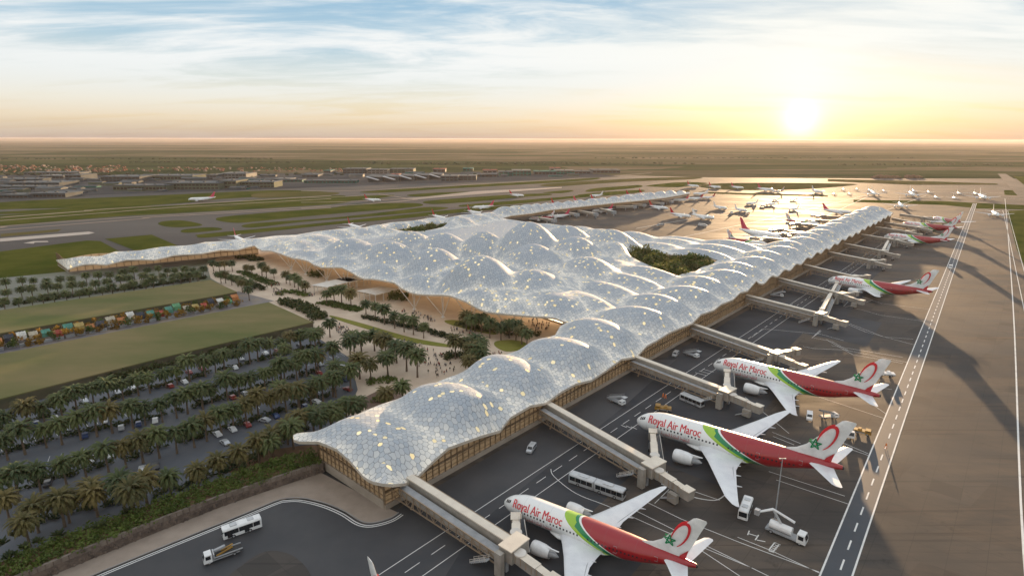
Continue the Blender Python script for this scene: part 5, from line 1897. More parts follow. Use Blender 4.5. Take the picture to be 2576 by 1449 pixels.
def truck_asset(kind, cabm=None):
    """small airport service trucks: 'stairs', 'belt', 'flat', 'tug', 'arm', 'catering'"""
    T = empty({'stairs': 'stair_truck', 'belt': 'belt_loader', 'flat': 'recovery_truck', 'tug': 'aircraft_tug', 'arm': 'de_icing_truck', 'tank': 'fuel_truck'}[kind])
    cabm = cabm or M_WHITE
    L = {'stairs': 7, 'belt': 6.5, 'flat': 8.0, 'tug': 5.5, 'arm': 8.5, 'tank': 8}[kind]
    b = MB()
    b.box(-L / 2, L / 2, -1.1, 1.1, .55, .95, M_GREY)
    b.build('chassis', T)
    b = MB()
    x0 = -L / 2 - .1
    hh = 2.6 if kind in ('flat', 'arm', 'tank') else 1.9
    prof = [(x0, .5), (x0, 1.35), (x0 + .35, hh), (x0 + 1.9, hh), (x0 + 1.9, .5)]
    b.loft([[(x, y, z) for x, z in prof] for y in (-1.12, 1.12)], cabm)
    co = b.build('cab', T)
    b = MB()
    b.add([(x0 - .02, -.95, 1.38), (x0 - .02, .95, 1.38), (x0 + .31, .9, hh - .12), (x0 + .31, -.9, hh - .12)], [(0, 3, 2, 1)], M_BLACK)
    for sd in (-1, 1):
        b.box(x0 + .5, x0 + 1.6, sd * 1.13 - .015, sd * 1.13 + .015, 1.4, hh - .25, M_BLACK)
    b.build('cab_window', co)
    for x in (-L / 2 + 1.1, L / 2 - 1.3):
        for y in (-.95, .95):
            wheel(T, x, y, .48, .3)
    if kind == 'stairs':
        b = MB()
        for y in (-.8, .8):
            b.bar((-L / 2 + .5, y, 3.6), (L / 2 + .8, y, .8), .14, .5, M_SILV)
            b.bar((-L / 2 + .5, y, 4.6), (L / 2 + .8, y, 1.8), .08, .08, M_SILV)
        for k in range(12):
            f = k / 11
            b.box(-L / 2 + .5 + f * (L + .2), -L / 2 + .9 + f * (L + .2), -.8, .8, 3.6 - 2.8 * f, 3.68 - 2.8 * f, M_GREY)
        b.box(-L / 2 - 1, -L / 2 + .6, -1, 1, 3.5, 3.65, M_SILV)
        b.build('stair', T)
    if kind == 'belt':
        b = MB()
        b.bar((-L / 2 - .6, .3, 1.3), (L / 2 + 1.0, .3, 3.4), .9, .25, M_DARK)
        for y in (-.2, .8):
            b.bar((-L / 2 - .6, y, 1.45), (L / 2 + 1.0, y, 3.55), .08, .3, M_SILV)
        b.bar((L / 2 - 1, .3, .9), (L / 2 - .6, .3, 3.0), .3, .3, M_GREY)
        b.build('belt', T)
    if kind == 'flat':
        b = MB()
        b.box(-L / 2 + 2.2, L / 2 + .6, -1.2, 1.2, 1.0, 1.25, M_DARK)
        b.box(-L / 2 + 2.1, -L / 2 + 2.35, -1.2, 1.2, 1.0, 2.4, M_SILV)
        for y in (-1.2, 1.2):
            b.box(-L / 2 + 2.3, L / 2 + .6, y - .06, y + .06, 1.25, 1.55, M_SILV)
        b.build('flatbed', T)
        b = MB()
        b.bar((-1.2, -.6, 1.4), (2.6, .5, 1.6), .35, .3, M_YEL)
        b.bar((0.0, .7, 1.5), (2.8, .9, 2.1), .3, .3, M_YEL)
        b.bar((-1.6, .2, 2.4), (1.0, .6, 2.5), .7, .5, M_GREY)
        b.build('crane', T)
    if kind == 'arm':
        b = MB()
        b.tube([(-1.2, 0, 1.9), (3.6, 0, 1.9)], .95, 12, M_WHITE)
        b.build('tank', T)
        b = MB()
        b.tube([(1.2, 0, 2.6), (3.4, -.3, 5.4)], .28, 8, M_SILV)
        b.tube([(3.4, -.3, 5.4), (-1.5, 0, 4.4)], [.25, .3], 8, M_WHITE)
        b.tube([(3.4, -.3, 5.4), (5.6, 3.0, 5.4)], [.3, .22], 8, M_WHITE)
        b.box(5.2, 6.2, 2.8, 3.8, 4.9, 6.2, M_SILV)
        b.build('boom', T)
    if kind == 'tank':
        b = MB()
        b.tube([(-1.6, 0, 1.9), (-1.4, 0, 1.9), (3.7, 0, 1.9), (3.9, 0, 1.9)], [.7, .98, .98, .7], 14, M_SILV)
        b.build('tank', T)
    if kind == 'tug':
        b = MB()
        b.box(-L / 2 + 1.8, L / 2, -1.15, 1.15, .95, 1.35, cabm, .08)
        b.box(.2, 1.4, -.9, .9, 1.35, 1.9, cabm, .15)
        b.build('bonnet', T)
    return T


put_line(truck_asset('flat'), (527, 1413), (590, 1390), 'white recovery truck with yellow crane arms on the dark asphalt', 'truck', 1.0)
put_line(van_asset(M_SILV), (1324, 1150), (1348, 1118), 'grey van parked by itself between the first two jet bridges', 'van', .95)
put_line(truck_asset('stairs'), (1568, 1020), (1535, 1006), 'white stair truck on dark asphalt beneath the second long jet bridge', 'stair truck', 1.0)
put_line(van_asset(M_SILV, name='service_van'), (1692, 903), (1706, 888), 'grey service van left of the stair truck near the pier wall', 'van', 1.0)
put_line(truck_asset('stairs'), (1752, 900), (1728, 892), 'white stair truck right of the grey van near the pier wall', 'stair truck', 1.0)
put_line(van_asset(M_WHITE), (2035, 1066), (2036, 1040), 'boxy white van between the tails of the second and third airliners', 'van', 1.0)
put_line(truck_asset('belt'), (2100, 1050), (2068, 1052), 'grey belt loader under the tail of the third airliner', 'belt loader', 1.0)
put_line(truck_asset('tank'), (2140, 1106), (2126, 1078), 'grey tanker truck left of the yellow tug by the fin of the middle airliner', 'tanker', 1.0)
put_line(truck_asset('tug', M_YEL), (2180, 1093), (2156, 1087), 'yellow tug beside the service road near the middle fin', 'tug', 1.0)
put_line(truck_asset('tug', M_YEL), (1652, 1030), (1684, 1034), 'yellow tug half hidden behind the nose of the middle airliner', 'tug', 1.1)
put_line(truck_asset('tug', M_WHITE), (2212, 944), (2244, 947), 'white flat tug behind the fin of the third airliner', 'tug', 1.2)
put_line(van_asset(M_WHITE, name='estate_car'), (2388, 684), (2393, 668), 'white van driving on the service road far up the apron', 'van', 1.2)
put_line(truck_asset('stairs'), (1968, 747), (1943, 745), 'white stair truck by the lone airliner jet bridge', 'stair truck', 1.0)
put_line(truck_asset('arm'), (2005, 1362), (1948, 1338), 'white boom truck with raised arm on the stand right of the first airliner', 'boom truck', 1.15)
for i, (x, y) in enumerate(((1661, 569), (1768, 569), (1747, 533), (2270, 700), (1898, 520), (1840, 537), (1880, 539), (1918, 521), (2200, 820))):
    if i in (3, 8): continue
    o = van_asset(M_WHITE if i % 2 else M_SILV, 8 if i < 3 else 6, 'service_truck')
    p = at(x, y)
    o.location = (p.x, p.y, 0); o.rotation_euler = (0, 0, R.uniform(0, 6)); o.scale = (1.3, 1.3, 1.3)
    tag(o, ['pale crew bus alone on the near edge of the remote apron', 'white truck just below the nearer remote pair of airliners', 'white truck between the two remote pairs of airliners', '', 'service truck right of the white airliner left of the glare', 'low loader beside the swept fin airliner', 'service truck behind the nearer remote airliner', 'service truck between two white remote airliners', ''][i], 'truck')


def mast(p, h, label):
    T = empty('floodlight_mast', tuple(p))
    tag(T, label, 'light mast')
    b = MB(); b.tube([(0, 0, 0), (0, 0, h)], [.2, .12], 8, M_GREY); b.build('pole', T)
    b = MB(); b.tube([(0, 0, 0), (0, 0, .5)], .8, 10, M_CONC); b.build('base', T)
    b = MB()
    b.bar((-.8, 0, h), (.8, 0, h), .14, .14, M_GREY)
    for x in (-.7, .7): b.box(x - .2, x + .2, -.2, .2, h - .2, h + .06, M_GREY)
    b.build('lamp_head', T)


mast(at(1948, 1311), 19, 'tall thin mast behind the middle airliner tail by the boom truck')


# ================================================================== PALMS AND PLANTS
def palm_asset(seed, m, h=7.5, cr=4.9, nf=64):
    r = random.Random(seed)
    T = empty('palm_tree')
    b = MB()
    lean = r.uniform(-.4, .4)
    b.tube([(0, 0, -.3), (lean * .2, 0, h * .3), (lean * .6, 0, h * .7), (lean, 0, h)], [.42, .30, .27, .36], 7, M_TRUNK)
    b.build('trunk', T)
    c = MB()
    for i in range(nf):
        a = i * 2.39996 + r.uniform(-.2, .2)
        el = math.radians(84 - 112 * (i / nf) ** .9)          # the last ones hang down
        L = cr * r.uniform(.85, 1.12) * (1.0 if i < nf * .75 else .78)
        ca, sa = math.cos(a), math.sin(a)
        px, pz = 0.25, h + r.uniform(-.2, .3)
        seg = 6
        e = el
        pts = []
        for k in range(seg + 1):
            pts.append((px, pz, e))
            px += L / seg * math.cos(e); pz += L / seg * math.sin(e)
            e -= (.30 if el > 0 else .18) * (1 + k * .12)
        side = Vector((-sa, ca, 0))
        for k in range(seg):
            x0, z0, e0 = pts[k]; x1, z1, _ = pts[k + 1]
            A = Vector((lean + ca * x0, sa * x0, z0)); B = Vector((lean + ca * x1, sa * x1, z1))
            w0 = (.12, .34, .46, .46, .38, .24)[k]; w1 = (.34, .46, .46, .38, .24, .03)[k]
            for sd in (-1, 1):
                o0 = side * (sd * w0) - Vector((0, 0, w0 * .55)); o1 = side * (sd * w1) - Vector((0, 0, w1 * .55))
                c.add([A, B, B + o1, A + o0], [(0, 1, 2, 3) if sd > 0 else (3, 2, 1, 0)], m)
                if k in (1, 2, 3, 4):
                    t_ = A.lerp(B, .9) + side * (sd * (w0 + .42)) - Vector((0, 0, .35))
                    c.add([A + o0 * .3, A.lerp(B, .35) + o0 * .3, t_], [(0, 1, 2) if sd > 0 else (0, 2, 1)], m)
    c.build('crown', T)
    return T


PALMS = [Proto(palm_asset(i, M_PALM, h=7.0 + .5 * i)) for i in range(3)]
PALMG = [Proto(palm_asset(10 + i, M_PALMG, h=7.2 + .4 * i, nf=66)) for i in range(2)]
NPALM = [0]


def palm(px, py, label, group, zc=7.5, sc=1.0, gold=0.2):
    """px,py = centre of the crown in the photograph"""
    p = at(px, py, zc * sc)
    pr = R.choice(PALMG) if R.random() < gold else R.choice(PALMS)
    s = sc * R.uniform(.92, 1.2)
    o = pr.put((p.x, p.y, 0), R.uniform(0, 6.28), (s, s, s * R.uniform(.93, 1.07)), label, group, 'palm tree')
    NPALM[0] += 1
    return o


def palm_row(pts, n, label, group, **k):
    # walk along the world polyline so that spacing is even on the ground
    wpts = [at(x, y, 7.5) for x, y in pts]
    seg = [(wpts[i + 1] - wpts[i]).length for i in range(len(wpts) - 1)]
    tot = sum(seg)
    for i in range(n):
        d = tot * (i + .5) / n + R.uniform(-.8, .8)
        j = 0
        while j < len(seg) - 1 and d > seg[j]:
            d -= seg[j]; j += 1
        q = wpts[j].lerp(wpts[j + 1], max(0, min(1, d / seg[j])))
        q = q + Vector((R.uniform(-.45, .45), R.uniform(-.45, .45), 0))
        pr = R.choice(PALMG) if R.random() < k.get('gold', .2) else R.choice(PALMS)
        s = k.get('sc', 1.0) * R.uniform(.86, 1.14)
        pr.put((q.x, q.y, 0), R.uniform(0, 6.28), (s, s, s * R.uniform(.95, 1.1)), label, group, 'palm tree')
        NPALM[0] += 1


palm_row([(812, 828), (560, 893), (350, 950), (-60, 1062)], 26, 'palm in the row along the lower lawn hedge', 'palms of the car park row along the lawn', gold=.1)
palm_row([(805, 897), (600, 955), (400, 1015), (100, 1075), (-60, 1125)], 24, 'palm in the second row below the lower lawn', 'palms of the second car park row', gold=.15)
palm_row([(850, 950), (740, 988), (650, 1000), (560, 1042), (470, 1078), (290, 1128), (118, 1172), (-40, 1230)], 22, 'palm in the third row below the lower lawn', 'palms of the third car park row', gold=.3)
palm_row([(770, 1040), (616, 1130), (508, 1168), (376, 1210), (212, 1240), (40, 1285)], 13, 'palm in the lowest row, above the retaining wall', 'palms of the lowest row above the wall', gold=.55)
for x, y in ((870, 1022), (785, 1036), (803, 1047), (830, 1030), (734, 1078), (677, 1107), (900, 1012)):
    palm(x, y, 'dark palm close behind the near tip of the roof', 'palms close behind the roof tip', gold=0)
for x, y in ((150, 1262), (60, 1310), (228, 1222), (330, 1240), (10, 1250)):
    palm(x, y, 'golden palm at the bottom left above the green planting', 'golden palms at the bottom left', gold=1)
palm_row([(504, 682), (380, 706), (200, 730), (0, 755), (-40, 762)], 20, 'palm in the grove row nearest the upper lawn', 'palms of the left arm grove, row by the upper lawn', gold=0, sc=.85)
palm_row([(508, 690), (420, 686), (250, 706), (60, 722), (-40, 735)], 19, 'palm in the middle row of the grove before the left arm', 'palms of the left arm grove, middle row', gold=0, sc=.85)
palm_row([(520, 676), (400, 671), (240, 689), (80, 700), (-40, 712)], 19, 'palm in the grove row nearest the left arm of the terminal', 'palms of the left arm grove, row by the building', gold=0, sc=.85)
plaza_up = [c4(*p) for p in ((1620, 165), (1655, 172), (1720, 178), (1800, 195), (1750, 190), (1880, 225), (1905, 235), (1935, 248), (1400, 150), (1440, 150), (1475, 150), (1525, 150), (1960, 265), (1985, 280), (2010, 295))]
for x, y in plaza_up:
    palm(x, y, 'small palm on the upper plaza before the canopy columns', 'small palms on the upper plaza', sc=.85, gold=.3)
for p in ((1480, 222), (1520, 235), (1560, 245), (1600, 258), (1635, 330), (1590, 280), (1450, 225), (1640, 275)):
    palm(*c4(*p), 'dark palm on the short side of the upper lawn', 'palms beside the upper lawn', sc=.85)
for p in ((295, 445), (335, 437), (375, 442), (425, 455), (505, 490), (555, 508), (605, 540)):
    palm(*c5(*p), 'tall palm in the row before the two flat pavilion roofs', 'palms before the flat pavilion roofs', gold=.2)
for p in ((660, 570), (710, 588), (760, 602), (815, 620)):
    palm(*c5(*p), 'smaller palm on the long hedge between the two walks', 'palms on the long hedge', sc=.85, gold=.2)
for p in ((1045, 572), (1090, 575), (1125, 582), (1170, 608), (1230, 618), (1275, 608), (1310, 622), (1342, 640), (1075, 590), (1370, 655)):
    palm(*c5(*p), 'palm in the planted bed under the edge of the canopy', 'palms in the bed under the canopy edge', gold=.4)
for p in ((985, 712), (1040, 702), (1090, 700), (1070, 745), (1120, 722), (1130, 770), (1060, 800), (1100, 760)):
    palm(*c5(*p), 'palm in the clump where the plaza meets the near arm roof', 'palm clump by the near arm roof', gold=.25)
for p in ((310, 600), (235, 672), (155, 662), (550, 668), (480, 682), (610, 700), (668, 728), (722, 770), (780, 800), (622, 798), (530, 820), (470, 808), (420, 722), (330, 742), (440, 670), (590, 690)):
    palm(*c5(*p), 'tall palm among the people on the big plaza', 'palms on the big plaza', gold=.15, sc=1.05)
for p in ((345, 838), (235, 782), (420, 870), (340, 900), (240, 920), (145, 958), (45, 930), (50, 832), (615, 975), (705, 940), (440, 1040), (350, 1072), (145, 790), (70, 730)):
    palm(*c5(*p), 'palm at the plaza end of the car park rows', 'palms at the plaza end of the car park', gold=.1, sc=1.05)


def leaf_cloud(b, r, cx, cy, cz, rx, ry, rz, n, size, m, up=.3):
    for _ in range(n):
        # points through the shell of the volume
        while True:
            u = Vector((r.uniform(-1, 1), r.uniform(-1, 1), r.uniform(-.8, 1)))
            if .35 < u.length < 1: break
        p = Vector((cx + u.x * rx, cy + u.y * ry, cz + u.z * rz))
        a = Vector((r.gauss(0, 1), r.gauss(0, 1), r.gauss(0, 1) + up)).normalized()
        c = a.cross(Vector((r.gauss(0, 1), r.gauss(0, 1), r.gauss(0, 1)))).normalized()
        s = size * r.uniform(.6, 1.3)
        b.add([p - a * s, p + c * s * .6, p + a * s, p - c * s * .6], [(0, 1, 2, 3)], m)


def bed(name, pts, width, hgt, m, label, dens=1.6, leaf=.5, kind=None, group=None, z0=0.0, seed=1):
    """planted bed along a world polyline: soil kerb and a mass of shrubs"""
    r = random.Random(seed)
    b = MB()
    P = [Vector((p[0], p[1], 0)) for p in pts]
    for a, c in zip(P[:-1], P[1:]):
        L = (c - a).length
        n = int(L * width * dens / 3) + 1
        d = (c - a).normalized()
        s = Vector((-d.y, d.x, 0))
        for _ in range(n):
            q = a + d * r.uniform(0, L) + s * r.uniform(-width / 2, width / 2)
            rr = r.uniform(.8, 1.6)
            leaf_cloud(b, r, q.x, q.y, z0 + hgt * r.uniform(.3, .7), rr, rr, hgt * r.uniform(.3, .6), 14, leaf, m)
    o = b.build(name)
    return tag(o, label, 'hedge', group)


def pixline(c, pts, z=0):
    return [tuple(at(*c(*p), z)[:2]) for p in pts]


idp = lambda x, y: (x, y)
# slope planting above the retaining wall, raised ground first
wall_pts = [(-60, 1490), (61, 1438), (200, 1382), (400, 1303), (560, 1242), (700, 1196), (812, 1160)]
wl = pixline(idp, wall_pts, 3.6)
b = MB()
back = [(p[0] - 9.5 * math.sin(PA - .15), p[1] + 9.5 * math.cos(PA - .15)) for p in wl]
b.prism([(p[0], p[1]) for p in wl] + back[::-1], -.1, 3.0, M_EARTH)
tag(b.build('planted_terrace'), kind='structure')
bed('ground_planting', [(a[0] * .5 + c[0] * .5, a[1] * .5 + c[1] * .5) for a, c in zip(wl, back)], 9.5, 1.8, M_BUSH, 'dense bright green planting on top of the retaining wall', dens=2.8, leaf=.38, z0=2.9, seed=5)
# fan plants at the bottom left end
fan = empty('fan_plant')
b = MB()
rr_ = random.Random(3)
for i in range(22):
    a = i * 2.4
    e = rr_.uniform(.5, 1.2)
    L = rr_.uniform(1.8, 2.6)
    d = Vector((math.cos(a) * math.cos(e), math.sin(a) * math.cos(e), math.sin(e)))
    s = Vector((-math.sin(a), math.cos(a), 0))
    m_ = d * L * .55
    t_ = d * L + Vector((0, 0, -.5))
    b.add([(0, 0, 0), m_ + s * .28, t_, m_ - s * .28], [(0, 1, 2, 3)], M_BUSHD)
b.build('leaves', fan)
FAN = Proto(fan)
for x, y in ((25, 1405), (60, 1380), (95, 1365), (8, 1370), (40, 1350), (150, 1350), (320, 1290), (455, 1235), (250, 1330), (570, 1190), (610, 1180)):
    p = at(x, y, 3.6)
    FAN.put((p.x, p.y, 3.6), R.uniform(0, 6), R.uniform(.9, 1.3), 'broad leaved fan plant growing in the planting above the wall', 'fan plants above the wall', 'shrub')

# retaining wall
T = empty('retaining_wall', (wl[1][0], wl[1][1], 0))
tag(T, 'long rubble stone retaining wall with a concrete top below the green planting', 'wall')
b, b2, b3 = MB(), MB(), MB()
rr_ = random.Random(8)
o_ = Vector((wl[1][0], wl[1][1]))
for a, c in zip(wl[:-1], wl[1:]):
    A, C_ = Vector(a) - o_, Vector(c) - o_
    L = (C_ - A).length
    d = (C_ - A).normalized()
    n = Vector((d.y, -d.x))
    b.bar((A.x, A.y, 1.2), (C_.x, C_.y, 1.2), .8, 2.4, M_STONE)
    b2.bar((A.x + n.x * .05, A.y + n.y * .05, 3.0), (C_.x + n.x * .05, C_.y + n.y * .05, 3.0), .75, 1.2, mat('weathered_concrete', (0.20, 0.16, 0.13), 0.9, col2=(0.11, 0.085, 0.07), nscale=.5))
    for k in range(int(L * 2.2)):
        q = A.lerp(C_, rr_.random()) + n * .42
        z = rr_.uniform(.1, 2.2)
        s = rr_.uniform(.2, .5)
        b.box(q.x - s, q.x + s, q.y - s * .6, q.y + s * .6, z - s * .5, z + s * .5, M_STONE, s * .3)
    for k in range(int(L / 1.6)):
        q = A.lerp(C_, (k + .5) / int(L / 1.6 + 1)) + n * .45
        b3.box(q.x - .07, q.x + .07, q.y - .07, q.y + .07, 2.45, 3.58, M_STONE)
b.build('stone_face', T); b2.build('concrete_top', T); b3.build('joint_rib', T)

# hedges and planted beds of the plaza
bed('hedge', pixline(c5, [(275, 490), (380, 515), (478, 535)]), 7, 1.6, M_BUSH, 'low green hedge bed below the row of palms at the pavilions', seed=11)
bed('hedge', pixline(c5, [(495, 572), (640, 603), (850, 652), (1000, 692)]), 4.5, 1.8, M_BUSHD, 'long clipped hedge running across the plaza to the near arm', dens=2.2, seed=12)
bed('hedge', pixline(c5, [(930, 770), (980, 790), (1020, 770), (1100, 775)]), 8, 1.6, M_BUSHD, 'dark bed under the palm clump by the near arm', seed=13)
bed('hedge', pixline(c5, [(515, 925), (590, 915), (665, 900)]), 6, 1.5, M_BUSH, 'low bed at the lower end of the plaza', seed=14)
bed('hedge', pixline(c4, [(1850, 405), (1950, 430), (2050, 470), (2110, 520)]), 9, 3.2, M_BUSHD, 'tall dark shrub band at the short end of the lower lawn', dens=1.8, leaf=.6, seed=15)
bed('hedge', pixline(c4, [(1430, 225), (1600, 280), (1740, 325)]), 6, 2.6, M_BUSHD, 'dark shrub band beside the upper lawn end', leaf=.6, seed=16)
bed('hedge', pixline(c4, [(1590, 205), (1700, 255), (1815, 295)]), 7, 1.8, M_BUSH, 'green bed between the upper plaza walks', seed=17)
bed('hedge', pixline(c4, [(1560, 120), (1640, 110), (1700, 135)]), 10, 2.4, M_BUSHD, 'rounded shrub bed where the left arm meets the canopy', leaf=.6, seed=18)
bed('hedge', pixline(c4, [(1825, 360), (1900, 335), (2030, 365)]), 6, 1.8, M_BUSH, 'green bed below the small palms of the upper plaza', seed=19)
bed('hedge', pixline(c4, [(2100, 410), (2200, 425), (2370, 465)]), 6, 1.5, M_BUSH, 'green bed at the right of the shrub band, before the pavilions', seed=20)
bed('hedge', pixline(c5, [(1000, 610), (1150, 640), (1300, 665), (1440, 668)]), 6, 2.0, M_BUSHD, 'bed of shrubs under the palms at the canopy edge', seed=21)
bed('hedge', pixline(c5, [(640, 470), (690, 475), (725, 480)]), 9, 5, M_TREE, 'clump of bushes just right of the flat pavilion roofs', leaf=.7, seed=22)
bed('hedge', pixline(c5, [(210, 350), (270, 355)]), 7, 4.5, M_TREE, 'clump of bushes under the canopy left of the pavilions', leaf=.7, seed=23)
bed('hedge', pixline(c5, [(560, 1010), (640, 1030)]), 5, 1.6, M_BUSH, 'small bed beside the brown terrace', seed=24)
# hedge along the lower lawn and shrubs between the car park rows
bed('hedge', pixline(c4, [(-200, 1085), (0, 1052), (700, 930), (1300, 790), (1800, 640), (2075, 555)]), 3.5, 3.6, M_BUSHD, 'long dark hedge along the lower edge of the long lawn', dens=1.8, leaf=.6, seed=25)
for k, (pts, lb) in enumerate((([(810, 868), (560, 930), (350, 985), (-60, 1100)], 'first strip of low shrubs between the parked cars'), ([(805, 932), (600, 990), (400, 1050), (100, 1112), (-60, 1165)], 'second strip of low shrubs between the parked cars'), ([(850, 985), (740, 1025), (560, 1080), (290, 1165), (118, 1210), (-40, 1268)], 'third strip of low shrubs between the parked cars'), ([(770, 1078), (616, 1168), (508, 1205), (376, 1248), (212, 1280), (40, 1325)], 'lowest strip of low shrubs, above the planted wall'))):
    bed('hedge', pixline(idp, pts), 3.2, 1.6, M_BUSHD, lb, dens=1.2, leaf=.55, group='shrub strips of the car park', seed=30 + k)
bed('hedge', pixline(idp, [(520, 700), (380, 722), (200, 745), (-40, 778)]), 3, 2.4, M_BUSHD, 'dark hedge on the far side of the upper lawn', dens=1.4, leaf=.7, seed=40)
# lawns of the plaza
for q in ([(330, 562), (500, 606), (750, 678), (950, 716), (940, 728), (740, 700), (500, 628), (335, 575)], [(930, 588), (1000, 586), (1060, 600), (1100, 625), (1200, 650), (1190, 662), (1080, 640), (960, 608)], [(1195, 705), (1230, 694), (1300, 692), (1365, 708), (1340, 740), (1260, 752), (1205, 728)]):
    pp = smooth_poly([c5(*p) for p in q], 4)
    b = MB()
    b.prism([tuple(at(x, y, .15)[:2]) for x, y in pp], -.05, .22, mat('bright_turf', (0.16, 0.17, 0.03), .9, col2=(0.22, 0.20, 0.05), nscale=.15, spec=.1))
    tag(b.build('lawn'), kind='structure')


def tree_asset(seed, m, h=7.0, cr=3.4):
    r = random.Random(seed)
    T = empty('court_tree')
    b = MB()
    b.tube([(0, 0, -.2), (.1, 0, h * .35), (0, .1, h * .6)], [.32, .24, .14], 7, M_TRUNK)
    for k in range(5):
        a = k * 1.26
        b.tube([(0, 0, h * .4), (math.cos(a) * cr * .6, math.sin(a) * cr * .6, h * .7)], [.14, .05], 5, M_TRUNK)
    b.build('trunk', T)
    c = MB()
    for k in range(9):
        a, rr = r.uniform(0, 6.28), r.uniform(0, cr * .62)
        leaf_cloud(c, r, rr * math.cos(a), rr * math.sin(a), h * r.uniform(.5, .92), cr * r.uniform(.35, .55), cr * r.uniform(.35, .55), cr * r.uniform(.3, .5), 60, .42, m)
    c.build('crown', T)
    return T


TREES = [Proto(tree_asset(50 + i, m)) for i, m in enumerate((M_TREE, M_BUSH, M_TREE))]
for hi, (hole, gap, sc, lb, gp) in enumerate(((HOLES[0], 6.2, 2.2, 'leafy tree in the triangular planted court of the roof', 'trees in the triangular roof court'), (HOLES[1], 8.5, 2.2, 'leafy tree in the long narrow court at the back of the roof', 'trees in the narrow roof court'))):
    b = MB()
    b.prism([(p[0], p[1]) for p in hole], .05, .35 if hi == 0 else 3.0, mat('court_soil', (0.06, 0.075, 0.02), .9, col2=(.04, .05, .015), nscale=.2))
    tag(b.build('garden_bed'), kind='structure')
    L = np.array(hole)
    x0, y0 = L[:, :2].min(0); x1, y1 = L[:, :2].max(0)
    yy = y0
    j = 0
    while yy < y1:
        xx = x0 + (gap / 2 if j % 2 else 0)
        while xx < x1:
            q = np.array([[xx + R.uniform(-1.3, 1.3), yy + R.uniform(-1.3, 1.3)]])
            if inside(q, hole)[0] and seg_dist(q, hole)[0][0] > 1.0:
                s = sc * R.uniform(.8, 1.15)
                R.choice(TREES).put((q[0, 0], q[0, 1], 0), R.uniform(0, 6.3), (s, s, s * R.uniform(.9, 1.1)), lb, gp, 'tree')
            xx += gap
        yy += gap
        j += 1

# ================================================================== PAVILIONS, MARKET, PEOPLE, CARS
def pavilion(pix, label):
    pts = [at(x, y, 5.2) for x, y in pix]
    c = sum(pts, Vector()) / 4
    T = empty('pavilion', (c.x, c.y, 0))
    tag(T, label, 'pavilion', 'flat roofed pavilions under the canopy')
    P = [(p.x - c.x, p.y - c.y) for p in pts]
    b = MB(); b.prism(P, 5.0, 5.35, M_STEEL); b.build('roof', T)
    b = MB(); b.prism([(x * .93, y * .86) for x, y in P], 4.2, 4.98, M_GLASSW); b.build('ceiling', T)
    for i in range(4):
        for f in (0.03, .35, .68):
            q = Vector(P[i]).lerp(Vector(P[(i + 1) % 4]), f) * .94
            b = MB(); b.box(q.x - .2, q.x + .2, q.y - .2, q.y + .2, 0, 4.98, M_STEEL); b.build('post', T)


pavilion([(783, 718), (870, 697), (900, 704), (823, 723)], 'left flat roofed pavilion in front of the canopy columns')
pavilion([(898, 732), (959, 720.5), (1006, 727.5), (945, 742)], 'right flat roofed pavilion in front of the canopy columns')
pavilion([(845, 703), (905, 690), (935, 697), (880, 710)], 'pavilion tucked behind the left flat roof')

CC = {'orange': (0.50, 0.19, 0.06), 'teal': (0.08, 0.26, 0.20), 'cream': (0.50, 0.44, 0.33), 'red': (0.42, 0.07, 0.045), 'yellow': (0.45, 0.33, 0.11), 'green': (0.12, 0.32, 0.16), 'white': (0.68, 0.66, 0.60), 'charcoal': (0.04, 0.045, 0.06)}
seq = ['yellow', 'orange', 'charcoal', 'white', 'cream', 'teal', 'red', 'teal', 'yellow', 'orange', 'charcoal', 'cream', 'orange', 'white', 'charcoal', 'teal', 'red', 'teal', 'green', 'cream', 'yellow', 'red', 'charcoal', 'white', 'green', 'orange']
A, B = at(-40, 868, 3), at(590, 752, 3)
for i, cn in enumerate(seq):
    f = i / (len(seq) - 1)
    p = A.lerp(B, f)
    m_ = mat('canvas_' + cn, CC[cn], .8, col2=tuple(c * .6 for c in CC[cn]), nscale=.6)
    p = p + Vector((math.sin(PA), -math.cos(PA), 0)) * R.uniform(-1.6, 1.6)
    T = empty('market_stall', (p.x, p.y, 0.03), math.atan2(B.y - A.y, B.x - A.x))
    o1, o2 = seq[i - 1] if i else None, seq[i + 1] if i < len(seq) - 1 else None
    ords = ['nearest the left edge', 'second', 'third', 'fourth', 'fifth', 'sixth', 'seventh', 'eighth', 'ninth', 'tenth', 'eleventh', 'twelfth', 'thirteenth', 'fourteenth', 'fifteenth', 'sixteenth', 'seventeenth', 'eighteenth', 'nineteenth', 'twentieth', 'twenty first', 'twenty second', 'twenty third', 'twenty fourth', 'twenty fifth', 'last at the plaza end']
    tag(T, cn + ' canvas stall between the lawns, ' + ords[i] + ('' if i in (0, 25) else ' from left'), 'stall', 'coloured stalls between the lawns')
    hw = (B - A).length / len(seq) * .47
    b = MB()
    hh = R.uniform(3.9, 6.6)
    hw *= R.uniform(.72, 1.0)
    n = 6
    for k in range(n):
        x0, x1 = -hw + 2 * hw * k / n, -hw + 2 * hw * (k + 1) / n
        sag = .35 if k % 2 else 0
        b.add([(x0, -3, hh - 1.2), (x1, -3, hh - 1.2 + sag), (x1, 0, hh + sag * .6), (x0, 0, hh), (x1, 3, hh - 1.0), (x0, 3, hh - 1.0), (x0, -3.05, hh - 3.4), (x1, -3.05, hh - 3.4)], [(0, 1, 2, 3), (3, 2, 4, 5), (6, 7, 1, 0)], m_)
    b.build('canopy', T)
    b = MB(); b.box(-hw * .9, hw * .9, -4.6, -2.9, 0, 1.3, M_GREY); b.build('counter', T)
    for x in (-hw * .95, hw * .95):
        for y in (-2.9, 2.9):
            b = MB(); b.bar((x, y, 0), (x, y, hh - 1), .2, .2, M_TRUSS); b.build('post', T)
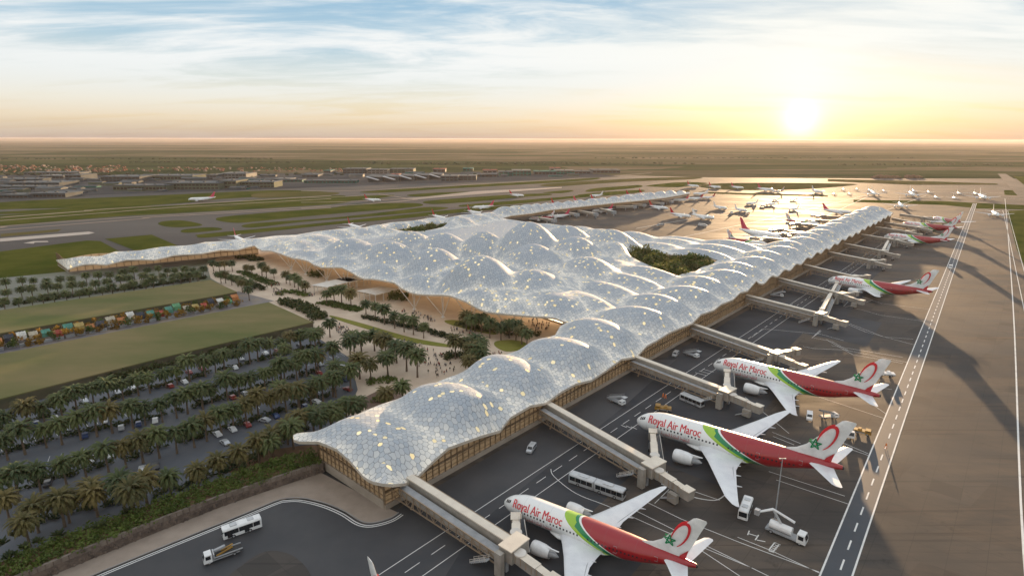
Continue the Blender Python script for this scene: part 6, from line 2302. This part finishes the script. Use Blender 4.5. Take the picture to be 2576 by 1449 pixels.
gold_leaf = leaf_mat('amber_shrub_leaf', (0.16, 0.09, 0.015), (0.42, 0.24, 0.03), .4)
for i in range(44):
    f = (i + .5) / 44
    side_ = 6.0 if i % 2 else -4.2
    p = A.lerp(B, f) + Vector((math.sin(PA) * side_, -math.cos(PA) * side_, 0))
    r_ = random.Random(900 + i)
    b = MB()
    for k in range(5):
        leaf_cloud(b, r_, r_.uniform(-2.2, 2.2), r_.uniform(-1.2, 1.2), r_.uniform(1.0, 4.6), 1.5, 1.5, 1.3, 26, .6, gold_leaf if i % 3 else M_BUSH)
    o = b.build('shrub')
    o.location = (p.x, p.y, 0)
    tag(o, 'amber bush beside the coloured market stalls' if i % 3 else 'green bush beside the coloured market stalls', 'shrub', 'amber bushes of the market row' if i % 3 else 'green bushes of the market row')


def person_mesh(m_top, m_leg, seed, stride=.18):
    """one continuous body: legs, trunk, arms and head grown from a skeleton"""
    r = random.Random(seed)
    V = [(0, 0, .95), (0, 0, 1.2), (0, 0, 1.45), (0, 0, 1.55), (0.02, 0, 1.68),
         (stride * .5, -.1, .92), (stride, -.1, .48), (stride * 1.2, -.1, .06), (-stride * .5, .1, .92), (-stride * .9, .1, .48), (-stride * 1.6, .1, .08),
         (0, -.2, 1.42), (-.05, -.26, 1.15), (.05, -.27, .9), (0, .2, 1.42), (.08, .26, 1.15), (.16, .27, .92)]
    E_ = [(0, 1), (1, 2), (2, 3), (3, 4), (0, 5), (5, 6), (6, 7), (0, 8), (8, 9), (9, 10), (2, 11), (11, 12), (12, 13), (2, 14), (14, 15), (15, 16)]
    rad = [.15, .14, .15, .07, .115, .10, .07, .055, .10, .07, .055, .07, .05, .04, .07, .05, .04]
    me = bpy.data.meshes.new('person')
    me.from_pydata(V, E_, [])
    ob = bpy.data.objects.new('person', me)
    col.objects.link(ob)
    md = ob.modifiers.new('s', 'SKIN')
    for i, q in enumerate(rad):
        me.skin_vertices[0].data[i].radius = (q, q)
    me.skin_vertices[0].data[0].use_root = True
    dg = bpy.context.evaluated_depsgraph_get(); dg.update()
    m2 = bpy.data.meshes.new_from_object(ob.evaluated_get(dg))
    bpy.data.objects.remove(ob)
    m2.materials.clear()
    for q in (m_top, m_leg, M_SKIN, M_DARK): m2.materials.append(q)
    for p in m2.polygons:
        z = p.center.z
        p.material_index = 1 if z < .95 else (0 if z < 1.5 else (3 if z > 1.7 else 2))
    m2.name = 'person'
    return m2


cl = {}
for n_, c_ in (('pale', (.6, .56, .5)), ('navy', (.03, .04, .09)), ('black', (.02, .02, .022)), ('rust', (.35, .09, .05)), ('olive', (.12, .11, .06))):
    cl[n_] = mat('cloth_' + n_, c_, .85, col2=tuple(q * .6 for q in c_), nscale=3)
combos = [('pale', 'navy'), ('navy', 'black'), ('black', 'black'), ('rust', 'navy'), ('pale', 'black'), ('olive', 'pale')]
PM = [(person_mesh(cl[a], cl[b_], i), a, b_) for i, (a, b_) in enumerate(combos)]


def person(p, i, label, group, z=0.0, sc=1.0):
    me, a, b_ = PM[i]
    o = bpy.data.objects.new('person', me)
    col.objects.link(o)
    o.location = (p[0], p[1], z)
    o.rotation_euler = (0, 0, R.uniform(0, 6.28))
    o.scale = (sc, sc, sc)
    tag(o, label, 'person', group)


zones = [([(620, 760), (700, 790), (800, 850), (900, 900), (1000, 860), (960, 800), (860, 750), (720, 690), (640, 660)], 100, 'walking on the big plaza among the palms'),
         ([(330, 600), (440, 640), (460, 700), (400, 690), (330, 640)], 50, 'near the end of the lower lawn'),
         ([(680, 530), (760, 540), (870, 580), (880, 600), (780, 580), (690, 545)], 32, 'on the walk beside the canopy columns'),
         ([(940, 640), (1000, 660), (1160, 720), (1160, 690), (1040, 640), (960, 630)], 26, 'between the long hedge and the canopy'),
         ([(1160, 750), (1200, 760), (1240, 770), (1230, 790), (1170, 790)], 12, 'beside the near arm roof edge'),
         ([(1370, 585), (1440, 585), (1500, 610), (1490, 650), (1420, 640), (1380, 610)], 26, 'in the lit hall under the canopy'),
         ([(150, 420), (330, 470), (250, 480), (120, 440)], 14, 'before the flat roofed pavilions'),
         ([(0, 395), (60, 400), (60, 460), (10, 460)], 34, 'in the crowd at the end of the market row')]
for poly, n, where in zones:
    lp = [tuple(at(*c5(*p))) for p in poly]
    L = np.array(lp)
    x0, y0 = L[:, :2].min(0); x1, y1 = L[:, :2].max(0)
    k = 0
    while k < n:
        q = np.array([[R.uniform(x0, x1), R.uniform(y0, y1)]])
        if inside(q, lp)[0]:
            i = R.randrange(len(PM))
            person((q[0, 0], q[0, 1]), i, 'person in %s top, %s trousers, %s' % (combos[i][0], combos[i][1], where), 'people in %s tops %s' % (combos[i][0], where), sc=1.12, z=.05)
            k += 1
hv = [person_mesh(M_HIVIS, M_HIVIS, 77)]
for (x, y), lb in (((1668, 1000), 'left ground worker in orange overalls before the third airliner nose bridge'), ((1674, 1003), 'right ground worker in orange overalls before the third airliner nose bridge'), ((2228, 1128), 'lone worker in orange crossing the service road')):
    p = at(x, y)
    o = bpy.data.objects.new('person', hv[0]); col.objects.link(o)
    o.location = (p.x, p.y, .04); o.scale = (1.2, 1.2, 1.2)
    tag(o, lb, 'person')


def car_asset(m, cname):
    T = empty('parked_car')
    b = MB()
    prof = [(-2.15, .35), (-2.15, .75), (-1.2, .9), (1.9, .95), (2.15, .8), (2.15, .35)]
    b.loft([[(x, y, z) for x, z in prof] for y in (-.88, .88)], m)
    prof = [(-1.15, .9), (-.5, 1.42), (1.0, 1.42), (1.75, .94)]
    b.loft([[(x, y * (.92 if z > 1.2 else 1), z) for x, z in prof] for y in (-.82, .82)], m)
    b.build('body', T)
    g = MB()
    for sd in (-1, 1):
        q = [(-.95, sd * .835, .98), (-.45, sd * .775, 1.36), (.95, sd * .775, 1.36), (1.5, sd * .835, .98)]
        g.add(q if sd > 0 else q[::-1], [(0, 1, 2, 3)], M_BLACK)
    g.add([(-1.17, -.72, .95), (-1.17, .72, .95), (-.56, .68, 1.40), (-.56, -.68, 1.40)], [(0, 3, 2, 1)], M_BLACK)
    g.build('window', T)
    for x in (-1.35, 1.35):
        for y in (-.8, .8):
            w = MB(); w.tube([(x, y - .1, .33), (x, y + .1, .33)], .33, 10, M_DARK); w.build('wheel', T)
    return T


CARS = [(Proto(car_asset(m, n)), n) for m, n in ((M_WHITE, 'white'), (M_SILV, 'silver'), (mat('blue_car_paint', (0.03, 0.06, 0.16), .3, col2=(.03, .05, .12), nscale=.5, coat=.5), 'dark blue'), (mat('black_car_paint', (0.02, 0.02, 0.025), .3, col2=(.03, .03, .03), nscale=.5, coat=.5), 'black'), (mat('red_car_paint', (0.25, 0.03, 0.02), .3, col2=(.2, .02, .02), nscale=.5, coat=.5), 'dark red'))]
for ri, (pts, n) in enumerate((([(830, 862), (560, 925), (350, 985), (-40, 1092)], 24), ([(880, 905), (820, 925), (600, 985), (400, 1045), (100, 1108)], 22), ([(920, 950), (800, 995), (740, 1020), (560, 1075), (290, 1160), (100, 1205)], 22), ([(700, 1060), (600, 1120), (450, 1180), (300, 1215)], 14))):
    w_ = [at(*p) for p in pts]
    seg = [(w_[i + 1] - w_[i]).length for i in range(len(w_) - 1)]
    tot = sum(seg)
    row = ['first', 'second', 'third', 'fourth'][ri]
    for i in range(n):
        if R.random() < .38: continue
        d = tot * (i + .5) / n
        j = 0
        while j < len(seg) - 1 and d > seg[j]:
            d -= seg[j]; j += 1
        q = w_[j].lerp(w_[j + 1], d / seg[j])
        an = math.atan2(w_[j + 1].y - w_[j].y, w_[j + 1].x - w_[j].x)
        pr, cn = R.choice(CARS)
        q = q + Vector((math.cos(an + PI / 2), math.sin(an + PI / 2), 0)) * R.choice((-4.5, 4.8))
        pr.put((q.x, q.y, 0), an + PI / 2 + R.uniform(-.05, .05), 1.05, cn + ' car among palms, ' + row + ' parking row from lawn', cn + ' cars in the ' + row + ' car park row', 'car')
# lane markings of the car park are ground paint
b = MB()
for pts in ([(850, 885), (560, 957), (350, 1018), (-60, 1130)], [(840, 960), (600, 1020), (400, 1080), (100, 1142)]):
    q = [at(*p) for p in pts]
    for a, c in zip(q[:-1], q[1:]):
        n = int((c - a).length / 2.8)
        d = (c - a).normalized()
        s_ = Vector((-d.y, d.x, 0))
        for k in range(n):
            o_ = a.lerp(c, k / n) + s_ * 3
            strip(b, [(o_.x, o_.y), (o_.x + s_.x * 4.6, o_.y + s_.y * 4.6)], .12, .0, M_LINE)
tag(b.build('bay_markings'), kind='structure')


# ================================================================== OLD AIRPORT AND TOWN
def hall(px0, px1, py, h, depth, mw, mr, label, bays=8):
    """long low building: walls, roof slab, window bands"""
    A, B = at(px0, py), at(px1, py)
    d = B - A
    L = d.length
    h = h * .62
    T = empty('airport_building', (A.x, A.y, -.5), math.atan2(d.y, d.x))
    tag(T, label, 'building', 'old airport buildings beyond the runway')
    b = MB(); b.box(0, L, 0, depth, 0, h, mw); b.build('wall', T)
    b = MB(); b.box(-1.5, L + 1.5, -1.5, depth + 1.5, h + .02, h + 1.0, mr); b.build('roof', T)
    nst = 2 if h > 10 else 1
    for k in range(nst):
        z0 = h * (k + .25) / nst
        b = MB()
        for i in range(bays):
            a = L * (i + .12) / bays; e = L * (i + .88) / bays
            b.box(a, e, -.25, 0.1, z0, z0 + h * .45 / nst, M_GLASSD)
        b.build('window', T)
    b = MB()
    for i in range(max(1, bays // 3)):
        x = L * (i + .5) / max(1, bays // 3)
        b.box(x - 2, x + 2, depth * .4, depth * .5, h + 1.0, h + 2.6, MW['grey'])
    b.build('roof_plant', T)
    return T


MW = {'sage': mat('sage_cladding', (0.13, 0.145, 0.10), .7, col2=(.09, .105, .075), nscale=.05, spec=0.05), 'grey': mat('grey_cladding', (0.10, 0.115, 0.12), .6, col2=(.065, .075, .08), nscale=.05, spec=0.05), 'dark': mat('dark_cladding', (0.06, 0.07, 0.075), .6, col2=(.09, .1, .1), nscale=.05, spec=0.05), 'teal': mat('teal_cladding', (0.03, 0.16, 0.13), .6, col2=(.02, .10, .09), nscale=.05, spec=0.05), 'red': mat('red_cladding', (0.22, 0.055, 0.04), .6, col2=(.22, .06, .04), nscale=.05, spec=0.05), 'pale': mat('pale_cladding', (0.20, 0.20, 0.185), .6, col2=(.14, .14, .13), nscale=.05, spec=0.05)}
hs = [(285, 420, 480, 16, 40, 'sage', 'dark'), (417, 550, 477, 20, 60, 'sage', 'grey'), (553, 595, 474, 24, 60, 'sage', 'dark'), (600, 690, 472, 18, 50, 'sage', 'grey'), (0, 70, 499, 9, 40, 'grey', 'dark'), (80, 165, 497, 11, 45, 'grey', 'grey'), (0, 120, 478, 10, 40, 'grey', 'dark'),
      (20, 150, 469, 12, 60, 'dark', 'grey'), (165, 205, 455, 22, 60, 'grey', 'grey'), (255, 352, 457, 18, 70, 'dark', 'grey'), (365, 485, 453, 16, 70, 'sage', 'grey'), (520, 545, 452, 18, 60, 'grey', 'dark'), (565, 620, 450, 20, 70, 'pale', 'grey'), (690, 730, 457, 10, 40, 'grey', 'pale'), (0, 90, 458, 10, 50, 'grey', 'grey'), (100, 160, 450, 12, 50, 'grey', 'pale'),
      (765, 895, 461, 9, 35, 'teal', 'grey'), (700, 760, 458, 8, 30, 'teal', 'dark'), (815, 832, 441, 20, 60, 'grey', 'teal'), (863, 922, 437, 22, 70, 'dark', 'grey'), (925, 975, 437, 18, 60, 'pale', 'grey'), (980, 1040, 435, 18, 60, 'sage', 'grey'), (1090, 1120, 434, 16, 50, 'grey', 'red'), (982, 1003, 445, 10, 40, 'pale', 'red'),
      (1110, 1152, 456, 20, 40, 'grey', 'pale'), (1155, 1198, 454, 18, 40, 'dark', 'pale'), (1200, 1250, 446, 12, 40, 'grey', 'grey'), (1255, 1290, 443, 18, 60, 'teal', 'grey'), (1290, 1335, 442, 22, 70, 'teal', 'pale'), (1215, 1250, 436, 14, 50, 'pale', 'red'), (1345, 1400, 440, 15, 60, 'grey', 'teal'), (1400, 1445, 439, 17, 60, 'teal', 'pale'), (1385, 1410, 431, 16, 50, 'pale', 'red'), (1445, 1485, 438, 13, 50, 'dark', 'grey'), (1490, 1560, 436, 15, 60, 'grey', 'grey'), (1165, 1190, 431, 14, 50, 'teal', 'teal'),
      (60, 200, 440, 10, 50, 'pale', 'grey'), (560, 600, 441, 9, 60, 'pale', 'pale'), (760, 800, 446, 10, 50, 'grey', 'grey'), (1042, 1080, 446, 8, 40, 'pale', 'grey')]
side = ['far left', 'left', 'centre left', 'centre', 'centre right']
for i, (a, e, y, h, dp, w_, r_, ) in enumerate(hs):
    where = 'at the left edge' if a < 60 else 'left of the long hall' if a < 280 else 'above the terminal left arm' if a < 700 else 'left of centre' if a < 1000 else 'at the middle' if a < 1250 else 'at the right end'
    hall(a, e, y, h, dp, MW[w_], MW[r_], '%s %s roofed old hall, %s, %s row' % (w_, r_, where, 'front' if y > 460 else 'middle' if y > 444 else 'back'), bays=max(3, int((e - a) / 9)))
ground_poly('old_apron', [(-800, 530), (-300, 512), (0, 503), (280, 489), (700, 476), (900, 466), (1250, 458), (1560, 444), (1500, 438), (1000, 434), (600, 438), (0, 441), (-800, 445)], -0.25, mat('old_apron_asphalt', (0.055, 0.058, 0.062), .9, col2=(0.095, 0.095, 0.092), nscale=0.006, spec=0.0, detail=9, stretch=(0.1, (.2, 1, 1))))
rs = random.Random(41)
SH = []
for i in range(6):
    T = empty('shed')
    w_, d_, h_ = rs.uniform(12, 34), rs.uniform(10, 20), rs.uniform(3, 6)
    mm = [MW['grey'], MW['dark'], MW['sage'], MW['pale'], MW['teal'], MW['grey']][i]
    b = MB(); b.box(-w_ / 2, w_ / 2, -d_ / 2, d_ / 2, 0, h_, mm); b.build('wall', T)
    b = MB(); b.add([(-w_ / 2 - .5, -d_ / 2 - .5, h_ + .02), (w_ / 2 + .5, -d_ / 2 - .5, h_ + .02), (w_ / 2 + .5, d_ / 2 + .5, h_ + .02), (-w_ / 2 - .5, d_ / 2 + .5, h_ + .02), (-w_ / 2 - .5, 0, h_ + 1.8), (w_ / 2 + .5, 0, h_ + 1.8)], [(0, 1, 5, 4), (2, 3, 4, 5), (0, 4, 3), (1, 2, 5), (0, 3, 2, 1)], MW['grey'] if i % 2 else MW['dark']); b.build('roof', T)
    T['category'] = 'shed'
    SH.append((Proto(T), ['grey', 'charcoal', 'sage', 'pale', 'teal', 'wide grey'][i]))
for i in range(110):
    x = rs.uniform(-10, 720) if i < 85 else rs.uniform(720, 1500)
    y = rs.uniform(444, 496 - x * .03) if x < 720 else rs.uniform(437, 446)
    pr, nm = rs.choice(SH)
    p = at(x, y, -.5)
    s = rs.uniform(.7, 1.3)
    zn = 'at the far left' if x < 240 else 'left of centre' if x < 720 else 'towards the middle'
    pr.put(tuple(p), rs.uniform(-.15, .15), (s * rs.uniform(.8, 1.6), s, s), nm + ' low shed scattered among the old airport halls ' + zn, nm + ' low sheds of the old airport ' + zn)
# maintenance canopies with pale sloping ribs
for i, (a, e, y) in enumerate(((925, 962, 458), (967, 1002, 457), (1008, 1042, 455), (1045, 1078, 453), (1082, 1112, 451))):
    A_, B2 = at(a, y), at(e, y)
    d = B2 - A_
    T = empty('hangar', (A_.x, A_.y, -.5), math.atan2(d.y, d.x))
    tag(T, ['first', 'second', 'third', 'fourth', 'fifth'][i] + ' black fronted hangar from the left with a pale sloping rib', 'hangar', 'black fronted hangars of the old airport')
    b = MB(); b.box(0, d.length, 0, 60, 0, 11.5, MW['dark']); b.build('wall', T)
    b = MB(); b.add([(-2, -8, 14), (d.length, -8, 12.2), (d.length, 62, 12.2), (-2, 62, 15), (-2, -8, 13), (d.length, -8, 11.8), (d.length, 62, 11.8), (-2, 62, 14)], [(0, 1, 2, 3), (7, 6, 5, 4), (0, 4, 5, 1)], MW['grey']); b.build('roof', T)
    b = MB(); b.bar((0, -9, 13), (d.length * .9, -30, 7), 6, 1.5, M_SILV); b.build('rib', T)

# pinkish town beyond: each house an object
def house_mesh(seed):
    r = random.Random(seed)
    b = MB()
    w_, d_, h_ = r.uniform(9, 16), r.uniform(9, 14), r.uniform(5, 9)
    m_ = [mat('terracotta_render', (0.25, 0.12, 0.09), .9, col2=(.18, .09, .065), nscale=.1, spec=0.05), mat('pale_render', (0.30, 0.25, 0.21), .9, col2=(.24, .19, .16), nscale=.1, spec=0.05), mat('ochre_render', (0.22, 0.14, 0.10), .9, col2=(.17, .11, .07), nscale=.1, spec=0.05)][seed % 3]
    b.box(-w_ / 2, w_ / 2, -d_ / 2, d_ / 2, 0, h_, m_)
    b.box(-w_ / 2 - .3, w_ / 2 + .3, -d_ / 2 - .3, d_ / 2 + .3, h_ + .02, h_ + .7, m_)
    b.box(-w_ / 4, w_ / 6, -d_ / 4, d_ / 5, h_ + .72, h_ + 3, m_)
    for k in range(3):
        x = -w_ / 2 + w_ * (k + .5) / 3
        b.box(x - .8, x + .8, -d_ / 2 - .05, -d_ / 2 + .05, 1.2, 2.8, M_GLASSD)
        b.box(x - .8, x + .8, -d_ / 2 - .05, -d_ / 2 + .05, h_ - 2.6, h_ - 1.0, M_GLASSD)
    return b.mesh('house')


HM = [house_mesh(i) for i in range(9)]
rt = random.Random(17)
cnt = 0
while cnt < 290:
    x = rt.uniform(-20, 920) if cnt > 90 else rt.uniform(-20, 300)
    y = rt.uniform(417, 434) if x < 300 else rt.uniform(421 + (x - 300) * .006, 432)
    p = at(x, y)
    k = rt.randrange(9)
    o = bpy.data.objects.new('house', HM[k])
    col.objects.link(o)
    o.location = (p.x, p.y, -.8)
    o.rotation_euler = (0, 0, rt.uniform(-.3, .3))
    s = rt.uniform(.32, .6)
    o.scale = (s, s, s)
    nm = ('terracotta', 'pale', 'ochre')[k % 3]
    zn = 'far left end' if x < 180 else 'left part' if x < 420 else 'middle part' if x < 660 else 'right part'
    tag(o, nm + ' flat roofed house in the ' + zn + ' of the distant town', 'house', nm + ' houses in the ' + zn + ' of the distant town')
    cnt += 1
for i in range(26):
    x = rt.uniform(2200, 2320)
    p = at(x, 447.5 + rt.uniform(-.8, .8))
    o = bpy.data.objects.new('house', HM[rt.randrange(3) * 3 + 2])
    col.objects.link(o)
    o.location = (p.x, p.y, -.8); o.scale = (.8, .8, .8)
    tag(o, 'ochre house of the lone hamlet on the plain at the right', 'house', 'houses of the lone hamlet')
# dark tree belts on the plain (far off, read as one mass)
b = MB()
rb = random.Random(5)
for x0, x1, y in ((0, 330, 439), (0, 900, 441), (300, 1000, 409), (900, 1750, 412), (1100, 1160, 413), (2100, 2620, 415), (1500, 2300, 398), (0, 700, 400)):
    A_, B2 = at(x0, y), at(x1, y)
    n = int((B2 - A_).length / 14)
    for k in range(n):
        if rb.random() < .35: continue
        q = A_.lerp(B2, k / n) + Vector((rb.uniform(-6, 6), rb.uniform(-30, 30), 0))
        s = rb.uniform(4, 9)
        b.add([(q.x - s, q.y, -1), (q.x - s * .6, q.y, s * .6), (q.x, q.y + s * .3, s * .9), (q.x + s * .7, q.y, s * .55), (q.x + s, q.y, -1), (q.x, q.y - s * .7, s * .3), (q.x, q.y + s * .9, -1)], [(0, 5, 1), (1, 5, 2), (2, 5, 3), (3, 5, 4), (0, 1, 6), (1, 2, 6), (2, 3, 6), (3, 4, 6), (0, 4, 5)], M_BUSHD)
tag(b.build('tree_belt'), 'thin dark tree belts crossing the far plain', 'trees', kind='stuff')

# ================================================================== HAZE
HAZE = 0.000026
hz = MB()
hz.box(-22000, 22000, -400, 24000, -3.0, 104.0)
ho = hz.build('haze')
tag(ho, 'thin warm evening haze over the plain', 'haze', kind='stuff')
hm = bpy.data.materials.new('evening_haze')
hm.use_nodes = True
hn = NT(hm.node_tree)
hm.node_tree.nodes.clear()
hout = hn.n('ShaderNodeOutputMaterial')
pv = hn.n('ShaderNodeVolumePrincipled', {'Color': (0.95, 0.84, 0.80, 1), 'Density': HAZE, 'Anisotropy': 0.3})
hm.node_tree.links.new(pv.outputs[0], hout.inputs['Volume'])
ho.data.materials.clear()
ho.data.materials.append(hm)

# ordinals for look-alikes that stand in a row
ORD = ['leftmost', 'second', 'third', 'fourth', 'fifth', 'sixth', 'seventh', 'eighth', 'ninth', 'tenth', 'eleventh', 'twelfth', 'thirteenth', 'fourteenth', 'fifteenth', 'sixteenth', 'seventeenth', 'eighteenth', 'nineteenth', 'twentieth', 'twenty-first', 'twenty-second', 'twenty-third', 'twenty-fourth', 'twenty-fifth', 'twenty-sixth', 'twenty-seventh', 'twenty-eighth', 'twenty-ninth', 'thirtieth']
bpy.context.view_layer.update()
_by = {}
for o in col.objects:
    if o.parent is None and o.get('label') and o.get('category') not in ('person', 'house'):
        _by.setdefault(o['label'], []).append(o)
for lb, os_ in _by.items():
    if 1 < len(os_) <= 30 and os_[0].get('category') != 'shed':
        def _px(o):
            v = o.matrix_world.translation - Vector((0, 0, CAM_H))
            return v.dot(_u) / v.dot(_fw)
        os_.sort(key=_px)
        for i, o in enumerate(os_):
            o['label'] = lb + (', leftmost' if i == 0 else ', rightmost' if i == len(os_) - 1 else ', ' + ORD[i] + ' from left')
for o in col.objects:
    if o.get('label') and len(o['label'].replace('-', ' ').split()) > 16:
        print('LONG', len(o['label'].split()), o['label'])
print('palms', NPALM[0], 'objects', len(bpy.data.objects))
